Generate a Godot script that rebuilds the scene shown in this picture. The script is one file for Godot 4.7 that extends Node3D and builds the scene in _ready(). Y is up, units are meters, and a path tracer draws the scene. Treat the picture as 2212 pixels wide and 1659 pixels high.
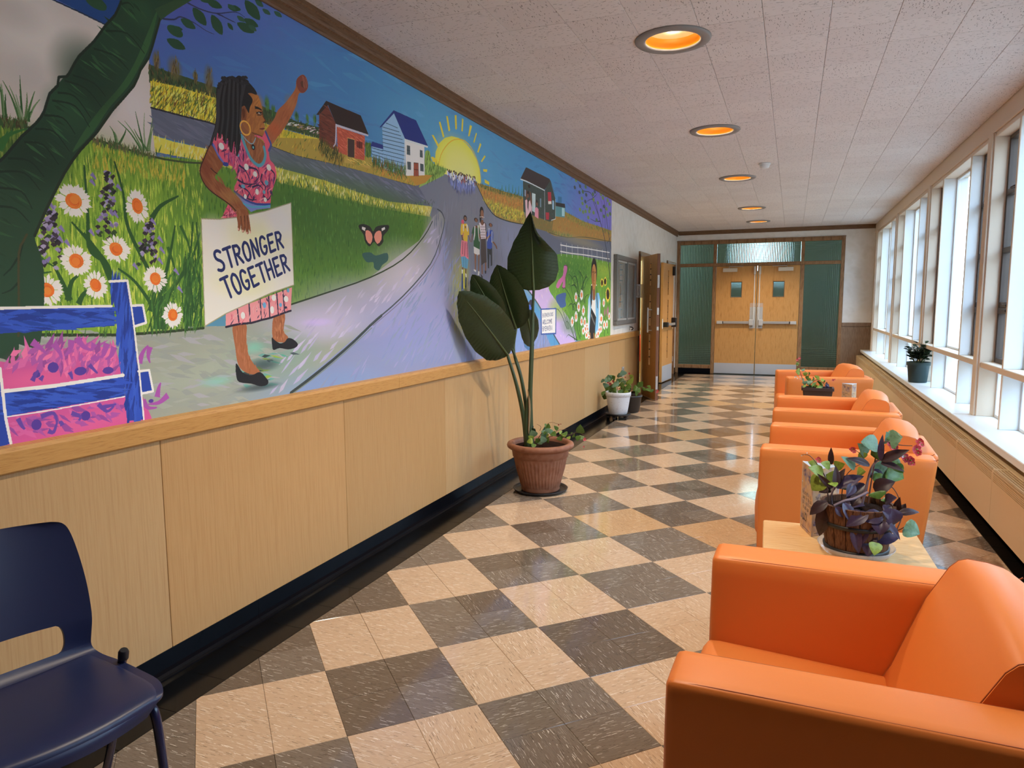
extends Node3D
# A corridor lounge with a painted mural along one wall and a band of windows along the other.
# x runs across the corridor (left wall at -0.22, window wall at 3.31), -z runs down it, floor at y = 0.

const XL := -0.22
const XW := 3.31
const ZF := -10.15
const ZN := 8.4
const HC := 2.81
const POST0 := -1.996
const BAY := 2.583
const TS := 0.2286

var rng := RandomNumberGenerator.new()
var M := {}
var used := {}


func _ready() -> void:
	rng.seed = 11
	var cam := Camera3D.new()
	cam.name = "camera"
	cam.fov = 56.95
	cam.near = 0.05
	cam.far = 300.0
	cam.position = Vector3(1.9545, 1.4106, 4.4139)
	cam.rotation = Vector3(-0.113413, 0.375595, -0.004417)
	add_child(cam)
	cam.current = true
	var we := WorldEnvironment.new()
	we.name = "environment"
	var env := Environment.new()
	env.background_mode = Environment.BG_SKY
	var sky := Sky.new()
	var psm := ProceduralSkyMaterial.new()
	psm.sky_top_color = Color(0.70, 0.85, 1.0)
	psm.sky_horizon_color = Color(0.84, 0.93, 1.0)
	psm.ground_bottom_color = Color(0.42, 0.42, 0.40)
	psm.ground_horizon_color = Color(0.60, 0.61, 0.60)
	psm.sky_energy_multiplier = 1.0
	sky.sky_material = psm
	env.sky = sky
	env.background_energy_multiplier = 8.0
	env.tonemap_mode = Environment.TONE_MAPPER_LINEAR
	env.tonemap_exposure = 1.38
	env.sdfgi_enabled = true
	env.ssao_enabled = true
	env.ssil_enabled = true
	we.environment = env
	add_child(we)
	make_materials()
	build_floor()
	build_left_wall()
	build_ceiling()
	build_far_wall()
	build_window_wall()
	build_back_and_outside()
	build_mural()
	build_left_doors()
	build_ceiling_lights()
	build_radiators()
	build_armchairs()
	build_tables()
	build_blue_chair()
	build_big_plant()
	build_white_pot()
	build_sill_plant()
	build_barrel()
	build_far_planter()
	build_wall_fittings()


# ---------------------------------------------------------------- naming and nodes

func numbered(n: String) -> String:
	if not used.has(n):
		used[n] = 0
		return n
	used[n] += 1
	return "%s_%03d" % [n, used[n]]


func tag(o: Node, label: String, category := "", group := "", kind := "") -> Node:
	if label: o.set_meta("label", label)
	if category: o.set_meta("category", category)
	if group: o.set_meta("group", group)
	if kind: o.set_meta("kind", kind)
	return o


func thing(called: String, label: String, category: String, at := Vector3.ZERO, turn := 0.0, group := "") -> Node3D:
	var o := Node3D.new()
	o.name = numbered(called)
	o.position = at
	o.rotation.y = turn
	add_child(o)
	tag(o, label, category, group)
	return o


func shell(called: String, at := Vector3.ZERO) -> Node3D:
	var o := Node3D.new()
	o.name = numbered(called)
	o.position = at
	add_child(o)
	o.set_meta("kind", "structure")
	return o


func put(called: String, m, mat: Material, parent: Node = null, at := Vector3.ZERO) -> MeshInstance3D:
	var o := MeshInstance3D.new()
	o.mesh = done(m) if m is SurfaceTool else m
	o.material_override = mat
	o.position = at
	if parent:
		o.name = called
		parent.add_child(o, true)
	else:
		o.name = numbered(called)
		add_child(o)
	return o


func done(s: SurfaceTool) -> ArrayMesh:
	s.generate_normals()
	return s.commit()


# ---------------------------------------------------------------- shapes

func st() -> SurfaceTool:
	var s := SurfaceTool.new()
	s.begin(Mesh.PRIMITIVE_TRIANGLES)
	s.set_smooth_group(-1)
	return s


func tri(s: SurfaceTool, a: Vector3, b: Vector3, c: Vector3) -> void:
	# texture coordinates in metres, laid flat on the side that the face looks towards
	var n := (b - a).cross(c - a).abs()
	if n.x >= n.y and n.x >= n.z:
		s.set_uv(Vector2(-a.z, -a.y)); s.add_vertex(a)
		s.set_uv(Vector2(-c.z, -c.y)); s.add_vertex(c)
		s.set_uv(Vector2(-b.z, -b.y)); s.add_vertex(b)
	elif n.y >= n.z:
		s.set_uv(Vector2(a.x, a.z)); s.add_vertex(a)
		s.set_uv(Vector2(c.x, c.z)); s.add_vertex(c)
		s.set_uv(Vector2(b.x, b.z)); s.add_vertex(b)
	else:
		s.set_uv(Vector2(a.x, -a.y)); s.add_vertex(a)
		s.set_uv(Vector2(c.x, -c.y)); s.add_vertex(c)
		s.set_uv(Vector2(b.x, -b.y)); s.add_vertex(b)


func quad(s: SurfaceTool, a: Vector3, b: Vector3, c: Vector3, d: Vector3) -> void:   # counter-clockwise from outside
	tri(s, a, b, c); tri(s, a, c, d)


func box(s: SurfaceTool, lo: Vector3, hi: Vector3, bevel := 0.003, xf := Transform3D()) -> SurfaceTool:
	s.set_smooth_group(-1)
	var c := (lo + hi) / 2.0
	var h := (hi - lo) / 2.0
	var b := minf(bevel, minf(h.x, minf(h.y, h.z)) * 0.9)
	var p := func(sx, sy, sz, ax): return xf * (c + Vector3(sx * (h.x - (0.0 if ax == 0 else b)), sy * (h.y - (0.0 if ax == 1 else b)), sz * (h.z - (0.0 if ax == 2 else b))))
	for g in [1, -1]:
		qd(s, p.call(g, -1, -1, 0), p.call(g, 1, -1, 0), p.call(g, 1, 1, 0), p.call(g, -1, 1, 0), g)
		qd(s, p.call(-1, g, -1, 1), p.call(-1, g, 1, 1), p.call(1, g, 1, 1), p.call(1, g, -1, 1), g)
		qd(s, p.call(-1, -1, g, 2), p.call(1, -1, g, 2), p.call(1, 1, g, 2), p.call(-1, 1, g, 2), g)
	if b <= 0.0: return s
	for g in [1, -1]:
		for k in [1, -1]:
			qd(s, p.call(g, k, -1, 0), p.call(g, k, -1, 1), p.call(g, k, 1, 1), p.call(g, k, 1, 0), -g * k)
			qd(s, p.call(-1, g, k, 1), p.call(-1, g, k, 2), p.call(1, g, k, 2), p.call(1, g, k, 1), -g * k)
			qd(s, p.call(k, -1, g, 2), p.call(k, -1, g, 0), p.call(k, 1, g, 0), p.call(k, 1, g, 2), -g * k)
			for l in [1, -1]:
				if g * k * l > 0: tri(s, p.call(g, k, l, 0), p.call(g, k, l, 1), p.call(g, k, l, 2))
				else: tri(s, p.call(g, k, l, 0), p.call(g, k, l, 2), p.call(g, k, l, 1))
	return s


func qd(s: SurfaceTool, a: Vector3, b: Vector3, c: Vector3, d: Vector3, way: int) -> void:
	if way > 0: quad(s, a, b, c, d)
	else: quad(s, a, d, c, b)


func bx(x0: float, y0: float, z0: float, x1: float, y1: float, z1: float, bevel := 0.003) -> SurfaceTool:
	return box(st(), Vector3(x0, y0, z0), Vector3(x1, y1, z1), bevel)


# rows of points joined into a smooth skin; closed joins the last column to the first
func skin(s: SurfaceTool, rows: Array, closed := false, group := 0, flip := false) -> SurfaceTool:
	s.set_smooth_group(group)
	for i in rows.size() - 1:
		var a: PackedVector3Array = rows[i]
		var b: PackedVector3Array = rows[i + 1]
		var n := a.size()
		for j in (n if closed else n - 1):
			var k := (j + 1) % n
			if flip: quad(s, a[j], a[k], b[k], b[j])
			else: quad(s, a[j], b[j], b[k], a[k])
	return s


# profile points (radius, height) from bottom outside up; breaks where the smooth group changes
func lathe(s: SurfaceTool, prof: Array, segs := 32, flute := 0, depth := 0.0, f0 := 0, f1 := 0, at := Vector3.ZERO) -> SurfaceTool:
	var rows := []
	for i in prof.size():
		var q: Vector2 = prof[i]
		var r := PackedVector3Array()
		for j in segs:
			var a := TAU * j / segs
			var rad := q.x
			if flute and i >= f0 and i <= f1: rad -= depth * (0.5 + 0.5 * cos(a * flute))
			r.append(at + Vector3(cos(a) * rad, q.y, sin(a) * rad))
		rows.append(r)
	return skin(s, rows, true, 0)


func tube(s: SurfaceTool, pts: Array, radii, segs := 8, group := 0, flat := 1.0, cap := true) -> SurfaceTool:
	var rows := []
	var up := Vector3.UP
	var n := pts.size()
	for i in n:
		var t: Vector3 = ((pts[mini(i + 1, n - 1)] as Vector3) - (pts[maxi(i - 1, 0)] as Vector3)).normalized()
		if absf(t.dot(up)) > 0.98: up = Vector3(0.9, 0.1, 0.3).normalized()
		var u := t.cross(up).normalized()
		var v := u.cross(t).normalized()
		up = v
		var r: float = radii[i] if radii is Array else radii
		var row := PackedVector3Array()
		for j in segs:
			var a := TAU * j / segs
			row.append((pts[i] as Vector3) + u * cos(a) * r + v * sin(a) * r * flat)
		rows.append(row)
	skin(s, rows, true, group, true)
	if cap:
		s.set_smooth_group(-1)
		for e in [0, n - 1]:
			for j in segs:
				var k := (j + 1) % segs
				if e == 0: tri(s, pts[e], rows[e][j], rows[e][k])
				else: tri(s, pts[e], rows[e][k], rows[e][j])
	return s


func curve(pts: Array, n := 6) -> Array:   # a smooth path through the points
	var out := []
	for i in pts.size() - 1:
		var a: Vector3 = pts[maxi(i - 1, 0)]
		var b: Vector3 = pts[i]
		var c: Vector3 = pts[i + 1]
		var d: Vector3 = pts[mini(i + 2, pts.size() - 1)]
		for k in n:
			out.append(b.cubic_interpolate(c, a, d, float(k) / n))
	out.append(pts[-1])
	return out


func taper(n: int, a: float, b: float) -> Array:
	var r := []
	for i in n: r.append(lerpf(a, b, float(i) / maxf(n - 1, 1)))
	return r


# a flat outline in x and y pushed along z, edges chamfered on the +z face
func plate(s: SurfaceTool, poly: PackedVector2Array, z0: float, z1: float, bevel := 0.0, xf := Transform3D()) -> SurfaceTool:
	s.set_smooth_group(-1)
	var p := poly
	if Geometry2D.is_polygon_clockwise(p): p.reverse()
	var top := p
	if bevel > 0.0:
		var ins := Geometry2D.offset_polygon(p, -bevel, Geometry2D.JOIN_MITER)
		if ins.size() == 1 and ins[0].size() == p.size():
			top = ins[0]
			if Geometry2D.is_polygon_clockwise(top): top.reverse()
			var best := 0
			for k in top.size():
				if top[k].distance_to(p[0]) < top[best].distance_to(p[0]): best = k
			var turned := PackedVector2Array()
			for k in top.size(): turned.append(top[(k + best) % top.size()])
			top = turned
		else: bevel = 0.0
	var v := func(q: Vector2, z: float): return xf * Vector3(q.x, q.y, z)
	var idx := Geometry2D.triangulate_polygon(top)
	for i in range(0, idx.size(), 3): face(s, v.call(top[idx[i]], z1), v.call(top[idx[i + 1]], z1), v.call(top[idx[i + 2]], z1), xf.basis.z)
	idx = Geometry2D.triangulate_polygon(p)
	for i in range(0, idx.size(), 3): face(s, v.call(p[idx[i]], z0), v.call(p[idx[i + 1]], z0), v.call(p[idx[i + 2]], z0), -xf.basis.z)
	var n := p.size()
	for i in n:
		var j := (i + 1) % n
		quad(s, v.call(p[i], z0), v.call(p[j], z0), v.call(p[j], z1 - bevel), v.call(p[i], z1 - bevel))
		if bevel > 0.0: quad(s, v.call(p[i], z1 - bevel), v.call(p[j], z1 - bevel), v.call(top[j], z1), v.call(top[i], z1))
	return s


func face(s: SurfaceTool, a: Vector3, b: Vector3, c: Vector3, n: Vector3) -> void:
	if (b - a).cross(c - a).dot(n) > 0.0: tri(s, a, b, c)
	else: tri(s, a, c, b)


func circle2(c: Vector2, r: float, n := 32) -> PackedVector2Array:
	var p := PackedVector2Array()
	for i in n: p.append(c + Vector2(cos(TAU * i / n), sin(TAU * i / n)) * r)
	return p


func rect2(x0: float, y0: float, x1: float, y1: float) -> PackedVector2Array:
	return PackedVector2Array([Vector2(x0, y0), Vector2(x1, y0), Vector2(x1, y1), Vector2(x0, y1)])


func round_rect(x0: float, y0: float, x1: float, y1: float, r: float, n := 5) -> PackedVector2Array:
	var p := PackedVector2Array()
	var cs := [Vector2(x1 - r, y1 - r), Vector2(x0 + r, y1 - r), Vector2(x0 + r, y0 + r), Vector2(x1 - r, y0 + r)]
	for k in 4:
		for i in n + 1:
			var a := PI / 2 * (k + float(i) / n)
			p.append(cs[k] + Vector2(cos(a), sin(a)) * r)
	return p


# a cushion: a box with rounded edges whose faces swell by puff
func cushion(s: SurfaceTool, size: Vector3, r: float, puff: Vector3, n := 10, xf := Transform3D(), warp = null) -> SurfaceTool:
	s.set_smooth_group(0)
	var h := size / 2.0
	for ax in 3:
		for g in [1.0, -1.0]:
			var rows := []
			for i in n + 1:
				var row := PackedVector3Array()
				for j in n + 1:
					var u := -cos(PI * i / n)
					var v := -cos(PI * j / n)
					var q := Vector3.ZERO
					q[ax] = g
					q[(ax + 1) % 3] = u
					q[(ax + 2) % 3] = v
					var p := q * h
					var inner := Vector3(clampf(p.x, -h.x + r, h.x - r), clampf(p.y, -h.y + r, h.y - r), clampf(p.z, -h.z + r, h.z - r))
					var d := p - inner
					if d.length() > 0.0: p = inner + d.normalized() * minf(r, d.length())
					var w := Vector3((1 - q.y * q.y) * (1 - q.z * q.z), (1 - q.x * q.x) * (1 - q.z * q.z), (1 - q.x * q.x) * (1 - q.y * q.y))
					p += Vector3(q.x * puff.x * w.x, q.y * puff.y * w.y, q.z * puff.z * w.z)
					if warp: p = warp.call(p)
					row.append(xf * p)
				rows.append(row)
			skin(s, rows, false, 0, g > 0)
	return s


# ---------------------------------------------------------------- materials

func noise_tex(size: int, freq: float, ramp: Array, opts := {}) -> NoiseTexture2D:
	var t := NoiseTexture2D.new()
	t.width = size
	t.height = opts.get("height", size)
	t.seamless = true
	t.seamless_blend_skirt = 0.15
	t.generate_mipmaps = false
	var f := FastNoiseLite.new()
	f.noise_type = opts.get("type", FastNoiseLite.TYPE_SIMPLEX_SMOOTH)
	f.seed = opts.get("seed", 3)
	f.frequency = freq
	f.fractal_octaves = opts.get("oct", 4)
	f.fractal_gain = opts.get("gain", 0.5)
	if opts.has("warp"):
		f.domain_warp_enabled = true
		f.domain_warp_amplitude = opts.warp
	t.noise = f
	if opts.get("bump", 0.0) > 0.0:
		t.as_normal_map = true
		t.bump_strength = opts.bump
	elif ramp.size():
		var g := Gradient.new()
		var cs := PackedColorArray()
		var os := PackedFloat32Array()
		for i in ramp.size():
			cs.append(ramp[i])
			os.append(float(i) / maxf(ramp.size() - 1, 1))
		g.colors = cs
		g.offsets = os
		t.color_ramp = g
	return t


func mat(key: String, col: Color, rough := 0.6, spec := 0.5) -> StandardMaterial3D:
	var m := StandardMaterial3D.new()
	m.resource_name = key
	m.albedo_color = col
	m.roughness = rough
	m.metallic_specular = spec
	M[key] = m
	return m


func lay(m: StandardMaterial3D, tex: Texture2D, su: float, sv: float, normal: Texture2D = null, ns := 0.5) -> StandardMaterial3D:
	m.uv1_scale = Vector3(su, sv, 1.0)
	if tex: m.albedo_texture = tex
	if normal:
		m.normal_enabled = true
		m.normal_texture = normal
		m.normal_scale = ns
	return m


func streak_tile(base: Color, dark: Color, light: Color, sd: int, n_light: int, n_dark: int) -> ImageTexture:
	# vinyl tile: an even ground with flecks drawn out along one way
	var r := RandomNumberGenerator.new()
	r.seed = sd
	var w := 1024
	var im := Image.create(w, w, false, Image.FORMAT_RGB8)
	im.fill(base)
	for i in 5000:
		var t := r.randf_range(-0.035, 0.035)
		var c := Color(base.r + t, base.g + t, base.b + t * 0.9)
		streak(im, r, w, r.randf_range(20, 110), r.randi_range(1, 4), c)
	for i in n_dark: streak(im, r, w, r.randf_range(8, 60), r.randi_range(1, 3), base.lerp(dark, r.randf_range(0.35, 1.0)))
	for i in n_light: streak(im, r, w, r.randf_range(10, 80), r.randi_range(1, 4), base.lerp(light, r.randf_range(0.3, 1.0)))
	return ImageTexture.create_from_image(im)


func streak(im: Image, r: RandomNumberGenerator, w: int, length: float, thick: int, c: Color) -> void:
	var x := r.randf() * w
	var y := r.randf() * w
	var slope := r.randf_range(-0.12, 0.12)
	var n := int(length / 6.0) + 1
	for k in n:
		var th := thick if k > 0 and k < n - 1 else maxi(1, thick - 1)
		var px := int(x + k * 6.0)
		var py := int(y + k * 6.0 * slope + r.randf_range(-0.8, 0.8))
		im.fill_rect(Rect2i(posmod(px, w), posmod(py, w), 7, th), c)


func fissure_tile(sd: int) -> Image:
	var r := RandomNumberGenerator.new()
	r.seed = sd
	var w := 1024
	var im := Image.create(w, w, false, Image.FORMAT_RGB8)
	var base := Color("e0d9d5")
	im.fill(base)
	for i in 4500:
		var t := r.randf_range(-0.03, 0.025)
		im.fill_rect(Rect2i(r.randi() % w, r.randi() % w, r.randi_range(3, 16), r.randi_range(1, 4)), Color(base.r + t, base.g + t, base.b + t))
	for i in 620:
		var c := base.lerp(Color("57504a"), r.randf_range(0.25, 0.95))
		var x := r.randf() * w
		var y := r.randf() * w
		var n := r.randi_range(1, 5)
		for k in n:
			im.fill_rect(Rect2i(posmod(int(x), w), posmod(int(y), w), r.randi_range(4, 9), r.randi_range(2, 5)), c)
			x += r.randf_range(3, 8)
			y += r.randf_range(-3, 3)
	return im


func make_materials() -> void:
	var n_fine := noise_tex(256, 0.09, [], {"bump": 2.0, "oct": 3, "seed": 5})
	var n_wave := noise_tex(512, 0.012, [], {"bump": 1.0, "oct": 2, "seed": 8})
	# floor
	var beige := streak_tile(Color("c2a486"), Color("54432f"), Color("f2e6d2"), 21, 520, 360)
	var brown := streak_tile(Color("74675a"), Color("30281f"), Color("e2dacd"), 22, 380, 420)
	for d in [["tile_beige", beige, Color.WHITE], ["tile_beige_warm", beige, Color("f8ecd6")], ["tile_brown", brown, Color.WHITE], ["tile_brown_dark", brown, Color("e2ddd8")]]:
		var m := mat(d[0], d[2], 0.09, 0.5)
		lay(m, d[1], 1.0 / 0.46, 1.0 / 0.46, n_wave, 0.05)
	var mb := mat("tile_black", Color("0f0e0e"), 0.15, 0.32)
	lay(mb, noise_tex(256, 0.15, [Color(0.75, 0.75, 0.75), Color(0.8, 0.8, 0.8), Color(0.85, 0.85, 0.85), Color(1, 1, 1), Color(5, 5, 5)], {"seed": 4}), 3.0, 3.0, n_wave, 0.06)
	mat("floor_bed", Color("2b2622"), 0.8)
	var cove := mat("cove_black", Color("0a0c11"), 0.22, 0.2)
	lay(cove, null, 2.0, 2.0, n_wave, 0.12)
	# wood
	var grain := noise_tex(1024, 0.02, [Color("b28c60"), Color("ba9567"), Color("bf9b6c"), Color("c4a173"), Color("bd9869"), Color("b59063")], {"oct": 6, "gain": 0.62, "seed": 31})
	var grain2 := noise_tex(1024, 0.013, [Color("9c7448"), Color("b68c58"), Color("c49a66"), Color("bc925e"), Color("a8804f")], {"oct": 6, "gain": 0.6, "seed": 37})
	for k in 3:
		var o := mat("oak_%d" % k, [Color("ffffff"), Color("f6efe4"), Color("fff6ea")][k], 0.42, 0.4)
		lay(o, grain, 4.2, 0.10, n_fine, 0.03)
		o.uv1_offset = Vector3(0.31 * k, 0.17 * k, 0.43 * k)
	var rail := mat("oak_rail", Color("ecd0a2"), 0.4, 0.4)
	lay(rail, noise_tex(1024, 0.02, [Color("b59064"), Color("d8b88c"), Color("e0c398"), Color("c8a478")], {"oct": 6, "gain": 0.62, "seed": 33}), 0.5, 7.0, null)
	var door := mat("door_wood", Color("fff2dc"), 0.4, 0.4)
	lay(door, grain2, 1.8, 0.22, null)
	var ldoor := mat("left_door_wood", Color("fff0da"), 0.42, 0.4)
	lay(ldoor, grain2, 3.0, 0.2, null)
	var trim := mat("trim_brown", Color("7a5c42"), 0.5, 0.4)
	lay(trim, noise_tex(512, 0.02, [Color("b3a08c"), Color("ffffff"), Color("d8c8b4")], {"oct": 5, "seed": 41}), 0.5, 9.0)
	var frame := mat("frame_wood", Color("94714f"), 0.45, 0.4)
	lay(frame, noise_tex(512, 0.02, [Color("b8a894"), Color("ffffff"), Color("dccdb8")], {"oct": 5, "seed": 43}), 3.0, 0.4)
	mat("edge_red", Color("7a4d34"), 0.6)
	var dado := mat("dado_grey_wood", Color("8d7560"), 0.5, 0.35)
	lay(dado, noise_tex(512, 0.02, [Color("bfb0a0"), Color("ffffff"), Color("d0c0b0")], {"oct": 5, "seed": 47}), 5.0, 0.3)
	# plaster and paint
	var white := mat("plaster_white", Color("e6e2dc"), 0.7, 0.35)
	lay(white, noise_tex(512, 0.01, [Color("f2f0ec"), Color("ffffff"), Color("f8f6f2")], {"oct": 4, "seed": 51}), 0.7, 0.7, n_fine, 0.06)
	mat("paint_cream", Color("d8c6b0"), 0.5, 0.4)
	mat("paint_white", Color("dfe1e0"), 0.5, 0.4)
	mat("sill_white", Color("dde0e0"), 0.35, 0.5)
	mat("radiator_cream", Color("d2b78f"), 0.4, 0.45)
	mat("void_dark", Color("0a0908"), 0.9)
	mat("bronze", Color("4a3e36"), 0.45, 0.5).metallic = 0.35
	var fis := fissure_tile(61)
	var fis_t := ImageTexture.create_from_image(fis)
	var hm := fissure_tile(61)
	hm.convert(Image.FORMAT_RGB8)
	for k in 2:
		var c := mat("ceiling_tile_%d" % k, Color.WHITE if k == 0 else Color("fbfafa"), 0.85, 0.25)
		lay(c, fis_t, 1.0 / 0.62, 1.0 / 0.62)
		c.heightmap_enabled = true
		c.heightmap_scale = 0.25
		c.heightmap_texture = fis_t
	# metal, plastic
	mat("steel", Color("b9b7b4"), 0.35, 0.5).metallic = 0.55
	mat("alu", Color("c5c3c0"), 0.42, 0.5).metallic = 0.35
	mat("kick_plate", Color("bfc3c8"), 0.4, 0.5).metallic = 0.4
	mat("closer_beige", Color("c9bfae"), 0.5, 0.5)
	mat("black_plastic", Color("15151a"), 0.4, 0.5)
	mat("grey_paint", Color("8e8a87"), 0.5, 0.45)
	mat("case_grey", Color("7f7d7b"), 0.4, 0.5).metallic = 0.3
	var velvet := mat("case_backing", Color("eef2f2"), 0.9, 0.2)
	lay(velvet, noise_tex(512, 0.01, [Color("7f8a8c"), Color("b9c2c2"), Color("98a4a6"), Color("c7cdcb")], {"oct": 4, "seed": 71}), 2.0, 1.2)
	mat("amber_reflector", Color("f4a024"), 0.35, 0.5)
	mat("red_paint", Color("d8311c"), 0.35, 0.5)
	mat("paper_white", Color("e9ebee"), 0.7, 0.3)
	mat("outlet_grey", Color("a5a29c"), 0.4, 0.5)
	mat("green_wall", Color("c9d2ba"), 0.7)
	var glass := mat("clear_glass", Color(0.93, 0.98, 1.0, 0.06), 0.02, 0.5)
	glass.transparency = BaseMaterial3D.TRANSPARENCY_ALPHA
	var cover := mat("clear_plastic", Color(0.96, 0.97, 0.98, 0.16), 0.08, 0.5)
	cover.transparency = BaseMaterial3D.TRANSPARENCY_ALPHA
	var reed := mat("ribbed_glass", Color("bcdcd8"), 0.06, 0.5)
	reed.refraction_enabled = true
	reed.refraction_scale = 0.05
	reed.albedo_color.a = 0.0
	# upholstery
	var n_leather := noise_tex(512, 0.06, [], {"bump": 2.5, "oct": 3, "seed": 9, "type": FastNoiseLite.TYPE_CELLULAR})
	var lea := mat("orange_vinyl", Color("de7c38"), 0.42, 0.42)
	lay(lea, null, 5.0, 5.0, n_leather, 0.04)
	mat("orange_seam", Color("a04a18"), 0.6)
	var tb := mat("table_laminate", Color("d9b07c"), 0.35, 0.45)
	lay(tb, noise_tex(1024, 0.02, [Color("c9ae8c"), Color("f2e2cc"), Color("ffffff"), Color("e4cfae")], {"oct": 6, "gain": 0.6, "seed": 81}), 0.35, 7.0)
	var navy := mat("navy_plastic", Color("1c2548"), 0.42, 0.5)
	lay(navy, null, 8.0, 8.0, n_fine, 0.04)
	mat("navy_steel", Color("131a3c"), 0.22, 0.5)
	# pots, plants
	var tc := mat("terracotta_plastic", Color("99684f"), 0.55, 0.4)
	lay(tc, noise_tex(256, 0.02, [Color("d8c8bc"), Color("ffffff"), Color("f0e4dc")], {"oct": 4, "seed": 91}), 2.0, 2.0)
	var wp := mat("white_pot", Color("d9dadd"), 0.45, 0.45)
	lay(wp, noise_tex(256, 0.03, [Color("cfccc6"), Color("ffffff"), Color("fbfbfb"), Color("ffffff")], {"oct": 4, "seed": 93}), 4.0, 4.0)
	mat("dark_green_pot", Color("263a39"), 0.45, 0.45)
	mat("brown_box", Color("3a2a24"), 0.45, 0.45)
	var so := mat("soil", Color("2a1a12"), 0.95, 0.2)
	lay(so, noise_tex(256, 0.12, [Color("50403a"), Color("ffffff"), Color("807060")], {"oct": 3, "seed": 95}), 9.0, 9.0, n_fine, 1.0)
	var bar := mat("barrel_wood", Color("6d4a33"), 0.65, 0.35)
	lay(bar, noise_tex(512, 0.02, [Color("504038"), Color("c0a890"), Color("ffffff"), Color("907868")], {"oct": 6, "gain": 0.65, "seed": 97}), 14.0, 1.6, n_fine, 0.3)
	mat("hoop_black", Color("17120f"), 0.5)
	leaf_mat("leaf_paradise", Color("2d3d20"), Color("171e10"), 0.34)
	leaf_mat("leaf_begonia", Color("55732f"), Color("232e12"), 0.4)
	leaf_mat("leaf_begonia_blue", Color("6a8a6c"), Color("24382c"), 0.38)
	leaf_mat("leaf_lime", Color("8a9b3c"), Color("3c4616"), 0.45)
	leaf_mat("leaf_purple", Color("3d2c44"), Color("1a0c16"), 0.42)
	leaf_mat("leaf_purple_brown", Color("3a2426"), Color("1a0c0c"), 0.45)
	leaf_mat("leaf_dark", Color("22341f"), Color("0c140a"), 0.38)
	leaf_mat("petal_pink", Color("e2606c"), Color("6a2228"), 0.5)
	leaf_mat("petal_white", Color("f0e6e2"), Color("6a6460"), 0.5)
	mat("stem_green", Color("4c5a34"), 0.45)
	mat("stem_paradise", Color("37472a"), 0.4)
	mat("stem_brown", Color("5a3a2c"), 0.6)
	mat("stem_mauve", Color("7a6468"), 0.6)
	mat("dry_sheath", Color("8a6f4c"), 0.8)
	var gl := mat("lamp_glow_white", Color("fff4e0"), 0.6)
	gl.emission_enabled = true
	gl.emission = Color("fff0d4")
	gl.emission_energy_multiplier = 1.5
	# outside
	var brick := mat("cream_brick", Color("bdb096"), 0.85, 0.2)
	lay(brick, noise_tex(256, 0.05, [Color("d8d0c4"), Color("ffffff"), Color("ece4d8")], {"oct": 3, "seed": 101}), 1.5, 1.5)
	mat("mortar", Color("b9ae9c"), 0.9)
	mat("outside_grey", Color("8c8f92"), 0.7)
	mat("window_dark", Color("64737c"), 0.12, 0.6)
	mat("court_paving", Color("9a958c"), 0.9)


func leaf_mat(key: String, col: Color, back: Color, rough: float) -> void:
	var m := mat(key, col, rough, 0.45)
	m.backlight_enabled = true
	m.backlight = back
	lay(m, noise_tex(256, 0.03, [Color("c8c8c0"), Color("ffffff"), Color("e6e8dc")], {"oct": 3, "seed": hash(key) % 1000}), 6.0, 6.0)


# ---------------------------------------------------------------- the shell of the corridor

func tile_mesh(off: Vector2) -> ArrayMesh:
	var s := st()
	var h := TS / 2.0 - 0.0004
	plate(s, rect2(off.x - h, off.y - h, off.x + h, off.y + h), -0.004, 0.0, 0.0012, FLAT)
	return done(s)

const FLAT := Transform3D(Vector3(1, 0, 0), Vector3(0, 0, -1), Vector3(0, 1, 0), Vector3.ZERO)


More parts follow.
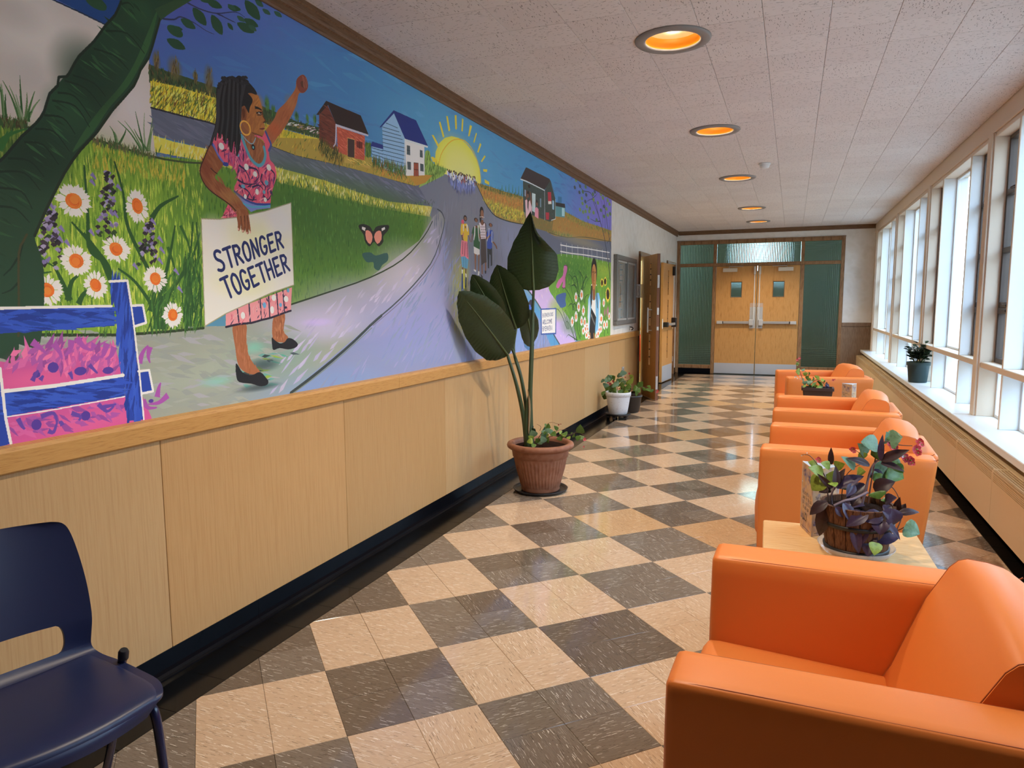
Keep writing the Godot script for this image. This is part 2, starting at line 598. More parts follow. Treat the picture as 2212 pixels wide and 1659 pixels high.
func build_floor() -> void:
	var fl := shell("floor")
	put("floor_bed", bx(-0.6, -0.2, -10.4, 3.6, -0.0035, ZN + 0.2, 0.0), M.floor_bed, fl)
	var offs := [Vector2(0, 0), Vector2(0.23, 0.0), Vector2(0.0, 0.23), Vector2(0.12, 0.31), Vector2(0.31, 0.12), Vector2(0.05, 0.17)]
	var meshes := []
	for o in offs: meshes.append(tile_mesh(o))
	var area := rect2(0.012, -9.93, 3.075, ZN)
	var eye := Vector2(1.95, 4.41)
	var found := []
	for a in range(-44, 44):
		for b in range(-44, 44):
			var ca := (a + 0.5) * TS
			var cb := (b + 0.5) * TS
			var c := Vector2((ca + cb) / sqrt(2.0), (ca - cb) / sqrt(2.0))
			if c.x < -0.16 or c.x > 3.25 or c.y < -10.1 or c.y > ZN + 0.15: continue
			# clockwise diamond of the laid tile, cut where the black border begins
			var d := TS / sqrt(2.0) - 0.0006
			var whole := PackedVector2Array([c + Vector2(d, 0), c + Vector2(0, d), c - Vector2(d, 0), c - Vector2(0, d)])
			var cut := Geometry2D.intersect_polygons(whole, area)
			if cut.is_empty() or poly_area(cut[0]) < 0.0004: continue
			var full := poly_area(cut[0]) > TS * TS * 0.97
			var dist := c.distance_to(eye)
			var f := (c - eye).rotated(-0.375595)
			if c.y > 4.0 or absf(f.x) > -f.y * 0.80 + 0.5: dist += 40.0
			found.append([dist, a, b, c, cut[0], full])
	found.sort_custom(func(p, q): return p[0] < q[0])
	var rest := {}
	for k in found.size():
		var a: int = found[k][1]
		var b: int = found[k][2]
		var c: Vector2 = found[k][3]
		var i := floori(a / 2.0)
		var j := floori(b / 2.0)
		var light := posmod(i + j, 2) == 0
		var along_b := posmod(a + b, 2) == 0
		var key := ("tile_beige" if light else "tile_brown")
		rng.seed = i * 977 + j * 31 + 5
		if light and rng.randf() < (0.45 if c.x > 1.75 else 0.06): key = "tile_beige_warm"
		rng.seed = a * 977 + b * 31 + 5
		if not light and rng.randf() < 0.35: key = "tile_brown_dark"
		var turn := PI / 4 if along_b else -PI / 4
		if rng.randf() < 0.5: turn += PI
		var v := rng.randi() % offs.size()
		var basis := Basis(Vector3.UP, turn)
		var drop := rng.randf_range(-0.0003, 0.0)
		if k < 300:
			var at := Vector3(c.x, drop, c.y) - basis * Vector3(offs[v].x, 0, offs[v].y) if true else Vector3.ZERO
			var m: ArrayMesh = meshes[v]
			at = Vector3(c.x, drop, c.y) - basis * (FLAT * Vector3(offs[v].x, offs[v].y, 0))
			if not found[k][5]:
				var pl := PackedVector2Array()
				for q in found[k][4]:
					var w: Vector3 = basis.inverse() * (Vector3(q.x, 0, q.y) - Vector3(at.x, 0, at.z))
					pl.append(Vector2(w.x, -w.z))
				m = done(plate(st(), pl, -0.004, 0.0, 0.0012, FLAT))
			var o: MeshInstance3D = put("tile", m, M[key], fl, at)
			o.basis = basis
		else:
			if not rest.has(key): rest[key] = st()
			var pl2 := PackedVector2Array()
			for q in found[k][4]: pl2.append(Vector2(q.x, -q.y))
			plate(rest[key], pl2, -0.004, drop, 0.0010, FLAT)
	var joined := ArrayMesh.new()
	var n := 0
	for key in rest:
		rest[key].generate_normals()
		joined = rest[key].commit(joined)
		joined.surface_set_material(n, M[key])
		n += 1
	var field := MeshInstance3D.new()
	field.name = "tile_field"
	field.mesh = joined
	field.set_meta("kind", "stuff")
	fl.add_child(field, true)
	# black border tiles along both walls and before the far doors
	var z := ZN
	while z > -9.93:
		var z1 := maxf(z - TS, -9.93)
		put("border_tile", bx(-0.235, -0.004, z1 + 0.0004, 0.011, 0.0, z - 0.0004, 0.0012), M.tile_black, fl)
		if z1 < 3.4: put("border_tile", bx(3.076, -0.004, z1 + 0.0004, 3.31, 0.0, z - 0.0004, 0.0012), M.tile_black, fl)
		z = z1
	var x := -0.235
	while x < 3.3:
		put("border_tile", bx(x + 0.0004, -0.004, -10.15, minf(x + TS, 3.31) - 0.0004, 0.0, -9.9304, 0.0012), M.tile_black, fl)
		x += TS


func poly_area(p: PackedVector2Array) -> float:
	var s := 0.0
	for i in p.size(): s += p[i].cross(p[(i + 1) % p.size()])
	return absf(s) / 2.0


# a profile (x, y) drawn along z from z0 to z1
func run_z(prof: PackedVector2Array, z0: float, z1: float) -> SurfaceTool:
	return plate(st(), prof, z0, z1, 0.0)


func build_left_wall() -> void:
	var w := shell("wall_left")
	var xb := -0.42
	var xp := -0.235
	put("plaster", bx(xb, 0.0, -6.38, xp, HC + 0.05, ZN, 0.0), M.plaster_white, w)
	put("plaster_over_door", bx(xb, 2.15, -8.07, xp, HC + 0.05, -6.38, 0.0), M.plaster_white, w)
	put("plaster", bx(xb, 0.0, -8.93, xp, HC + 0.05, -8.07, 0.0), M.plaster_white, w)
	put("plaster", bx(xb, 2.15, -9.9, xp, HC + 0.05, -8.93, 0.0), M.plaster_white, w)
	put("plaster", bx(xb, 0.0, ZF - 0.2, xp, HC + 0.05, -9.9, 0.0), M.plaster_white, w)
	var edges := [ZN, 5.98, 4.812, 3.645, 2.478, 1.311, 0.146, -1.02, -2.19, -3.36, -4.53, -5.45, -6.33]
	for k in edges.size() - 1:
		put("wainscot_panel", bx(xp, 0.09, edges[k + 1] + 0.001, -0.22, 0.908, edges[k] - 0.001, 0.0015), M["oak_%d" % (k * 2 % 3)], w)
	put("wainscot_backing", bx(xp - 0.001, 0.05, -6.33, xp + 0.004, 0.92, ZN, 0.0), M.oak_0, w)
	var cap := PackedVector2Array([Vector2(xp, 0.910), Vector2(-0.208, 0.910), Vector2(-0.204, 0.915), Vector2(-0.200, 0.975), Vector2(-0.205, 0.988), Vector2(xp, 0.994)])
	var ce := [ZN, 3.9, 0.77, -2.95, -6.36]
	for k in 4: put("cap_rail", run_z(cap, ce[k + 1] + 0.0008, ce[k] - 0.0008), M.oak_rail, w)
	var base := PackedVector2Array([Vector2(xp, 0.0), Vector2(-0.196, 0.0), Vector2(-0.197, 0.005), Vector2(-0.206, 0.009), Vector2(-0.214, 0.018), Vector2(-0.2175, 0.032), Vector2(-0.218, 0.098), Vector2(-0.221, 0.102), Vector2(xp, 0.102)])
	var bl := shell("baseboard_left")
	var z := ZN
	var k := 0
	var lens := [1.2, 1.65, 1.7, 0.62, 1.22, 1.2, 1.2, 1.2]
	while z > -6.33:
		var z1 := maxf(z - lens[k % 8], -6.33)
		put("cove_base", run_z(base, z1 + 0.0006, z - 0.0006), M.cove_black, bl)
		z = z1
		k += 1
	put("cove_base", run_z(base, -8.93, -8.07), M.cove_black, bl)
	put("cove_base", run_z(base, ZF, -9.96), M.cove_black, bl)
	var crown := PackedVector2Array([Vector2(xp, 2.712), Vector2(-0.222, 2.712), Vector2(-0.218, 2.722), Vector2(-0.218, 2.745), Vector2(-0.208, 2.750), Vector2(-0.204, 2.764), Vector2(-0.204, 2.785), Vector2(-0.198, 2.79), Vector2(-0.198, HC), Vector2(xp, HC)])
	var tr := shell("trim_1")
	put("crown_moulding", run_z(crown, -2.2, ZN), M.trim_brown, tr)
	put("crown_moulding", run_z(crown, ZF, -2.2015), M.trim_brown, tr)


func build_ceiling() -> void:
	var c := shell("ceiling")
	put("ceiling_deck", bx(-0.5, HC + 0.32, -10.5, 3.7, HC + 0.42, ZN + 0.2, 0.0), M.void_dark, c)
	put("deck_edge", bx(-0.5, HC + 0.02, -10.5, -0.42, HC + 0.32, ZN + 0.2, 0.0), M.void_dark, c)
	put("deck_edge", bx(3.55, HC + 0.02, -10.5, 3.7, HC + 0.32, ZN + 0.2, 0.0), M.void_dark, c)
	var xs := [-0.235]
	for k in range(-5, 7):
		var x := 1.458 + 0.309 * k
		if x > -0.2 and x < 3.29: xs.append(x)
	xs.append(XW)
	var holes := []
	for q in lamp_spots(): holes.append(circle2(Vector2(q.x, -q.y), 0.165, 40))
	var list := []
	for i in xs.size() - 1:
		for j in range(-34, 22):
			var z0 := -0.08 + 0.305 * j
			if z0 > ZN or z0 + 0.305 < ZF: continue
			list.append([absf(z0 - 1.0) + (30.0 if z0 > 1.9 else 0.0), i, maxf(z0, ZF), minf(z0 + 0.305, ZN)])
	list.sort_custom(func(p, q): return p[0] < q[0] if p[0] != q[0] else p[1] < q[1])
	var rest := [st(), st()]
	for n in list.size():
		var i: int = list[n][1]
		var p := rect2(xs[i] + 0.0007, -list[n][3] + 0.0004, xs[i + 1] - 0.0007, -list[n][2] - 0.0004)
		var polys := [p]
		for h in holes:
			var next := []
			for q in polys:
				if q[0].distance_to(h[0]) > 1.2: next.append(q)
				else: next.append_array(Geometry2D.clip_polygons(q, h))
			polys = next
		rng.seed = i * 131 + int(list[n][2] * 77.0) + 9000
		var v := rng.randi() % 2
		var dy := rng.randf_range(0.0, 0.0012)
		var mid := Vector3((xs[i] + xs[i + 1]) / 2, 0, (list[n][2] + list[n][3]) / 2)
		var turn := (i + roundi((list[n][2] + 0.08) / 0.305)) % 2 == 0
		for q in polys:
			if poly_area(q) < 0.0005: continue
			if n < 300:
				var off := Vector3(rng.randf() * 0.6, 0, rng.randf() * 0.6)
				var b := Basis(Vector3.UP, PI / 2) if turn else Basis.IDENTITY
				var inv := b.inverse()
				var xf := Transform3D(inv * Vector3(1, 0, 0), inv * Vector3(0, 0, 1), inv * Vector3(0, -1, 0), off - inv * mid)
				var pl := PackedVector2Array()
				for t in q: pl.append(Vector2(t.x, -t.y))
				var o: MeshInstance3D = put("ceiling_tile", plate(st(), pl, -0.012, 0.0, 0.002, xf), M["ceiling_tile_%d" % v], c)
				o.basis = b
				o.position = mid - b * off + Vector3(0, HC + dy, 0)
			else:
				var pl := PackedVector2Array()
				for t in q: pl.append(Vector2(t.x, -t.y))
				plate(rest[v], pl, -0.012, 0.0, 0.002, Transform3D(Vector3(1, 0, 0), Vector3(0, 0, 1), Vector3(0, -1, 0), Vector3(0, HC + dy, 0)))
	var joined := ArrayMesh.new()
	for v in 2:
		rest[v].generate_normals()
		joined = rest[v].commit(joined)
		joined.surface_set_material(v, M["ceiling_tile_%d" % v])
	var field := MeshInstance3D.new()
	field.name = "ceiling_tile_field"
	field.mesh = joined
	field.set_meta("kind", "stuff")
	c.add_child(field, true)


func lamp_spots() -> Array:
	return [Vector2(1.305, 2.55), Vector2(1.305, 0.40), Vector2(1.310, -1.77), Vector2(1.322, -4.17), Vector2(1.335, -6.94), Vector2(1.345, -8.84)]


func ribbed_pane(x0: float, y0: float, x1: float, y1: float, px: float, py: float, dx: float, dy: float) -> SurfaceTool:
	# a slab of pressed glass: small lenses on the near side, flat at the back
	var s := st()
	s.set_smooth_group(0)
	var nx := int((x1 - x0) / px) * 4
	var ny := int((y1 - y0) / py) * 4
	var rows := []
	for j in ny + 1:
		var row := PackedVector3Array()
		for i in nx + 1:
			var bump := dx * absf(sin(PI * i / 4.0)) + dy * absf(sin(PI * j / 4.0))
			row.append(Vector3(lerpf(x0, x1, float(i) / nx), lerpf(y0, y1, float(j) / ny), bump))
		rows.append(row)
	skin(s, rows, false, 0, true)
	quad(s, Vector3(x0, y0, -0.006), Vector3(x0, y1, -0.006), Vector3(x1, y1, -0.006), Vector3(x1, y0, -0.006))
	return s


func build_far_wall() -> void:
	var w := shell("wall_far")
	put("plaster", bx(-0.42, 2.60, ZF - 0.15, 3.6, HC + 0.05, ZF, 0.0), M.plaster_white, w)
	put("plaster", bx(2.81, 0.0, ZF - 0.15, 3.6, 2.60, ZF, 0.0), M.plaster_white, w)
	put("plaster", bx(-0.42, 0.0, ZF - 0.15, -0.21, 2.60, ZF, 0.0), M.plaster_white, w)
	put("dado_panel", bx(2.815, 0.10, ZF, XW, 0.955, ZF + 0.012, 0.002), M.dado_grey_wood, w)
	put("dado_rail", bx(2.815, 0.956, ZF, XW, 1.028, ZF + 0.022, 0.006), M.dado_grey_wood, w)
	var bf := shell("baseboard_far")
	put("cove_base", bx(2.815, 0.0, ZF, XW, 0.10, ZF + 0.02, 0.004), M.cove_black, bf)
	put("cove_base", bx(-0.16, 0.0, ZF - 0.04, 0.47, 0.10, ZF + 0.012, 0.004), M.cove_black, bf)
	put("cove_base", bx(2.14, 0.0, ZF - 0.04, 2.76, 0.10, ZF + 0.012, 0.004), M.cove_black, bf)
	var tr := shell("trim_2")
	put("crown_moulding", bx(-0.2, 2.735, ZF, XW, HC, ZF + 0.03, 0.006), M.trim_brown, tr)
	put("crown_moulding_lip", bx(-0.2, 2.775, ZF + 0.03, XW, HC, ZF + 0.042, 0.004), M.trim_brown, tr)
	# the timber frame that holds the doors and the ribbed glass
	var fr := shell("trim_3")
	var z0 := ZF - 0.09
	var z1 := ZF + 0.012
	for q in [[-0.225, 0.0, -0.165, 2.60], [0.470, 0.0, 0.532, 2.115], [2.072, 0.0, 2.140, 2.115], [2.758, 0.0, 2.822, 2.60], [0.478, 2.175, 0.540, 2.545], [2.070, 2.175, 2.132, 2.545]]:
		put("frame_post", bx(q[0], q[1], z0, q[2], q[3], z1, 0.005), M.frame_wood, fr)
	for q in [[-0.165, 2.545, 2.758, 2.605], [-0.165, 2.112, 2.758, 2.176], [-0.165, 0.10, 0.470, 0.172], [2.140, 0.10, 2.758, 0.180]]:
		put("frame_rail", bx(q[0], q[1], z0, q[2], q[3], z1 - 0.002, 0.005), M.frame_wood, fr)
	put("head_casing", bx(-0.23, 2.603, ZF, 2.826, 2.622, z1 + 0.014, 0.004), M.frame_wood, fr)
	var panes := [[-0.165, 2.176, 0.478, 2.545], [0.540, 2.176, 2.070, 2.545], [2.132, 2.176, 2.758, 2.545], [-0.165, 0.172, 0.470, 2.112], [2.140, 0.180, 2.758, 2.112]]
	for k in panes.size():
		var q: Array = panes[k]
		var o := shell("window_%d" % (k + 1), Vector3(0, 0, ZF - 0.045))
		put("ribbed_pane", ribbed_pane(q[0], q[1], q[2], q[3], 0.030, 0.030 if k < 3 else 0.036, 0.0030, 0.0024 if k < 3 else 0.0010), M.ribbed_glass, o)
	# the hall behind, dim, with a high window that shows through the transom
	var h := shell("wall_beyond")
	put("hall_floor", bx(-0.6, -0.15, -17.0, 3.4, -0.002, ZF - 0.15, 0.0), M.tile_brown, h)
	put("hall_ceiling", bx(-0.8, 3.3, -17.2, 3.6, 3.4, ZF - 0.15, 0.0), M.plaster_white, h)
	put("hall_side", bx(-0.8, 0.0, -17.0, -0.6, 3.3, ZF - 0.15, 0.0), M.green_wall, h)
	put("hall_side", bx(3.4, 0.0, -17.0, 3.6, 3.3, ZF - 0.15, 0.0), M.green_wall, h)
	put("hall_end", bx(-0.8, 0.0, -17.2, 3.6, 2.30, -17.0, 0.0), M.green_wall, h)
	put("hall_end", bx(-0.8, 2.30, -17.2, 0.80, 3.3, -17.0, 0.0), M.green_wall, h)
	put("hall_end", bx(1.30, 2.30, -17.2, 3.6, 3.3, -17.0, 0.0), M.green_wall, h)
	put("hall_head", bx(-0.8, HC + 0.05, ZF - 0.2, 3.6, 3.3, ZF - 0.15, 0.0), M.plaster_white, h)
	var hl := OmniLight3D.new()  # added fill light that brightens the ribbed glass from behind
	hl.name = "far_hall_fill_light"
	hl.position = Vector3(1.3, 3.10, -13.2)
	hl.light_energy = 0.55
	hl.light_color = Color(0.92, 0.97, 1.0)
	hl.light_size = 0.14
	hl.omni_range = 14.0
	hl.omni_attenuation = 2.0
	hl.shadow_enabled = true
	add_child(hl)
	var hm := thing("unseen_hall_lamp", "added unseen round lamp on the ceiling of the hall beyond the double doors", "lamp", Vector3(1.3, 3.299, -13.2))  # lamp body added out of view to go with the fill light
	put("shade", lathe(st(), [Vector2(0.0, -0.10), Vector2(0.09, -0.095), Vector2(0.16, -0.06), Vector2(0.18, 0.0)], 24), M.lamp_glow_white, hm)
	far_leaf("door_1", 0.535, 1.302, 1)
	far_leaf("door_2", 1.308, 2.069, -1)


func far_leaf(called: String, x0: float, x1: float, way: int) -> void:
	# a flush oak leaf with a small wired light, a push bar with rods, a closer and a kick plate
	var d := shell(called, Vector3((x0 + x1) / 2.0, 0, ZF - 0.02))
	var hw := (x1 - x0) / 2.0 - 0.002
	var meet := hw * way        # the edge where the leaves meet
	var lite := Vector2(-0.09 if way > 0 else -0.09, 0.0)
	var wx0 := 0.828 - (x0 + x1) / 2.0 if way > 0 else 1.600 - (x0 + x1) / 2.0
	var wx1 := wx0 + 0.192
	var z0 := -0.022
	var z1 := 0.022
	var s := st()
	box(s, Vector3(-hw, 0.012, z0), Vector3(wx0, 2.108, z1), 0.002)
	box(s, Vector3(wx1, 0.012, z0), Vector3(hw, 2.108, z1), 0.002)
	box(s, Vector3(wx0, 0.012, z0), Vector3(wx1, 1.518, z1), 0.0)
	box(s, Vector3(wx0, 1.803, z0), Vector3(wx1, 2.108, z1), 0.0)
	put("leaf", s, M.door_wood, d)
	var b := st()
	for q in [[wx0 - 0.012, 1.506, wx1 + 0.012, 1.518], [wx0 - 0.012, 1.803, wx1 + 0.012, 1.815], [wx0 - 0.012, 1.518, wx0, 1.803], [wx1, 1.518, wx1 + 0.012, 1.803]]:
		box(b, Vector3(q[0], q[1], z1 - 0.004), Vector3(q[2], q[3], z1 + 0.006), 0.002)
	put("light_bead", b, M.frame_wood, d)
	put("light_pane", ribbed_pane(wx0, 1.518, wx1, 1.803, 0.024, 0.024, 0.003, 0.002), M.ribbed_glass, d)
	put("kick_plate", bx(-hw + 0.004, 0.014, z1, hw - 0.004, 0.218, z1 + 0.003, 0.001), M.kick_plate, d)
	# closer
	var cx := 0.80 - (x0 + x1) / 2.0 if way > 0 else 1.812 - (x0 + x1) / 2.0
	var cl := put("door_closer", bx(cx - 0.134, 2.000, z1, cx + 0.134, 2.072, z1 + 0.055, 0.006), M.closer_beige, d)
	put("closer_arm", tube(st(), [Vector3(cx - 0.02 * way, 2.075, z1 + 0.035), Vector3(cx - 0.02 * way, 2.098, z1 + 0.035), Vector3(cx + 0.24 * way, 2.100, z1 + 0.05)], 0.006, 6, -1), M.steel, cl)
	# push bar and its plate, rod and latch
	var px0 := meet - 0.115 * way
	put("cover_plate", bx(minf(px0, meet - 0.006 * way), 0.912, z1, maxf(px0, meet - 0.006 * way), 1.318, z1 + 0.004, 0.001), M.alu, d)
	put("shield_plate", bx(minf(px0, meet - 0.004 * way), 0.905, z1 + 0.004, maxf(px0, meet - 0.004 * way), 1.396, z1 + 0.006, 0.0), M.clear_plastic, d)
	var far_end := -hw * way + 0.035 * way
	var lo := minf(far_end, px0)
	var hi := maxf(far_end, px0)
	var pb := put("push_bar", bx(lo, 0.995, z1 + 0.01, hi, 1.045, z1 + 0.062, 0.006), M.steel, d)
	put("bar_end_cap", bx(minf(far_end, far_end + 0.11 * way), 0.990, z1, maxf(far_end, far_end + 0.11 * way), 1.050, z1 + 0.066, 0.006), M.alu, pb)
	put("bar_slot", bx(minf(far_end + 0.112 * way, far_end + 0.128 * way), 0.998, z1 + 0.02, maxf(far_end + 0.112 * way, far_end + 0.128 * way), 1.042, z1 + 0.0635, 0.0), M.black_plastic, pb)
	put("latch_case", bx(minf(px0 - 0.01 * way, meet - 0.042 * way), 0.962, z1, maxf(px0 - 0.01 * way, meet - 0.042 * way) , 1.078, z1 + 0.072, 0.008), M.alu, pb)
	put("latch_nose", bx(minf(px0 + 0.02 * way, meet - 0.05 * way), 0.940, z1, maxf(px0 + 0.02 * way, meet - 0.05 * way), 0.963, z1 + 0.05, 0.004), M.grey_paint, pb)
	var rx := meet - 0.042 * way
	put("latch_rod", tube(st(), [Vector3(rx, 1.07, z1 + 0.03), Vector3(rx, 1.96, z1 + 0.03)], 0.0075, 8), M.paint_white, d)
	put("top_latch", bx(rx - 0.018, 1.945, z1, rx + 0.018, 2.098, z1 + 0.05, 0.005), M.alu, d)


func sheet_x(x: float, y0: float, z0: float, y1: float, z1: float) -> SurfaceTool:   # one pane of window glass
	var s := st()
	quad(s, Vector3(x, y0, z0), Vector3(x, y0, z1), Vector3(x, y1, z1), Vector3(x, y1, z0))
	return s


func post_z(k: int) -> float:
	return POST0 - BAY * k


func build_window_wall() -> void:
	var w := shell("wall_right")
	put("apron", bx(XW - 0.02, 0.0, ZF - 0.15, XW + 0.20, 0.478, ZN, 0.0), M.paint_cream, w)
	put("head", bx(XW, 2.635, ZF - 0.15, XW + 0.22, HC + 0.3, ZN, 0.0), M.paint_cream, w)
	put("head_step", bx(XW - 0.012, 2.652, ZF, XW, 2.69, ZN, 0.003), M.paint_cream, w)
	put("head_step", bx(XW - 0.006, 2.69, ZF, XW, 2.80, ZN, 0.003), M.paint_cream, w)
	put("corner_fill", bx(XW, 0.0, ZF - 0.15, XW + 0.22, 2.64, -9.74, 0.002), M.paint_cream, w)
	for k in range(-2, 4):
		var z := post_z(k)
		var o := put("post", bx(XW - 0.025, 0.531, z - 0.055, XW + 0.22, 2.652, z + 0.055, 0.004), M.paint_cream, w)
		put("post_bead", bx(XW - 0.008, 0.531, z - 0.07, XW + 0.215, 2.645, z + 0.07, 0.003), M.paint_cream, o)
	put("baseboard_strip", bx(XW - 0.026, 0.0, ZF, XW - 0.02, 0.14, ZN, 0.0), M.cove_black, w)
	var sl := shell("trim_4")
	for k in range(-1, 4):
		var a := post_z(k)
		var b := post_z(k - 1)
		put("windowsill", bx(3.155, 0.482, maxf(a, ZF), XW + 0.26, 0.531, b - 0.001, 0.004), M.sill_white, sl)
	put("windowsill", bx(3.155, 0.482, ZF, XW + 0.26, 0.531, post_z(3) - 0.001, 0.004), M.sill_white, sl)
	put("windowsill", bx(3.155, 0.482, post_z(-2), XW + 0.26, 0.531, ZN, 0.004), M.sill_white, sl)
	put("plaster", bx(XW, 0.531, 3.18, XW + 0.22, 2.64, ZN, 0.0), M.plaster_white, w)
	for k in range(-1, 4):
		bay(7 + k, post_z(k) + 0.07, post_z(k - 1) - 0.07)


func bay(n: int, z0: float, z1: float) -> void:
	# three tall lights above a transom rail: narrow bronze casements either side of a wide fixed pane; three low panes below
	var o := shell("window_%d" % n)
	var f0 := z0 + 0.622
	var f1 := z1 - 0.622
	put("transom_rail", bx(XW, 0.906, z0, XW + 0.20, 0.950, z1, 0.004), M.paint_cream, o)
	put("head_rail", bx(XW - 0.002, 2.618, z0, XW + 0.21, 2.636, z1, 0.003), M.paint_cream, o)
	for f in [f0, f1]:
		put("fin", bx(XW, 0.950, f - 0.013, XW + 0.21, 2.618, f + 0.013, 0.003), M.paint_white, o)
		put("fin_edge", bx(XW - 0.004, 0.950, f - 0.014, XW + 0.004, 2.618, f + 0.014, 0.002), M.paint_cream, o)
		put("low_fin", bx(XW, 0.531, f - 0.013, XW + 0.21, 0.906, f + 0.013, 0.003), M.paint_white, o)
		put("fin_edge", bx(XW - 0.004, 0.531, f - 0.014, XW + 0.004, 0.906, f + 0.014, 0.002), M.paint_cream, o)
	# wide fixed pane and the low panes, set in white stops
	var xg := XW + 0.112
	for q in [[f0 + 0.013, 0.950, f1 - 0.013, 2.618], [z0, 0.531, f0 - 0.013, 0.906], [f0 + 0.013, 0.531, f1 - 0.013, 0.906], [f1 + 0.013, 0.531, z1, 0.906]]:
		var s := st()
		var t := 0.022
		box(s, Vector3(xg, q[1], q[0]), Vector3(xg + 0.03, q[3], q[0] + t), 0.003)
		box(s, Vector3(xg, q[1], q[2] - t), Vector3(xg + 0.03, q[3], q[2]), 0.003)
		box(s, Vector3(xg, q[1], q[0] + t), Vector3(xg + 0.03, q[1] + t, q[2] - t), 0.003)
		box(s, Vector3(xg, q[3] - t, q[0] + t), Vector3(xg + 0.03, q[3], q[2] - t), 0.003)
		put("pane_stop", s, M.paint_white, o)
		put("pane", sheet_x(xg + 0.015, q[1] + t, q[0] + t, q[3] - t, q[2] - t), M.clear_glass, o)
	for q in [[z0, f0 - 0.013], [f1 + 0.013, z1]]:
		var a: float = q[0]
		var b: float = q[1]
		var xa := XW + 0.085
		var s := st()
		box(s, Vector3(xa, 0.950, a), Vector3(xa + 0.05, 2.618, a + 0.030), 0.003)
		box(s, Vector3(xa, 0.950, b - 0.030), Vector3(xa + 0.05, 2.618, b), 0.003)
		box(s, Vector3(xa, 0.950, a + 0.03), Vector3(xa + 0.05, 0.985, b - 0.03), 0.003)
		box(s, Vector3(xa, 2.588, a + 0.03), Vector3(xa + 0.05, 2.618, b - 0.03), 0.003)
		box(s, Vector3(xa, 2.185, a + 0.03), Vector3(xa + 0.045, 2.228, b - 0.03), 0.003)
		box(s, Vector3(xa, 1.768, a + 0.03), Vector3(xa + 0.045, 1.805, b - 0.03), 0.003)
		box(s, Vector3(xa - 0.006, 1.318, a + 0.03), Vector3(xa + 0.05, 1.362, b - 0.03), 0.003)
		box(s, Vector3(xa + 0.004, 1.362, a + 0.03), Vector3(xa + 0.05, 1.403, b - 0.03), 0.003)
		var fr := put("casement_frame", s, M.bronze, o)
		var hd := st()
		for y in [2.206, 1.382, 1.342]:
			box(hd, Vector3(xa - 0.03, y - 0.012, (a + b) / 2 - 0.035), Vector3(xa, y + 0.012, (a + b) / 2 + 0.035), 0.004)
			box(hd, Vector3(xa - 0.045, y - 0.007, (a + b) / 2 - 0.01), Vector3(xa - 0.028, y + 0.007, (a + b) / 2 + 0.09), 0.003)
		put("casement_latch", hd, M.black_plastic, fr)
		for y in [[0.985, 1.318], [1.403, 1.768], [1.805, 2.185], [2.228, 2.588]]:
			put("pane", sheet_x(xa + 0.023, y[0], a + 0.03, y[1], b - 0.03), M.clear_glass, o)


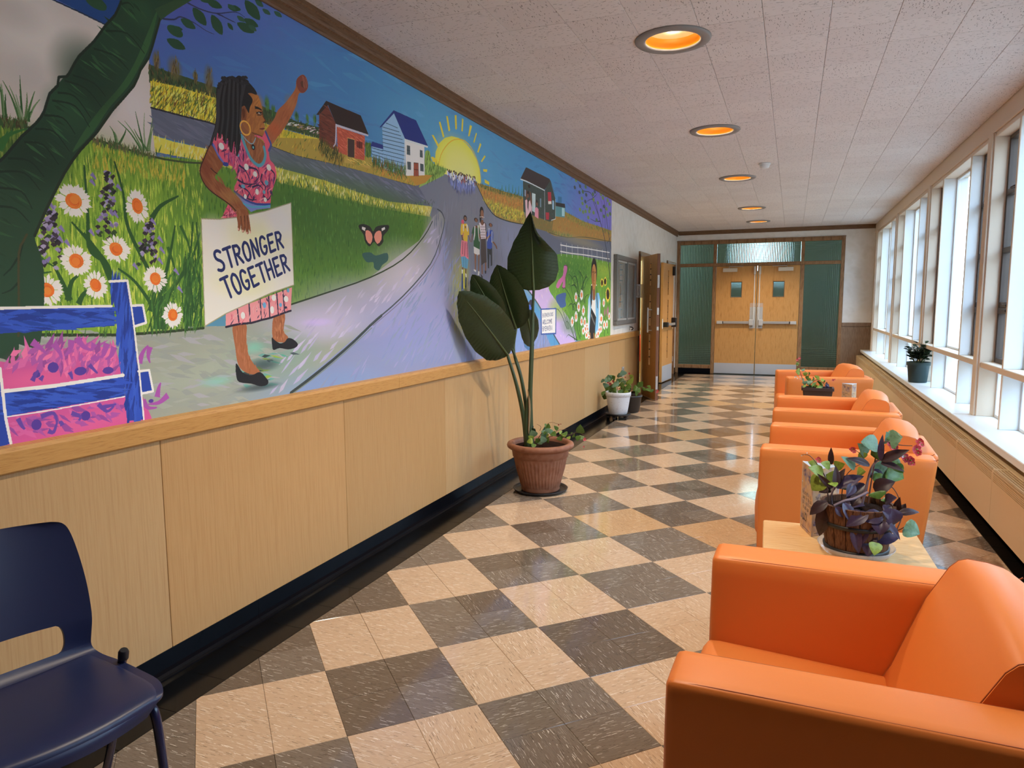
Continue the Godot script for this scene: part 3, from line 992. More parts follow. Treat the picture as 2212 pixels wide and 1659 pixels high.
func build_back_and_outside() -> void:
	var b := shell("wall_back")
	put("plaster", bx(-0.42, 0.0, ZN, 3.55, HC + 0.3, ZN + 0.15, 0.0), M.plaster_white, b)
	put("double_door", bx(0.6, 0.0, ZN - 0.05, 2.5, 2.1, ZN, 0.01), M.trim_brown, b)
	# side hall seen through the gap of the open left doors
	var h := shell("wall_side_hall")
	put("hall_floor", bx(-3.0, -0.15, -9.2, -0.42, 0.0, -6.0, 0.0), M.tile_beige, h)
	put("hall_wall", bx(-3.0, 0.0, -8.95, -0.42, 2.9, -8.75, 0.0), M.green_wall, h)
	put("hall_wall", bx(-3.0, 0.0, -6.2, -0.42, 2.9, -6.0, 0.0), M.green_wall, h)
	put("hall_wall", bx(-3.2, 0.0, -9.0, -3.0, 2.9, -6.0, 0.0), M.green_wall, h)
	put("hall_ceiling", bx(-3.2, 2.9, -9.0, -0.42, 3.0, -6.0, 0.0), M.plaster_white, h)
	put("hall_dado", bx(-3.0, 0.1, -8.75, -0.42, 0.95, -8.735, 0.002), M.oak_0, h)
	# ground of the courtyard and the brick wing across it
	var g := shell("ground_outside")
	put("paving", bx(3.6, -0.6, -30.0, 40.0, -0.5, 40.0, 0.0), M.court_paving, g)
	var o := thing("brick_building", "cream brick wing across the courtyard with white framed windows, seen through the tall panes", "building", Vector3(10.6, -0.5, -12.0))
	var bw := 0.42
	var bh := 0.135
	var near := []
	put("wall_core", bx(0.02, 0.0, -14.0, 3.0, 4.55, 22.0, 0.0), M.mortar, o)
	var wins := [-9.0, -5.2, -1.4, 2.4, 6.2, 10.0, 13.8]
	var lengths := []
	var st_all := st()
	var count := 0
	for r in 33:
		var y := r * bh
		var zz := -14.0 + (bw / 2 if r % 2 else 0.0)
		while zz < 20.0:
			var blocked := false
			for wz in wins:
				if zz + bw > wz - 0.1 and zz < wz + 1.7 and y + bh > 1.15 and y < 3.05: blocked = true
			if not blocked:
				rng.seed = r * 613 + int(zz * 10)
				var d := rng.randf_range(0.0, 0.006)
				# the courses that the panes let one see are bricks of their own
				if count < 300 and y > 2.6 and zz > -8.0 and zz < 8.0:
					put("brick", bx(0.0 - d, y + 0.006, zz + 0.006, 0.03, y + bh - 0.006, zz + bw - 0.006, 0.003), M.cream_brick, o)
					count += 1
				else: box(st_all, Vector3(0.0 - d, y + 0.006, zz + 0.006), Vector3(0.03, y + bh - 0.006, zz + bw - 0.006), 0.0)
			zz += bw
	var rest := put("brick_field", st_all, M.cream_brick, o)
	rest.set_meta("kind", "stuff")
	put("eave", bx(-0.55, 4.45, -14.0, 3.2, 4.72, 22.0, 0.01), M.outside_grey, o)
	put("parapet", bx(-0.1, 4.72, -14.0, 3.0, 4.95, 22.0, 0.01), M.outside_grey, o)
	for wz in wins:
		var s := st()
		for q in [[1.2, 1.27, 0.0, 1.6], [2.93, 3.0, 0.0, 1.6], [1.2, 3.0, 0.0, 0.07], [1.2, 3.0, 1.53, 1.6], [2.15, 2.2, 0.0, 1.6], [1.75, 1.8, 0.0, 1.6]]:
			box(s, Vector3(-0.02, q[0], wz + q[2]), Vector3(0.07, q[1], wz + q[3]), 0.004)
		var f := put("window_frame", s, M.paint_white, o)
		put("window_pane", bx(0.025, 1.22, wz + 0.03, 0.04, 2.98, wz + 1.57, 0.0), M.window_dark, f)
		put("air_conditioner", bx(-0.3, 1.28, wz + 0.45, 0.05, 1.72, wz + 1.15, 0.02), M.paint_white, f)


# ---------------------------------------------------------------- the painted mural
# paint is laid in millimetres: x along the wall from its near end, y above the floor

const MUR := [[0.0, 2500.0, 0.80], [2500.0, 5000.0, 0.80], [5000.0, 8210.0, 0.62]]
const MUR_LOW := 985.0
const MUR_TOP := 2716.0
var canvas := []


func build_mural() -> void:
	for q in MUR:
		var im := Image.create(int((q[1] - q[0]) * q[2]), int((MUR_TOP - MUR_LOW) * q[2]), false, Image.FORMAT_RGB8)
		canvas.append(im)
	rng.seed = 77
	paint_mural()
	for im in canvas: im.adjust_bcs(1.24, 0.93, 0.94)
	var am := ArrayMesh.new()
	for k in 3:
		var q: Array = MUR[k]
		var z0: float = 3.6 - q[0] / 1000.0
		var z1: float = 3.6 - q[1] / 1000.0
		var y0 := MUR_LOW / 1000.0
		var y1 := MUR_TOP / 1000.0
		var s := st()
		var xf := -0.231
		var xb := -0.2349
		for t in [[Vector3(xf, y0, z0), Vector2(0, 1)], [Vector3(xf, y1, z1), Vector2(1, 0)], [Vector3(xf, y0, z1), Vector2(1, 1)], [Vector3(xf, y0, z0), Vector2(0, 1)], [Vector3(xf, y1, z0), Vector2(0, 0)], [Vector3(xf, y1, z1), Vector2(1, 0)]]:
			s.set_uv(t[1])
			s.add_vertex(t[0])
		s.set_uv(Vector2(0.999, 0.5))
		if k == 2: quad(s, Vector3(xb, y0, z1), Vector3(xf, y0, z1), Vector3(xf, y1, z1), Vector3(xb, y1, z1))
		if k == 0: quad(s, Vector3(xf, y0, z0), Vector3(xb, y0, z0), Vector3(xb, y1, z0), Vector3(xf, y1, z0))
		s.generate_normals()
		am = s.commit(am)
		var m := StandardMaterial3D.new()
		m.resource_name = "mural_paint_%d" % k
		m.albedo_texture = ImageTexture.create_from_image(canvas[k])
		m.roughness = 0.55
		m.metallic_specular = 0.4
		m.texture_repeat = false
		am.surface_set_material(k, m)
	var o := MeshInstance3D.new()
	o.name = numbered("mural")
	o.mesh = am
	add_child(o)
	tag(o, "long painted wall mural of a woman with a lettered placard, road, houses and rising sun", "mural")


func px_poly(t: String, k: int) -> PackedVector2Array:
	var v := t.split_floats(" ")
	var out := PackedVector2Array()
	var q: Array = MUR[k]
	for i in range(0, v.size() - 1, 2): out.append(Vector2((v[i] - q[0]) * q[2], (MUR_TOP - v[i + 1]) * q[2]))
	return out


func fill(im: Image, p: PackedVector2Array, c: Color) -> void:
	var lo := 1e9
	var hi := -1e9
	var l := 1e9
	var r := -1e9
	for q in p:
		lo = minf(lo, q.y)
		hi = maxf(hi, q.y)
		l = minf(l, q.x)
		r = maxf(r, q.x)
	var w := im.get_width()
	var h := im.get_height()
	if r < 0 or l > w or hi < 0 or lo > h: return
	var n := p.size()
	for y in range(maxi(0, floori(lo)), mini(h, ceili(hi))):
		var yy := y + 0.5
		var xs := PackedFloat32Array()
		for i in n:
			var a := p[i]
			var b := p[i + 1 if i + 1 < n else 0]
			if (a.y <= yy) != (b.y <= yy): xs.append(a.x + (yy - a.y) * (b.x - a.x) / (b.y - a.y))
		xs.sort()
		for i in range(0, xs.size() - 1, 2):
			var x0 := maxi(0, roundi(xs[i]))
			var x1 := mini(w, roundi(xs[i + 1]))
			if x1 > x0: im.fill_rect(Rect2i(x0, y, x1 - x0, 1), c)


func mp(c: String, t: String, n := 0) -> void:
	for k in 3: fill(canvas[k], smooth(px_poly(t, k), n, true), Color(c))


func smooth(p: PackedVector2Array, n: int, closed: bool) -> PackedVector2Array:
	if n < 2 or p.size() < 3: return p
	var out := PackedVector2Array()
	var m := p.size()
	for i in (m if closed else m - 1):
		var a := p[posmod(i - 1, m) if closed else maxi(i - 1, 0)]
		var d := p[(i + 2) % m if closed else mini(i + 2, m - 1)]
		for k in n: out.append(p[i].cubic_interpolate(p[(i + 1) % m], a, d, float(k) / n))
	if not closed: out.append(p[m - 1])
	return out


func crowd(x0: float, y0: float, x1: float, y1: float, x2: float, y2: float) -> void:
	var cs := ["e6e4ec", "c9d0e8", "6f86c8", "8a4a44", "d8d0d8", "4a5aa0", "a85a50", "b8c4e0"]
	for i in 95:
		var t := rng.randf()
		var x := lerpf(x0, x1, t)
		var y := lerpf(y0, y1, t) + (y2 - y1) * rng.randf() * (0.4 + 0.6 * minf(1.0, t * 3.0))
		me(cs[rng.randi() % 8], x, y - 9, 10, 13)
		me(["3a2620", "5a3a2c", "241a18"][rng.randi() % 3], x, y + 8, 7, 6)


func lavender(x0: float, y0: float, x1: float, y1: float) -> void:
	var cs := ["2c2430", "1f1c26", "8a80b4", "746aa4", "3a3040", "2a4020", "9a94b8"]
	for k in 66:
		var t := k / 66.0
		var w := 14.0 + 32.0 * t
		var x := lerpf(x0, x1, t) + rng.randf_range(-w, w)
		var y := lerpf(y0, y1, t) + rng.randf_range(-w, w)
		mt(cs[rng.randi() % 7], 15, 7, "%.0f %.0f %.0f %.0f %.0f %.0f" % [x - 6, y - 6, x, y, x + 7, y + rng.randf_range(-10, 10)])


func placard(word: String, ax: float, ay: float, bx_: float, by: float, cx: float, cy: float, dx: float, dy: float) -> void:
	# hand-painted capitals between the four corners of their row
	var strokes := {
		"S": "60 10 40 0 15 3 5 20 15 40 45 55 60 75 50 95 25 100 0 92", "T": "0 3 70 0|36 3 36 100", "R": "5 2 5 100|5 2 45 5 60 25 45 48 5 50|25 50 65 100", "O": "32 0 8 18 3 55 15 92 35 100 56 88 64 50 55 12 32 0",
		"N": "3 100 6 0 58 98 62 0", "G": "60 15 40 0 15 8 3 40 5 75 25 98 50 92 60 75 62 58 40 58", "E": "60 2 6 3 5 100 62 97|5 50 48 48", "H": "4 0 5 100|60 0 61 100|5 50 60 48",
	}
	for i in word.length():
		for line in (strokes[word[i]] as String).split("|"):
			var v: PackedFloat64Array = line.split_floats(" ")
			var s := ""
			for j in range(0, v.size() - 1, 2):
				var a := (i + v[j] / 100.0 * 1.12 + 0.06) / word.length()
				var b := v[j + 1] / 100.0
				var p := Vector2(ax, ay).lerp(Vector2(bx_, by), a).lerp(Vector2(cx, cy).lerp(Vector2(dx, dy), a), b)
				s += "%.1f %.1f " % [p.x, p.y]
			ml("1a2560", 13.0, s.strip_edges(), 3 if v.size() > 12 and word[i] in "SGO" else 0)


func ribbon(p: PackedVector2Array, w0: float, w1: float) -> PackedVector2Array:
	var a := PackedVector2Array()
	var b := PackedVector2Array()
	var n := p.size()
	for i in n:
		var d := (p[mini(i + 1, n - 1)] - p[maxi(i - 1, 0)]).normalized()
		var w := lerpf(w0, w1, float(i) / maxf(n - 1, 1)) / 2.0
		a.append(p[i] + Vector2(-d.y, d.x) * w)
		b.append(p[i] - Vector2(-d.y, d.x) * w)
	b.reverse()
	a.append_array(b)
	return a


func ml(c: String, w: float, t: String, n := 0) -> void:
	for k in 3:
		var p := smooth(px_poly(t, k), n, false)
		var pw: float = maxf(w * MUR[k][2], 1.2)
		for i in p.size() - 1:
			fill(canvas[k], ribbon(PackedVector2Array([p[i], p[i + 1]]), pw, pw), Color(c))
			if pw > 3.0: fill(canvas[k], circle2(p[i], pw / 2.0, 8), Color(c))
		if pw > 3.0: fill(canvas[k], circle2(p[-1], pw / 2.0, 8), Color(c))


func mt(c: String, w0: float, w1: float, t: String) -> void:
	for k in 3: fill(canvas[k], ribbon(smooth(px_poly(t, k), 4, false), w0 * MUR[k][2], maxf(1.0, w1 * MUR[k][2])), Color(c))


func me(c: String, x: float, y: float, rx: float, ry: float) -> void:
	for k in 3:
		var q: Array = MUR[k]
		var p := PackedVector2Array()
		for i in 20: p.append(Vector2((x + cos(TAU * i / 20) * rx - q[0]) * q[2], (MUR_TOP - y + sin(TAU * i / 20) * ry) * q[2]))
		fill(canvas[k], p, Color(c))


func mring(x: float, y: float, rx: float, ry: float, c: String, w: float) -> void:
	var t := ""
	for i in 25: t += "%.1f %.1f " % [x + cos(TAU * i / 24) * rx, y + sin(TAU * i / 24) * ry]
	ml(c, w, t.strip_edges())


# a soft touch of thinned paint
func mb(x: float, y: float, rx: float, ry: float, c: String, a: float) -> void:
	var col := Color(c)
	var brush := Image.create(24, 24, false, Image.FORMAT_RGBA8)
	for j in 24:
		for i in 24:
			var d := Vector2(i - 11.5, j - 11.5).length() / 11.5
			brush.set_pixel(i, j, Color(col.r, col.g, col.b, a * pow(maxf(0.0, 1.0 - d * d), 1.5)))
	for k in 3:
		var q: Array = MUR[k]
		var im: Image = canvas[k]
		var r := Rect2i(int((x - rx * 1.5 - q[0]) * q[2]), int((MUR_TOP - y - ry * 1.5) * q[2]), maxi(3, int(rx * 3 * q[2])), maxi(3, int(ry * 3 * q[2])))
		if not r.intersects(Rect2i(Vector2i.ZERO, im.get_size())): continue
		var b: Image = brush.duplicate()
		b.resize(r.size.x, r.size.y, Image.INTERPOLATE_CUBIC)
		var part := im.get_region(r.intersection(Rect2i(Vector2i.ZERO, im.get_size())))
		part.convert(Image.FORMAT_RGBA8)
		var at := r.position.max(Vector2i.ZERO)
		part.blend_rect(b, Rect2i(at - r.position, part.get_size()), Vector2i.ZERO)
		part.convert(Image.FORMAT_RGB8)
		im.blit_rect(part, Rect2i(Vector2i.ZERO, part.get_size()), at)


# many short brush strokes inside an outline
func ms(cols: String, n: int, length: float, w: float, ang: float, jit: float, t: String) -> void:
	var cs := cols.split(" ")
	var v := t.split_floats(" ")
	var poly := PackedVector2Array()
	for i in range(0, v.size() - 1, 2): poly.append(Vector2(v[i], v[i + 1]))
	var lo := poly[0]
	var hi := poly[0]
	for q in poly:
		lo = lo.min(q)
		hi = hi.max(q)
	for i in n:
		var p := Vector2(rng.randf_range(lo.x, hi.x), rng.randf_range(lo.y, hi.y))
		var c := Color(cs[rng.randi() % cs.size()])
		var a := deg_to_rad(ang + rng.randf_range(-jit, jit))
		var l := length * rng.randf_range(0.5, 1.2) / 2.0
		var ww := w * rng.randf_range(0.6, 1.3)
		if not Geometry2D.is_point_in_polygon(p, poly): continue
		for k in 3:
			var q: Array = MUR[k]
			if p.x < q[0] - length or p.x > q[1] + length: continue
			var m: Vector2 = Vector2((p.x - q[0]) * q[2], (MUR_TOP - p.y) * q[2])
			var d: Vector2 = Vector2(cos(a), -sin(a)) * l * q[2]
			var s: Vector2 = Vector2(-d.y, d.x).normalized() * ww * q[2] / 2.0
			fill(canvas[k], PackedVector2Array([m - d, m - d * 0.3 + s, m + d, m - d * 0.3 - s]), c)


func md(x: float, y: float, rx: float, ry: float, n: int, pet: String, cen: String, cr: float) -> void:
	for k in 3:
		var q: Array = MUR[k]
		if x + rx < q[0] or x - rx > q[1]: continue
		var c: Vector2 = Vector2((x - q[0]) * q[2], (MUR_TOP - y) * q[2])
		var r: Vector2 = Vector2(rx, ry) * q[2]
		for pass_no in 2:
			for i in n:
				var a := TAU * (i + (0.5 if pass_no else 0.0)) / n + rng.randf_range(-0.12, 0.12)
				var l := rng.randf_range(0.85, 1.05) - 0.06 * pass_no
				var w := PI / n * 0.82
				var col := Color(pet).lerp(Color("a8b0a4"), rng.randf_range(0.0, 0.28))
				fill(canvas[k], PackedVector2Array([c + Vector2(cos(a - w * 0.5), sin(a - w * 0.5)) * r * 0.3, c + Vector2(cos(a - w), sin(a - w)) * r * l * 0.8, c + Vector2(cos(a), sin(a)) * r * l, c + Vector2(cos(a + w), sin(a + w)) * r * l * 0.8, c + Vector2(cos(a + w * 0.5), sin(a + w * 0.5)) * r * 0.3]), col)
		for i in 14:
			var rr := cr * lerpf(1.0, 0.55, i / 13.0)
			var o: Vector2 = Vector2(rng.randf_range(-1, 1), rng.randf_range(-1, 1)) * r * cr * 0.16 * minf(1.0, i)
			var p := PackedVector2Array()
			for j in 14: p.append(c + o + Vector2(cos(TAU * j / 14), sin(TAU * j / 14)) * r * rr)
			fill(canvas[k], p, Color(cen).lerp(Color("f2a03a") if i % 2 else Color("b84e14"), 0.0 if i == 0 else rng.randf_range(0.0, 0.45)) if cen != "2a1c14" else Color(cen))


# hand lettering: baseline start, baseline end, and the top of its last letter
func mtext(t: String, x0: float, y0: float, x1: float, y1: float, x2: float, y2: float, c: String, w: float, _s: float) -> void:
	var strokes := {
		"B": "0 0 0 10|0 10 5 9 6 7 4 5 0 5|0 5 6 4 7 2 5 0 0 0", "I": "3 0 3 10", "E": "6 0 0 0 0 10 6 10|0 5 5 5", "N": "0 0 0 10 6 0 6 10", "V": "0 10 3 0 6 10", "D": "0 0 0 10 4 9 6 5 4 1 0 0",
		"O": "3 0 0 2 0 8 3 10 6 8 6 2 3 0", "S": "6 9 3 10 0 8 1 6 5 4 6 2 3 0 0 1", "W": "0 10 2 0 3 6 5 0 7 10", "L": "0 10 0 0 6 0", "C": "6 9 3 10 0 8 0 2 3 0 6 1", "M": "0 0 0 10 3 4 6 10 6 0", "Y": "0 10 3 5 6 10|3 5 3 0",
	}
	var along := Vector2(x1 - x0, y1 - y0)
	var up := Vector2(x2 - x1, y2 - y1)
	for i in t.length():
		for line in (strokes[t[i]] as String).split("|"):
			var v: PackedFloat64Array = line.split_floats(" ")
			var s := ""
			for j in range(0, v.size() - 1, 2):
				var p := Vector2(x0, y0) + along * ((i + v[j] / 9.0) / t.length()) + up * v[j + 1] / 10.0
				s += "%.1f %.1f " % [p.x, p.y]
			ml(c, w, s.strip_edges())


func msky() -> void:
	var stops := [[0.0, "4a58ac"], [1900.0, "4668b2"], [2700.0, "4177b4"], [3800.0, "3f82b8"], [4700.0, "4c92c2"], [5600.0, "4a90c4"], [6800.0, "4484bc"], [8210.0, "6a74c0"]]
	for k in 3:
		var q: Array = MUR[k]
		var im: Image = canvas[k]
		for x in range(0, im.get_width(), 4):
			var mx: float = q[0] + x / q[2]
			var c := Color(stops[0][1])
			for i in stops.size() - 1:
				if mx >= stops[i][0] and mx <= stops[i + 1][0]: c = Color(stops[i][1]).lerp(Color(stops[i + 1][1]), (mx - stops[i][0]) / (stops[i + 1][0] - stops[i][0]))
			im.fill_rect(Rect2i(x, 0, 4, im.get_height()), c)
	ms("4a74b4 3f7ab6 4c86ba 4668ac 548ec2", 900, 260, 26, 0, 14, "0 1800 8210 1400 8210 2716 0 2716")


# ---------------------------------------------------------------- lounge chairs, tables, the blue chair

func make_armchair(label: String, at: Vector3, turn: float) -> Node3D:
	# faces -x; 0.92 wide, 0.82 deep, origin on the floor under its front edge
	var t := thing("armchair", label, "armchair", at, turn, "orange lounge chairs along the windows")
	for g in [-1.0, 1.0]:
		var zo: float = 0.46 * g
		var zi: float = 0.305 * g
		var zc := (zo + zi) / 2.0
		var side := func(p: Vector3) -> Vector3:   # the rear edge rakes back towards the top
			return Vector3(p.x + (0.065 * (p.y + 0.29) / 0.58 if p.x > 0.2 else 0.0), p.y, p.z)
		var arm := put("arm", cushion(st(), Vector3(0.755, 0.57, 0.155), 0.016, Vector3(0.008, 0.006, 0.003), 10, Transform3D(Basis.IDENTITY, Vector3(0.385, 0.357, zc)), side), M.orange_vinyl, t)
		for e in [zo - 0.010 * g, zi + 0.010 * g]:
			put("seam", tube(st(), curve([Vector3(0.012, 0.08, e), Vector3(0.010, 0.35, e), Vector3(0.0145, 0.612, e), Vector3(0.028, 0.630, e), Vector3(0.07, 0.6395, e), Vector3(0.40, 0.640, e), Vector3(0.79, 0.6385, e), Vector3(0.818, 0.62, e), Vector3(0.788, 0.35, e), Vector3(0.758, 0.08, e)], 5), 0.0016, 5), M.orange_seam, arm)
	put("back_frame", cushion(st(), Vector3(0.115, 0.57, 0.615), 0.02, Vector3(0.006, 0.004, 0.0), 8, Transform3D(Basis.IDENTITY, Vector3(0.738, 0.353, 0.0)), func(p: Vector3) -> Vector3: return Vector3(p.x + 0.06 * (p.y + 0.29) / 0.58, p.y, p.z)), M.orange_vinyl, t)
	put("seat_cushion", cushion(st(), Vector3(0.66, 0.28, 0.607), 0.03, Vector3(0.026, 0.016, 0.0), 12, Transform3D(Basis(Vector3(0, 0, 1), -0.05), Vector3(0.318, 0.238, 0.0))), M.orange_vinyl, t)
	# wedge cushion: the same side outline at both ends, swelling in between
	var prof := [Vector2(0.47, 0.34), Vector2(0.50, 0.40), Vector2(0.535, 0.50), Vector2(0.575, 0.61), Vector2(0.625, 0.705), Vector2(0.645, 0.726), Vector2(0.665, 0.733), Vector2(0.71, 0.729), Vector2(0.745, 0.72), Vector2(0.763, 0.705), Vector2(0.770, 0.68), Vector2(0.768, 0.55), Vector2(0.765, 0.34)]
	var rows := []
	var zs := [-0.300, -0.296, -0.285, -0.25, -0.18, -0.09, 0.0, 0.09, 0.18, 0.25, 0.285, 0.296, 0.300]
	for z in zs:
		var row := PackedVector3Array()
		var k := sqrt(maxf(0.0, 1.0 - pow(absf(z) / 0.302, 5.0)))
		var swell := 1.0 - pow(z / 0.3, 2.0)
		for q in prof:
			var c := Vector2(0.64, 0.52)
			var d: Vector2 = q - c
			var p: Vector2 = c + d * (0.972 + 0.028 * k) + d.normalized() * 0.022 * swell
			row.append(Vector3(p.x, p.y, z))
		rows.append(row)
	var s := st()
	skin(s, rows, true, 0, true)
	s.set_smooth_group(-1)
	var n := prof.size()
	for e in [0, zs.size() - 1]:
		var mid := Vector3(0.65, 0.5, zs[e] * 1.01)
		for j in n: face(s, rows[e][j], rows[e][(j + 1) % n], mid, Vector3(0, 0, signf(zs[e])))
	var back := put("back_cushion", s, M.orange_vinyl, t)
	for e in [1, zs.size() - 2]:
		var line := []
		for j in n: line.append(rows[e][j])
		put("seam", tube(st(), line, 0.0018, 5), M.orange_seam, back)
	put("base", bx(0.05, 0.03, -0.42, 0.74, 0.11, 0.42, 0.004), M.black_plastic, t)
	for q in [Vector2(0.07, -0.40), Vector2(0.07, 0.40), Vector2(0.70, -0.40), Vector2(0.70, 0.40)]:
		put("foot", lathe(st(), [Vector2(0.0, 0.0), Vector2(0.022, 0.0), Vector2(0.025, 0.035), Vector2(0.0, 0.036)], 12, 0, 0.0, 0, 0, Vector3(q.x, 0, q.y)), M.black_plastic, t)
	return t


func build_armchairs() -> void:
	make_armchair("orange vinyl armchair in the foreground, the only one in front of the barrel planter's table", Vector3(1.742, 0, 2.563), -0.02)
	make_armchair("orange vinyl armchair directly behind the table with the barrel planter", Vector3(1.832, 0, 0.03), -0.04)
	make_armchair("orange vinyl armchair third from the front, backing the table with the brown trough planter", Vector3(1.852, 0, -1.43), -0.02)
	make_armchair("orange vinyl armchair farthest down the hall, nearest the double doors", Vector3(1.86, 0, -3.80), 0.15)


func make_table(label: String, at: Vector3, turn := 0.0) -> void:
	var t := thing("side_table", label, "table", at, turn, "")
	put("tabletop", plate(st(), round_rect(-0.3, -0.305, 0.3, 0.305, 0.012, 4), 0.42, 0.45, 0.003, Transform3D(Vector3(1, 0, 0), Vector3(0, 0, -1), Vector3(0, 1, 0), Vector3.ZERO)), M.table_laminate, t)
	put("apron", bx(-0.26, 0.355, -0.265, 0.26, 0.42, 0.265, 0.002), M.table_laminate, t)
	for q in [Vector2(-0.265, -0.27), Vector2(0.265, -0.27), Vector2(-0.265, 0.27), Vector2(0.265, 0.27)]:
		put("leg", bx(q.x - 0.022, 0.0, q.y - 0.022, q.x + 0.022, 0.42, q.y + 0.022, 0.003), M.table_laminate, t)


func build_tables() -> void:
	make_table("square light oak side table under the barrel planter, behind the front armchair", Vector3(2.178, 0, 1.455), 0.03)
	make_table("square light oak side table under the brown trough, between the two farther armchairs", Vector3(2.22, 0, -2.80))


func shell_point(v: float, u: float) -> Vector3:
	# v runs 0 at the front lip, 1 at the seat's rear, 2 at the top of the back; u from -1 to 1 across
	var prof := [Vector3(0.215, 0.398, 0.168), Vector3(0.213, 0.424, 0.190), Vector3(0.190, 0.439, 0.212), Vector3(0.12, 0.441, 0.232), Vector3(0.02, 0.436, 0.236), Vector3(-0.08, 0.436, 0.230), Vector3(-0.150, 0.442, 0.214), Vector3(-0.190, 0.462, 0.204),
		Vector3(-0.210, 0.505, 0.203), Vector3(-0.222, 0.57, 0.208), Vector3(-0.238, 0.65, 0.207), Vector3(-0.258, 0.73, 0.200), Vector3(-0.276, 0.79, 0.190), Vector3(-0.285, 0.815, 0.176), Vector3(-0.290, 0.824, 0.150)]
	var f := clampf(v / 2.0, 0.0, 1.0) * (prof.size() - 1)
	var i := mini(int(f), prof.size() - 2)
	var p: Vector3 = (prof[i] as Vector3).cubic_interpolate(prof[i + 1], prof[maxi(i - 1, 0)], prof[mini(i + 2, prof.size() - 1)], f - i)
	var back := smoothstep(0.9, 1.25, v)
	var x := p.x + back * 0.045 * u * u - (1.0 - back) * 0.012 * u * u * smoothstep(0.5, 0.0, v) * 3.0
	var y := p.y + (1.0 - back) * (0.010 * u * u - 0.004) * smoothstep(0.1, 0.4, v)
	return Vector3(x, y, p.z * u)


func shell_sheet(s: SurfaceTool, f: Callable, nv: int, nu: int, ends: Array) -> void:
	# a moulded sheet 9 mm thick; f(a, b) gives (v, u); ends says which borders get a wall: first v, last v, first u, last u
	var top := []
	var low := []
	for i in nv + 1:
		var a := PackedVector3Array()
		var b := PackedVector3Array()
		for j in nu + 1:
			var q: Vector2 = f.call(float(i) / nv, float(j) / nu)
			var p := shell_point(q.x, q.y)
			var d := shell_point(minf(q.x + 0.03, 2.0), 0.0) - shell_point(q.x - 0.03, 0.0)
			var n := Vector3(d.y, -d.x, 0).normalized()
			a.append(p)
			b.append(p - n * 0.010)
		top.append(a)
		low.append(b)
	skin(s, top, false, 0)
	skin(s, low, false, 0, true)
	s.set_smooth_group(1)
	for i in nv:
		if ends[2]: quad(s, top[i][0], top[i + 1][0], low[i + 1][0], low[i][0])
		if ends[3]: quad(s, top[i][nu], low[i][nu], low[i + 1][nu], top[i + 1][nu])
	for j in nu:
		if ends[0]: quad(s, top[0][j], low[0][j], low[0][j + 1], top[0][j + 1])
		if ends[1]: quad(s, top[nv][j], top[nv][j + 1], low[nv][j + 1], low[nv][j])


func build_blue_chair() -> void:
	var t := thing("stacking_chair", "navy blue moulded plastic stacking chair against the oak wainscot under the mural", "chair", Vector3(0.295, 0, 3.335), -0.2427)
	var v0 := 1.045
	var v1 := 1.24
	var w := 0.70
	var r := 0.09
	var s := st()
	shell_sheet(s, func(a, b): return Vector2(lerpf(0.0, v0, a), lerpf(-1, 1, b)), 26, 22, [true, false, true, true])
	shell_sheet(s, func(a, b): return Vector2(lerpf(v1, 2.0, a), lerpf(-1, 1, b)), 22, 22, [false, true, true, true])
	for g in [-1.0, 1.0]:
		shell_sheet(s, func(a, b):
			var v := lerpf(v0, v1, a)
			var d := minf(v - v0, v1 - v)
			var inner := w - r + r * sqrt(maxf(0.0, 1.0 - pow(1.0 - minf(d / r, 1.0), 2.0)))
			return Vector2(v, lerpf(g * inner, g, b) if g > 0 else lerpf(g, g * inner, b)), 16, 6, [false, false, true, true])
	shell_sheet(s, func(a, b): return Vector2(v0 - 0.0004 * (1 - a), lerpf(-w + r, w - r, b)), 1, 8, [false, true, false, false])
	shell_sheet(s, func(a, b): return Vector2(v1 + 0.0004 * a, lerpf(-w + r, w - r, b)), 1, 8, [true, false, false, false])
	put("seat_shell", s, M.navy_plastic, t)
	put("seat_pad", pad_mesh(), M.navy_plastic, t)
	for g in [-1.0, 1.0]:
		var z: float = 0.205 * g
		put("leg", tube(st(), curve([Vector3(0.165, 0.0, z * 1.06), Vector3(0.160, 0.20, z * 1.03), Vector3(0.150, 0.355, z), Vector3(0.128, 0.398, z * 0.98), Vector3(0.08, 0.408, z * 0.95), Vector3(-0.12, 0.408, z * 0.95)], 6), 0.0115, 10), M.navy_steel, t)
		var leg := put("leg", tube(st(), curve([Vector3(-0.235, 0.012, z * 1.12), Vector3(-0.15, 0.20, z * 1.12), Vector3(-0.085, 0.40, z * 1.12), Vector3(-0.062, 0.458, z * 1.13)], 6), 0.0115, 10), M.navy_steel, t)
		put("end_cap", tube(st(), [Vector3(-0.064, 0.452, z * 1.13), Vector3(-0.059, 0.472, z * 1.13), Vector3(-0.057, 0.478, z * 1.13)], [0.0135, 0.0135, 0.010], 12), M.black_plastic, leg)
		put("foot_glide", tube(st(), [Vector3(-0.239, 0.0, z * 1.12), Vector3(-0.230, 0.022, z * 1.12)], 0.0135, 10), M.alu, leg)
	put("cross_rail", tube(st(), [Vector3(0.08, 0.408, -0.195), Vector3(0.08, 0.408, 0.195)], 0.009, 8), M.navy_steel, t)
	put("cross_rail", tube(st(), [Vector3(-0.075, 0.400, -0.232), Vector3(-0.075, 0.400, 0.232)], 0.009, 8), M.navy_steel, t)


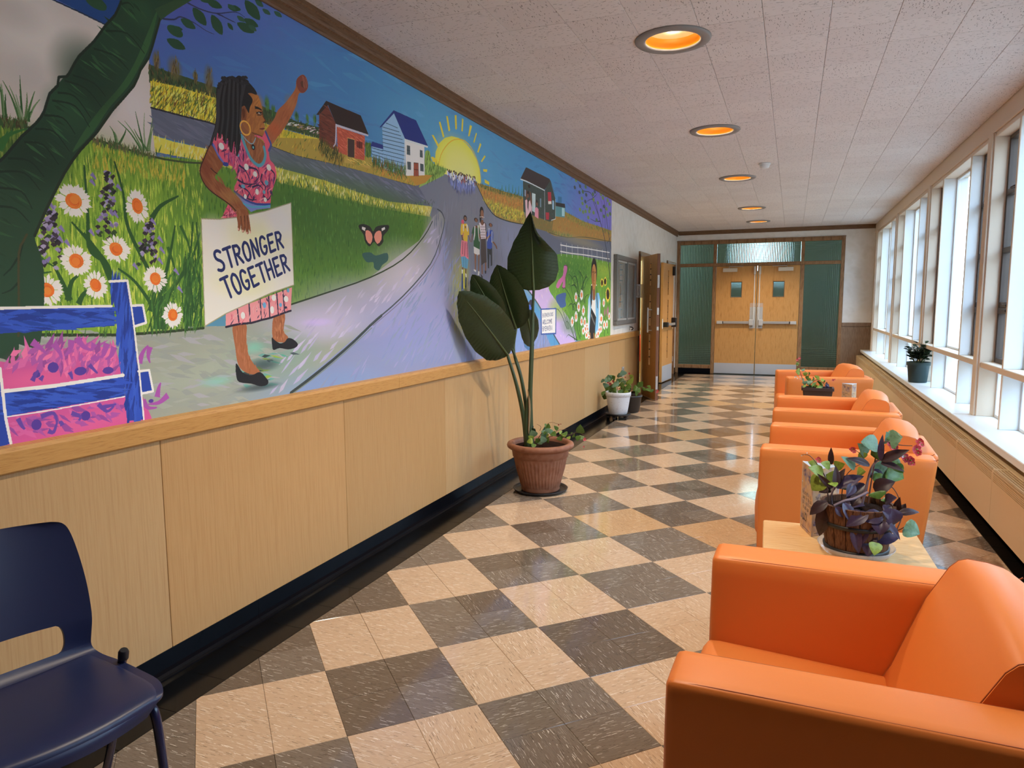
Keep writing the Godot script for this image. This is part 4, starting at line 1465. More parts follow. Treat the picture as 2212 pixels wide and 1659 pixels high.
func pad_mesh() -> SurfaceTool:
	# the slightly raised seat pad, inset from the shell's edge
	var s := st()
	var rows := []
	for i in 19:
		var row := PackedVector3Array()
		for j in 19:
			var a := -cos(PI * i / 18.0)
			var b := -cos(PI * j / 18.0)
			var p := shell_point(lerpf(0.17, 0.93, (a + 1) / 2), b * 0.93)
			var edge := (1.0 - pow(absf(a), 6.0)) * (1.0 - pow(absf(b), 6.0))
			row.append(p + Vector3(0, -0.004 + 0.012 * pow(maxf(edge, 0.0), 0.4), 0))
		rows.append(row)
	return skin(s, rows, false, 0)


# ---------------------------------------------------------------- doors, lamps, radiators, things on the walls

func side_leaf(called: String, at: Vector3, yaw: float, pull: bool) -> void:
	# leaf along local +x from its hinge, 0.80 wide; the seen face is +z
	var d := shell(called, at)
	d.rotation.y = yaw
	var w := 0.80
	var t := 0.022
	var s := st()
	var cut0 := 0.44
	var cut1 := 0.51
	if not pull:
		cut0 = 0.36
		cut1 = 0.43
	var rows := [[0.50, 0.96], [1.08, 1.54], [1.66, 1.98]] if pull else [[0.42, 0.92], [1.02, 1.46], [1.55, 1.98]]
	box(s, Vector3(0.0, 0.012, -t), Vector3(cut0, 2.10, t), 0.002)
	box(s, Vector3(cut1, 0.012, -t), Vector3(w - 0.004, 2.10, t), 0.002)
	var y := 0.012
	for q in rows:
		box(s, Vector3(cut0, y, -t), Vector3(cut1, q[0], t), 0.0)
		y = q[1]
	box(s, Vector3(cut0, y, -t), Vector3(cut1, 2.10, t), 0.0)
	put("leaf", s, M.left_door_wood, d)
	put("edge_strip", bx(w - 0.004, 0.012, -t + 0.001, w, 2.10, t - 0.001, 0.001), M.edge_red, d)
	for q in rows:
		for k in 4:
			var y0: float = lerpf(q[0], q[1], k / 4.0)
			var y1: float = lerpf(q[0], q[1], (k + 1) / 4.0)
			var g := put("light_pane", bx(cut0 + 0.004, y0 + 0.006, -0.004, cut1 - 0.004, y1 - 0.006, 0.004, 0.0), M.clear_glass, d)
			put("light_bar", bx(cut0, y1 - 0.007, -t * 0.8, cut1, y1 + 0.007, t * 0.8, 0.001), M.void_dark, g)
	if pull:
		for q in [[1.02, 1.07], [1.32, 1.44], [0.17, 0.36]]:
			put("lock_plate", bx(w, q[0] if q[0] < 1.3 else 1.62, -0.014, w + 0.002, q[1] if q[0] < 1.3 else 1.80, 0.014, 0.0), M.alu, d)
		put("lock_plate", bx(w, 1.24, -0.013, w + 0.002, 1.34, 0.013, 0.0), M.alu, d)
		var h := put("pull_handle", bx(0.56, 0.98, t + 0.055, 0.60, 1.34, t + 0.068, 0.004), M.paint_white, d)
		for yy in [1.01, 1.31]: put("handle_post", tube(st(), [Vector3(0.58, yy, t), Vector3(0.58, yy, t + 0.06)], 0.007, 8), M.alu, h)
	else:
		put("kick_plate", bx(0.03, 0.02, t, w - 0.03, 0.30, t + 0.003, 0.001), M.kick_plate, d)
		var b := put("push_bar", bx(0.10, 1.005, t + 0.05, w - 0.06, 1.05, t + 0.075, 0.006), M.steel, d)
		put("bar_housing", bx(0.05, 0.985, t, 0.14, 1.07, t + 0.085, 0.008), M.black_plastic, b)
		put("bar_housing", bx(w - 0.12, 0.97, t, w - 0.03, 1.14, t + 0.085, 0.008), M.black_plastic, b)
		put("latch_rod", tube(st(), [Vector3(w - 0.075, 1.12, t + 0.03), Vector3(w - 0.075, 1.95, t + 0.03)], 0.008, 8), M.alu, d)
		put("top_latch", bx(w - 0.105, 1.90, t, w - 0.045, 2.06, t + 0.05, 0.004), M.black_plastic, d)
		put("hinge_leaf", bx(-0.012, 0.96, t - 0.002, 0.03, 1.13, t + 0.004, 0.001), M.paint_white, d)


func build_left_doors() -> void:
	var fr := shell("trim_5")
	for q in [[-6.38, -6.42], [-8.03, -8.07], [-8.93, -8.98], [-9.85, -9.90]]:
		put("door_jamb", bx(-0.43, 0.0, q[1], -0.205, 2.15, q[0], 0.004), M.frame_wood, fr)
	put("door_head", bx(-0.43, 2.11, -8.03, -0.205, 2.185, -6.38, 0.004), M.frame_wood, fr)
	put("door_head", bx(-0.43, 2.11, -9.90, -0.205, 2.185, -8.93, 0.004), M.frame_wood, fr)
	side_leaf("door_3", Vector3(-0.185, 0, -6.475), deg_to_rad(-63.0), true)
	side_leaf("door_4", Vector3(-0.165, 0, -8.06), deg_to_rad(86.0), false)
	var d := shell("door_5", Vector3(-0.26, 0, -8.98))
	put("leaf", bx(-0.022, 0.01, -0.868, 0.022, 2.108, -0.002, 0.002), M.left_door_wood, d)
	put("astragal", bx(0.022, 0.9, -0.80, 0.036, 2.0, -0.77, 0.002), M.paint_white, d)
	put("hinge", tube(st(), [Vector3(0.03, 1.70, -0.862), Vector3(0.03, 1.80, -0.862)], 0.009, 8), M.steel, d)
	put("hinge", tube(st(), [Vector3(0.03, 1.02, -0.862), Vector3(0.03, 1.12, -0.862)], 0.009, 8), M.steel, d)
	put("hinge", tube(st(), [Vector3(0.03, 0.25, -0.862), Vector3(0.03, 0.35, -0.862)], 0.009, 8), M.steel, d)
	# the extinguisher hanging in the side hall, seen through the hinge gap
	var e := thing("fire_extinguisher", "red fire extinguisher glimpsed through the hinge gap of the open left door", "extinguisher", Vector3(-0.62, 0.34, -8.62))
	put("cylinder", lathe(st(), [Vector2(0.0, 0.0), Vector2(0.075, 0.0), Vector2(0.085, 0.015), Vector2(0.085, 0.40), Vector2(0.07, 0.45), Vector2(0.03, 0.48), Vector2(0.02, 0.50), Vector2(0.0, 0.50)], 24), M.red_paint, e)
	put("valve", bx(-0.03, 0.49, -0.02, 0.03, 0.56, 0.05, 0.008), M.alu, e)
	put("hose", tube(st(), curve([Vector3(0.03, 0.53, 0), Vector3(0.10, 0.48, 0.03), Vector3(0.10, 0.2, 0.03), Vector3(0.09, 0.08, 0.03)], 5), 0.011, 8), M.black_plastic, e)
	put("bracket", bx(-0.05, 0.30, -0.10, 0.05, 0.34, -0.075, 0.003), M.steel, e)
	var hl := OmniLight3D.new()
	hl.name = "side_hall_light"
	hl.position = Vector3(-1.6, 2.55, -7.4)
	hl.light_energy = 1.6
	hl.light_color = Color(1.0, 0.95, 0.84)
	hl.light_size = 0.12
	hl.omni_range = 12.0
	hl.omni_attenuation = 2.0
	hl.shadow_enabled = true
	add_child(hl)
	var hm := thing("unseen_hall_lamp", "round white lamp on the ceiling of the side hall", "lamp", Vector3(-1.6, 2.899, -7.4))
	put("shade", lathe(st(), [Vector2(0.0, -0.10), Vector2(0.08, -0.095), Vector2(0.14, -0.06), Vector2(0.16, 0.0)], 24), M.lamp_glow_white, hm)


func build_ceiling_lights() -> void:
	var glow := mat("bulb_glow", Color("fff0d0"), 0.5)
	glow.emission_enabled = true
	glow.emission = Color("ffd9a0")
	glow.emission_energy_multiplier = 7.0
	var lens := mat("lens_glass", Color(1.0, 0.93, 0.84, 0.18), 0.06, 0.5)
	lens.transparency = BaseMaterial3D.TRANSPARENCY_ALPHA
	var words := ["", "nearest recessed ceiling light, its clear lens and amber cone both in view", "second recessed ceiling light from the front, amber rim glowing", "recessed ceiling light nearest the smoke detector, third in the row", "fourth recessed ceiling light, small amber oval near the far end", "farthest recessed ceiling light, just before the far doors"]
	words[0] = "recessed ceiling light overhead, before the first one in view"
	var k := 0
	for q in lamp_spots():
		var t := thing("ceiling_light", words[k], "ceiling light", Vector3(q.x, HC, q.y), 0.0, "amber recessed ceiling lights")
		put("trim_ring", lathe(st(), [Vector2(0.150, 0.004), Vector2(0.143, -0.002), Vector2(0.146, -0.010), Vector2(0.158, -0.014), Vector2(0.192, -0.012), Vector2(0.199, -0.006), Vector2(0.201, 0.0), Vector2(0.165, 0.001)], 56), M.grey_paint, t)
		put("reflector", lathe(st(), [Vector2(0.144, -0.004), Vector2(0.139, 0.02), Vector2(0.134, 0.048), Vector2(0.136, 0.050), Vector2(0.142, 0.022), Vector2(0.150, 0.004)], 56), M.amber_reflector, t)
		put("lens", lathe(st(), [Vector2(0.0, 0.040), Vector2(0.06, 0.042), Vector2(0.135, 0.050)], 40), lens, t)
		put("can", lathe(st(), [Vector2(0.136, 0.050), Vector2(0.152, 0.14), Vector2(0.130, 0.23), Vector2(0.07, 0.26), Vector2(0.0, 0.265)], 40), M.closer_beige, t)
		put("bulb", lathe(st(), [Vector2(0.0, 0.090), Vector2(0.028, 0.098), Vector2(0.040, 0.13), Vector2(0.034, 0.17), Vector2(0.02, 0.21), Vector2(0.018, 0.262), Vector2(0.0, 0.262)], 20), glow, t)
		var l := SpotLight3D.new()
		l.name = "ceiling_light_bulb"
		l.position = Vector3(0, 0.085, 0)
		l.rotation.x = -PI / 2
		l.spot_angle = 60.0
		l.spot_angle_attenuation = 0.6
		l.spot_range = 14.0
		l.spot_attenuation = 2.0
		l.light_energy = LAMP
		l.light_color = Color(1.0, 0.92, 0.81)
		l.light_size = 0.03
		l.shadow_enabled = true
		t.add_child(l, true)
		k += 1
	var d := thing("smoke_detector", "small white round smoke detector on the ceiling right of the lights", "smoke detector", Vector3(1.639, HC, -3.40))
	put("base", lathe(st(), [Vector2(0.055, 0.0), Vector2(0.058, -0.004), Vector2(0.056, -0.014), Vector2(0.0, -0.015)], 32), M.paint_white, d)
	put("sensor_head", lathe(st(), [Vector2(0.046, -0.014), Vector2(0.047, -0.032), Vector2(0.040, -0.046), Vector2(0.015, -0.052), Vector2(0.0, -0.052)], 32), M.paint_white, d)

const LAMP := 4.0


func build_radiators() -> void:
	# convector covers end to end under the sill: a plain front, a rounded shoulder and a slotted top
	var ends := [ZF + 0.001, -9.306, -8.32, -7.336, -6.35, -5.365, -4.38, -3.395, -2.41, -1.425, -0.44, 0.545, 1.53, 2.515, 3.5]
	var words := ["farthest, ending at the far wall", "second from the far wall", "third from the far wall", "fourth from the far wall", "fifth from the far wall, beyond the potted plant", "sixth from the far wall", "standing below the potted plant on the windowsill", "just before the potted plant on the sill", "beside the third armchair", "beside the second armchair", "beside the table with the barrel planter", "at the right edge of the photo", "out at the right, beside the front armchair", "behind the front armchair, mostly out of view"]
	for k in ends.size() - 1:
		var z0: float = ends[k] + 0.0015
		var z1: float = ends[k + 1] - 0.0015
		var t := thing("radiator_cover", "cream metal radiator cover under the windows, " + words[k], "radiator", Vector3(0, 0, 0), 0.0, "cream radiator covers under the windows")
		put("front_panel", plate(st(), PackedVector2Array([Vector2(3.092, 0.095), Vector2(3.110, 0.095), Vector2(3.110, 0.352), Vector2(3.092, 0.352)]), z0, z1, 0.0), M.radiator_cream, t)
		put("bottom_lip", bx(3.092, 0.090, z0, 3.24, 0.097, z1, 0.002), M.radiator_cream, t)
		put("rear_ledge", bx(3.172, 0.418, z0, 3.228, 0.428, z1, 0.002), M.radiator_cream, t)
		put("rear_panel", bx(3.228, 0.09, z0, 3.236, 0.428, z1, 0.0), M.radiator_cream, t)
		put("inner_fins", bx(3.115, 0.12, z0 + 0.01, 3.225, 0.33, z1 - 0.01, 0.0), M.steel, t)
		# slotted shoulder: bars along the cover carried by thin ribs across
		var s := st()
		var lines := []
		for j in 11:
			var a := j / 10.0
			if a < 0.45: lines.append(Vector2(3.092, lerpf(0.354, 0.402, a / 0.45)))
			elif a < 0.6: lines.append(Vector2(3.092 + 0.014 * (1 - cos((a - 0.45) / 0.15 * PI / 2)), 0.402 + 0.020 * sin((a - 0.45) / 0.15 * PI / 2)))
			else: lines.append(Vector2(lerpf(3.106, 3.172, (a - 0.6) / 0.4), 0.423))
		for q in lines: box(s, Vector3(q.x - 0.0005, q.y - 0.0018, z0), Vector3(q.x + 0.0042, q.y + 0.0018, z1), 0.0)
		var step := 0.0135 if k > 4 else 0.027
		var z := z0 + 0.02
		while z < z1 - 0.02:
			for j in lines.size() - 1:
				var a: Vector2 = lines[j]
				var b: Vector2 = lines[j + 1]
				var m := (a + b) / 2.0
				box(s, Vector3(minf(a.x, b.x), minf(a.y, b.y) - 0.001, z - 0.002), Vector3(maxf(a.x, b.x) + 0.002, maxf(a.y, b.y) + 0.001, z + 0.002), 0.0)
			z += step
		for zz in [z0 + 0.008, z1 - 0.008]:
			box(s, Vector3(3.0915, 0.352, zz - 0.008), Vector3(3.098, 0.412, zz + 0.008), 0.001)
			box(s, Vector3(3.096, 0.410, zz - 0.008), Vector3(3.175, 0.4255, zz + 0.008), 0.001)
		var g := put("slotted_grille", s, M.radiator_cream, t)
		g.set_meta("kind", "stuff")


func build_wall_fittings() -> void:
	# glazed notice case
	var c := thing("display_case", "grey framed glass notice case on the white wall beside the mural", "display case", Vector3(-0.235, 0, -5.385))
	var s := st()
	for q in [[1.115, 1.175, -0.62, 0.62], [1.975, 2.040, -0.62, 0.62], [1.175, 1.975, -0.62, -0.575], [1.175, 1.975, 0.575, 0.62], [1.175, 1.975, -0.045, -0.02]]:
		box(s, Vector3(0.0, q[0], q[2]), Vector3(0.055, q[1], q[3]), 0.006)
	put("frame", s, M.case_grey, c)
	for q in [[1.175, 1.200], [1.950, 1.975]]: put("track", bx(0.0, q[0], -0.575, 0.04, q[1], 0.575, 0.003), M.alu, c)
	put("backing", bx(0.0, 1.17, -0.58, 0.006, 1.98, 0.58, 0.0), M.case_backing, c)
	put("glass_door", bx(0.036, 1.2, -0.575, 0.040, 1.95, -0.02, 0.0), M.clear_glass, c)
	put("glass_door", bx(0.028, 1.2, -0.045, 0.032, 1.95, 0.575, 0.0), M.clear_glass, c)
	put("door_lock", bx(0.04, 1.52, -0.05, 0.055, 1.56, -0.03, 0.003), M.black_plastic, c)
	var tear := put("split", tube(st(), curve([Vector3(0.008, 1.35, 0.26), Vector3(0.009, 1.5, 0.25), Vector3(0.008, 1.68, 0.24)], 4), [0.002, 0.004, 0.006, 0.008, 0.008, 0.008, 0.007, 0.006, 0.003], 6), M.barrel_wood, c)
	# pull station under a clear hinged cover
	var a := thing("pull_station", "small beige wall box under a clear plastic cover beside the open door", "alarm box", Vector3(-0.235, 1.585, -6.20))
	put("box", bx(0.0, -0.07, -0.055, 0.045, 0.07, 0.055, 0.006), M.closer_beige, a)
	put("lever", bx(0.045, -0.02, -0.03, 0.06, 0.03, 0.03, 0.004), M.outlet_grey, a)
	var cv := st()
	for q in [[0.0, -0.10, -0.09, 0.09, 0.10, -0.087], [0.0, -0.10, 0.087, 0.09, 0.10, 0.09], [0.087, -0.10, -0.09, 0.09, 0.10, 0.09], [0.0, 0.097, -0.09, 0.09, 0.10, 0.09], [0.0, -0.10, -0.09, 0.09, -0.097, 0.09]]:
		box(cv, Vector3(q[0], q[1], q[2]), Vector3(q[3], q[4], q[5]), 0.0)
	put("clear_cover", cv, M.clear_plastic, a)
	var hk := thing("wall_hook", "small dark metal hook on the white wall below the notice case", "hook", Vector3(-0.235, 1.047, -5.80))
	put("plate", bx(0.0, -0.03, -0.02, 0.008, 0.03, 0.02, 0.002), M.steel, hk)
	put("arm", tube(st(), curve([Vector3(0.005, 0.015, 0), Vector3(0.04, 0.01, 0), Vector3(0.05, -0.01, 0), Vector3(0.03, -0.028, 0)], 4), 0.008, 8), M.black_plastic, hk)
	var o := thing("wall_outlet", "grey double outlet plate on the oak wainscot behind the white pot", "outlet", Vector3(-0.22, 0.455, -5.31))
	put("cover_plate", bx(0.0, -0.07, -0.06, 0.012, 0.07, 0.06, 0.004), M.outlet_grey, o)
	for y in [-0.03, 0.03]: put("socket", bx(0.010, y - 0.018, -0.03, 0.015, y + 0.018, 0.03, 0.003), M.case_grey, o)


# ---------------------------------------------------------------- plants

const SHAPES := {
	"lance": [[0.0, 0.28], [0.12, 0.72], [0.3, 1.0], [0.5, 0.95], [0.7, 0.70], [0.88, 0.32], [1.0, 0.0]],
	"heart": [[0.0, 0.50], [0.06, 0.86], [0.2, 1.0], [0.4, 0.95], [0.6, 0.74], [0.8, 0.42], [0.93, 0.16], [1.0, 0.0]],
	"oval": [[0.0, 0.18], [0.05, 0.55], [0.15, 0.86], [0.35, 1.0], [0.55, 0.96], [0.75, 0.76], [0.9, 0.42], [0.97, 0.18], [1.0, 0.0]],
	"spade": [[0.0, 0.22], [0.04, 0.62], [0.12, 0.88], [0.25, 1.0], [0.42, 0.97], [0.60, 0.74], [0.74, 0.48], [0.88, 0.22], [1.0, 0.0]],
}


func shape_at(kind: String, t: float) -> float:
	var a: Array = SHAPES[kind]
	for i in a.size() - 1:
		if t <= a[i + 1][0]: return lerpf(a[i][1], a[i + 1][1], smoothstep(0.0, 1.0, (t - a[i][0]) / (a[i + 1][0] - a[i][0])) * 0.4 + 0.6 * (t - a[i][0]) / (a[i + 1][0] - a[i][0]))
	return 0.0


# a leaf blade: bend arches it along its length, fold raises both halves, ripple corrugates it along the side veins
func blade(base: Vector3, tip: Vector3, nrm: Vector3, width: float, kind: String, bend := 0.06, fold := 0.18, ripple := 0.0, veins := 12.0, nl := 14, nw := 3, curl = null) -> SurfaceTool:
	var ax := tip - base
	var ln := ax.length()
	var n := (nrm - ax * (nrm.dot(ax) / ax.length_squared())).normalized()
	var side := ax.normalized().cross(n)
	var rows := []
	for i in nl + 1:
		var t := float(i) / nl
		var mid := base + ax * t + n * bend * ln * 4.0 * t * (1.0 - t)
		var hw := width * 0.5 * shape_at(kind, t)
		var row := PackedVector3Array()
		for j in range(-nw, nw + 1):
			var u := float(j) / nw
			var au := absf(u)
			var lift := fold * hw * au - hw * 0.22 * au * au + ripple * width * sin(TAU * veins * (t - 0.18 * au)) * au
			var p := mid + side * u * hw + n * lift
			if curl: p = curl.call(p, t, u, n, side, hw)
			row.append(p)
		rows.append(row)
	return skin(st(), rows, false, 0)


func leaves(t: Node3D, material: String, kind: String, data: String) -> void:
	var v := data.split_floats(" ")
	for i in range(0, v.size() - 6, 7):
		var a := Vector3(v[i], v[i + 1], v[i + 2]) / 1000.0
		var b := Vector3(v[i + 3], v[i + 4], v[i + 5]) / 1000.0
		rng.seed = int(v[i] * 7 + v[i + 4] * 13) + 90000
		var n := Vector3(rng.randf_range(-0.4, 0.4), rng.randf_range(0.2, 0.75), rng.randf_range(0.6, 1.0)).normalized()
		var ax := b - a
		if absf(ax.normalized().dot(n)) > 0.85: n = Vector3(0.3, 0.3, 1.0)
		var s := blade(a, b, n, v[i + 6] / 1000.0 * 1.22, kind, rng.randf_range(0.03, 0.12), 0.5 if kind == "lance" else 0.25, 0.0 if kind == "lance" else 0.012, 6.0, 10, 3)
		put("leaf", s, M[material], t)


func stem(t: Node3D, material: String, r0: float, r1: float, data: String) -> void:
	var v := data.split_floats(" ")
	var p := []
	for i in range(0, v.size() - 2, 3): p.append(Vector3(v[i], v[i + 1], v[i + 2]) / 1000.0)
	p = curve(p, 5)
	put("stem", tube(st(), p, taper(p.size(), r0 / 1000.0, r1 / 1000.0), 6), M[material], t)


func flower(t: Node3D, material: String, x: float, y: float, z: float, r: float, n: int) -> void:
	var c := Vector3(x, y, z) / 1000.0
	rng.seed = int(x * 3 + y * 5) + 7000
	var f := Vector3(rng.randf_range(-0.4, 0.4), rng.randf_range(-0.2, 0.5), 1.0).normalized()
	var u := f.cross(Vector3.UP).normalized()
	var w := u.cross(f)
	var s := st()
	var rad := r / 1000.0
	for i in n:
		var a := TAU * (i + rng.randf_range(-0.2, 0.2)) / n
		var d := u * cos(a) + w * sin(a)
		var e := c + d * rad * 0.55 * rng.randf_range(0.8, 1.1) + f * rad * 0.15
		var m := blade(c - f * rad * 0.1, e, f, rad * 0.55, "oval", -0.1, 0.3, 0.0, 1.0, 5, 2)
		m.generate_normals()
		s.append_from(m.commit(), 0, Transform3D())
	var o := put("flower", s.commit(), M[material], t)
	put("flower_centre", lathe(st(), [Vector2(0, -0.12), Vector2(0.10, -0.05), Vector2(0.11, 0.04), Vector2(0, 0.12)].map(func(q): return q * rad), 8, 0, 0.0, 0, 0, c + f * rad * 0.08), M.leaf_lime if material == "petal_pink" else M.stem_brown, o)


func soil_disc(r: float, y: float, sd: int) -> SurfaceTool:
	var s := st()
	rng.seed = sd
	var rows := []
	for i in 9:
		var row := PackedVector3Array()
		for j in 28:
			var a := TAU * j / 28
			var rr := r * i / 8.0
			row.append(Vector3(cos(a) * rr, y + (rng.randf_range(-0.006, 0.010) if i < 8 else 0.0), sin(a) * rr))
		rows.append(row)
	return skin(s, rows, true, 0, true)


func build_big_plant() -> void:
	var sa := thing("plant_saucer", "round black plastic saucer on the floor under the terracotta coloured pot", "saucer", Vector3(0.225, 0, -0.551))
	put("dish", lathe(st(), [Vector2(0.0, 0.0), Vector2(0.185, 0.0), Vector2(0.198, 0.010), Vector2(0.208, 0.024), Vector2(0.204, 0.026), Vector2(0.192, 0.012), Vector2(0.18, 0.008), Vector2(0.0, 0.008)], 48), M.black_plastic, sa)
	var t := thing("paradise_plant", "tall bird of paradise plant in a ribbed terracotta coloured pot before the mural", "potted plant", Vector3(0.225, 0, -0.551))
	var prof := [Vector2(0.0, 0.009), Vector2(0.140, 0.009), Vector2(0.146, 0.020), Vector2(0.144, 0.034), Vector2(0.150, 0.045), Vector2(0.164, 0.10), Vector2(0.184, 0.17), Vector2(0.196, 0.23), Vector2(0.202, 0.262), Vector2(0.205, 0.268), Vector2(0.209, 0.270), Vector2(0.216, 0.318), Vector2(0.218, 0.334)]
	var pot := put("pot", lathe(st(), prof, 168, 42, 0.0065, 5, 7), M.terracotta_plastic, t)
	put("rim", lathe(st(), [Vector2(0.214, 0.328), Vector2(0.236, 0.330), Vector2(0.249, 0.340), Vector2(0.253, 0.354), Vector2(0.247, 0.368), Vector2(0.232, 0.376), Vector2(0.214, 0.372), Vector2(0.205, 0.356), Vector2(0.202, 0.32)], 64), M.terracotta_plastic, pot)
	put("soil", soil_disc(0.206, 0.338, 71), M.soil, t)
	# stalks rise from one fan at the back of the pot
	var root := Vector3(-0.085, 0.335, 0.0)
	var tall := Vector3(-0.035, 1.505, 0.05)
	var stalks := [
		[[root + Vector3(0.02, 0, 0.03), Vector3(-0.075, 0.60, 0.03), Vector3(-0.060, 0.95, 0.05), tall], 0.017, 0.010],
		[[root + Vector3(0.015, 0, -0.02), Vector3(-0.085, 0.70, -0.03), Vector3(-0.075, 1.05, -0.04), Vector3(-0.068, 1.50, -0.04)], 0.013, 0.007],
		[[root + Vector3(-0.015, 0, 0.03), Vector3(-0.115, 0.55, 0.05), Vector3(-0.150, 0.80, 0.10), Vector3(-0.215, 1.03, 0.12)], 0.020, 0.011],
		[[root + Vector3(-0.02, 0, -0.01), Vector3(-0.110, 0.58, 0.0), Vector3(-0.140, 0.84, 0.03), Vector3(-0.200, 1.05, 0.03), Vector3(-0.20, 1.22, -0.02)], 0.016, 0.009],
		[[root + Vector3(-0.01, 0, -0.03), Vector3(-0.12, 0.62, -0.03), Vector3(-0.17, 0.95, 0.02), Vector3(-0.27, 1.28, 0.14)], 0.014, 0.008],
	]
	for q in stalks:
		var p := curve(q[0], 6)
		put("stalk", tube(st(), p, taper(p.size(), q[1], q[2]), 9), M.stem_paradise, t)
	put("sheath", tube(st(), curve([root + Vector3(0.0, -0.01, 0.02), Vector3(-0.09, 0.52, 0.035), Vector3(-0.082, 0.68, 0.035), Vector3(-0.075, 0.76, 0.03)], 5), [0.040, 0.039, 0.038, 0.036, 0.034, 0.032, 0.030, 0.028, 0.026, 0.023, 0.020, 0.016, 0.012, 0.009, 0.006, 0.002], 10, 0, 0.7), M.stem_paradise, t)
	put("dry_sheath", tube(st(), curve([Vector3(-0.072, 0.44, 0.06), Vector3(-0.066, 0.62, 0.055), Vector3(-0.075, 0.74, 0.048), Vector3(-0.083, 0.775, 0.05)], 4), [0.004, 0.010, 0.011, 0.012, 0.012, 0.012, 0.011, 0.010, 0.009, 0.008, 0.006, 0.003, 0.001], 7, 0, 0.4), M.dry_sheath, t)
	# the tall leaf, seen from below, its right half rolled back near the tip
	var view := Vector3(1.72, 0.1, 4.9).normalized()
	var roll := func(p: Vector3, tt: float, u: float, n: Vector3, side: Vector3, hw: float) -> Vector3:
		var k := smoothstep(0.42, 0.80, tt) * smoothstep(0.15, 1.0, u)
		return p - side * hw * 0.62 * k + n * (0.035 * sin(k * PI * 0.85) + 0.02 * k)
	big_leaf(t, tall, Vector3(-0.055, 2.075, 0.06), view, 0.375, "spade", 0.02, 0.10, roll)
	# broad leaf held out to the left, and three behind it
	big_leaf(t, Vector3(-0.215, 1.03, 0.12), Vector3(-0.345, 1.492, 0.66), view + Vector3(0, 0.25, 0), 0.34, "oval", 0.05, 0.12, null)
	big_leaf(t, Vector3(-0.20, 1.22, -0.02), Vector3(-0.275, 1.690, 0.17), view + Vector3(-0.15, 0.1, 0.3), 0.30, "oval", 0.04, 0.22, func(p, tt, u, n, side, hw): return p - Vector3(0, 0.42, 0) * hw * smoothstep(0.0, 1.0, -u) + side * hw * 0.0)
	big_leaf(t, Vector3(-0.27, 1.28, 0.14), Vector3(-0.385, 1.615, 0.36), view, 0.20, "oval", 0.05, 0.2, null)
	big_leaf(t, Vector3(-0.15, 1.36, -0.08), Vector3(-0.19, 1.07, -0.30), view + Vector3(0.3, 0.5, 0), 0.17, "oval", 0.08, 0.25, null)
	pot_begonia(t)


func big_leaf(t: Node3D, base: Vector3, tip: Vector3, nrm: Vector3, width: float, kind: String, bend: float, fold: float, curl) -> void:
	var o := put("leaf", blade(base, tip, nrm, width, kind, bend, fold, 0.006, 24.0, 96, 6, curl), M.leaf_paradise, t)
	var ax := tip - base
	var n := (nrm - ax * (nrm.dot(ax) / ax.length_squared())).normalized()
	var line := []
	for i in 15:
		var k := i / 14.0
		line.append(base + ax * k * 0.97 + n * (bend * ax.length() * 4.0 * k * (1.0 - k) + 0.001))
	put("midrib", tube(st(), line, taper(15, 0.010, 0.0015), 7), M.stem_green, o)


func build_white_pot() -> void:
	var d := thing("plant_dolly", "small round black plant dolly on castors carrying the white pot", "plant dolly", Vector3(0.02, 0, -4.02))
	put("tray", lathe(st(), [Vector2(0.0, 0.052), Vector2(0.14, 0.052), Vector2(0.150, 0.056), Vector2(0.153, 0.070), Vector2(0.149, 0.074), Vector2(0.143, 0.064), Vector2(0.0, 0.062)], 40), M.black_plastic, d)
	for k in 5:
		var a := TAU * k / 5 + 0.5
		var c := Vector3(cos(a) * 0.118, 0.0, sin(a) * 0.118)
		var w := put("castor", tube(st(), [c + Vector3(-0.016, 0.021, 0.0), c + Vector3(-0.013, 0.021, 0.0), c + Vector3(0.013, 0.021, 0.0), c + Vector3(0.016, 0.021, 0.0)], [0.017, 0.021, 0.021, 0.017], 16, -1), M.black_plastic, d)
		put("fork", bx(c.x - 0.021, 0.02, c.z - 0.012, c.x + 0.021, 0.054, c.z + 0.012, 0.005), M.black_plastic, w)
	var t := thing("begonia_plant", "pink flowering begonia in a white plastic pot on a black dolly", "potted plant", Vector3(0.02, 0, -4.02))
	put("pot", lathe(st(), [Vector2(0.0, 0.0665), Vector2(0.105, 0.0665), Vector2(0.112, 0.075), Vector2(0.128, 0.17), Vector2(0.144, 0.275), Vector2(0.146, 0.286), Vector2(0.153, 0.289), Vector2(0.155, 0.335), Vector2(0.150, 0.338), Vector2(0.146, 0.33), Vector2(0.142, 0.28), Vector2(0.0, 0.28)], 56), M.white_pot, t)
	put("soil", soil_disc(0.14, 0.300, 72), M.soil, t)
	white_pot_growth(t)
	var b := thing("black_pot", "low black plastic pot on the floor behind the white pot", "pot", Vector3(0.03, 0, -4.62))
	put("pot", lathe(st(), [Vector2(0.0, 0.0), Vector2(0.11, 0.0), Vector2(0.13, 0.02), Vector2(0.155, 0.20), Vector2(0.165, 0.205), Vector2(0.165, 0.225), Vector2(0.15, 0.225), Vector2(0.14, 0.19), Vector2(0.0, 0.19)], 40), M.black_plastic, b)
	put("soil", soil_disc(0.14, 0.20, 73), M.soil, b)


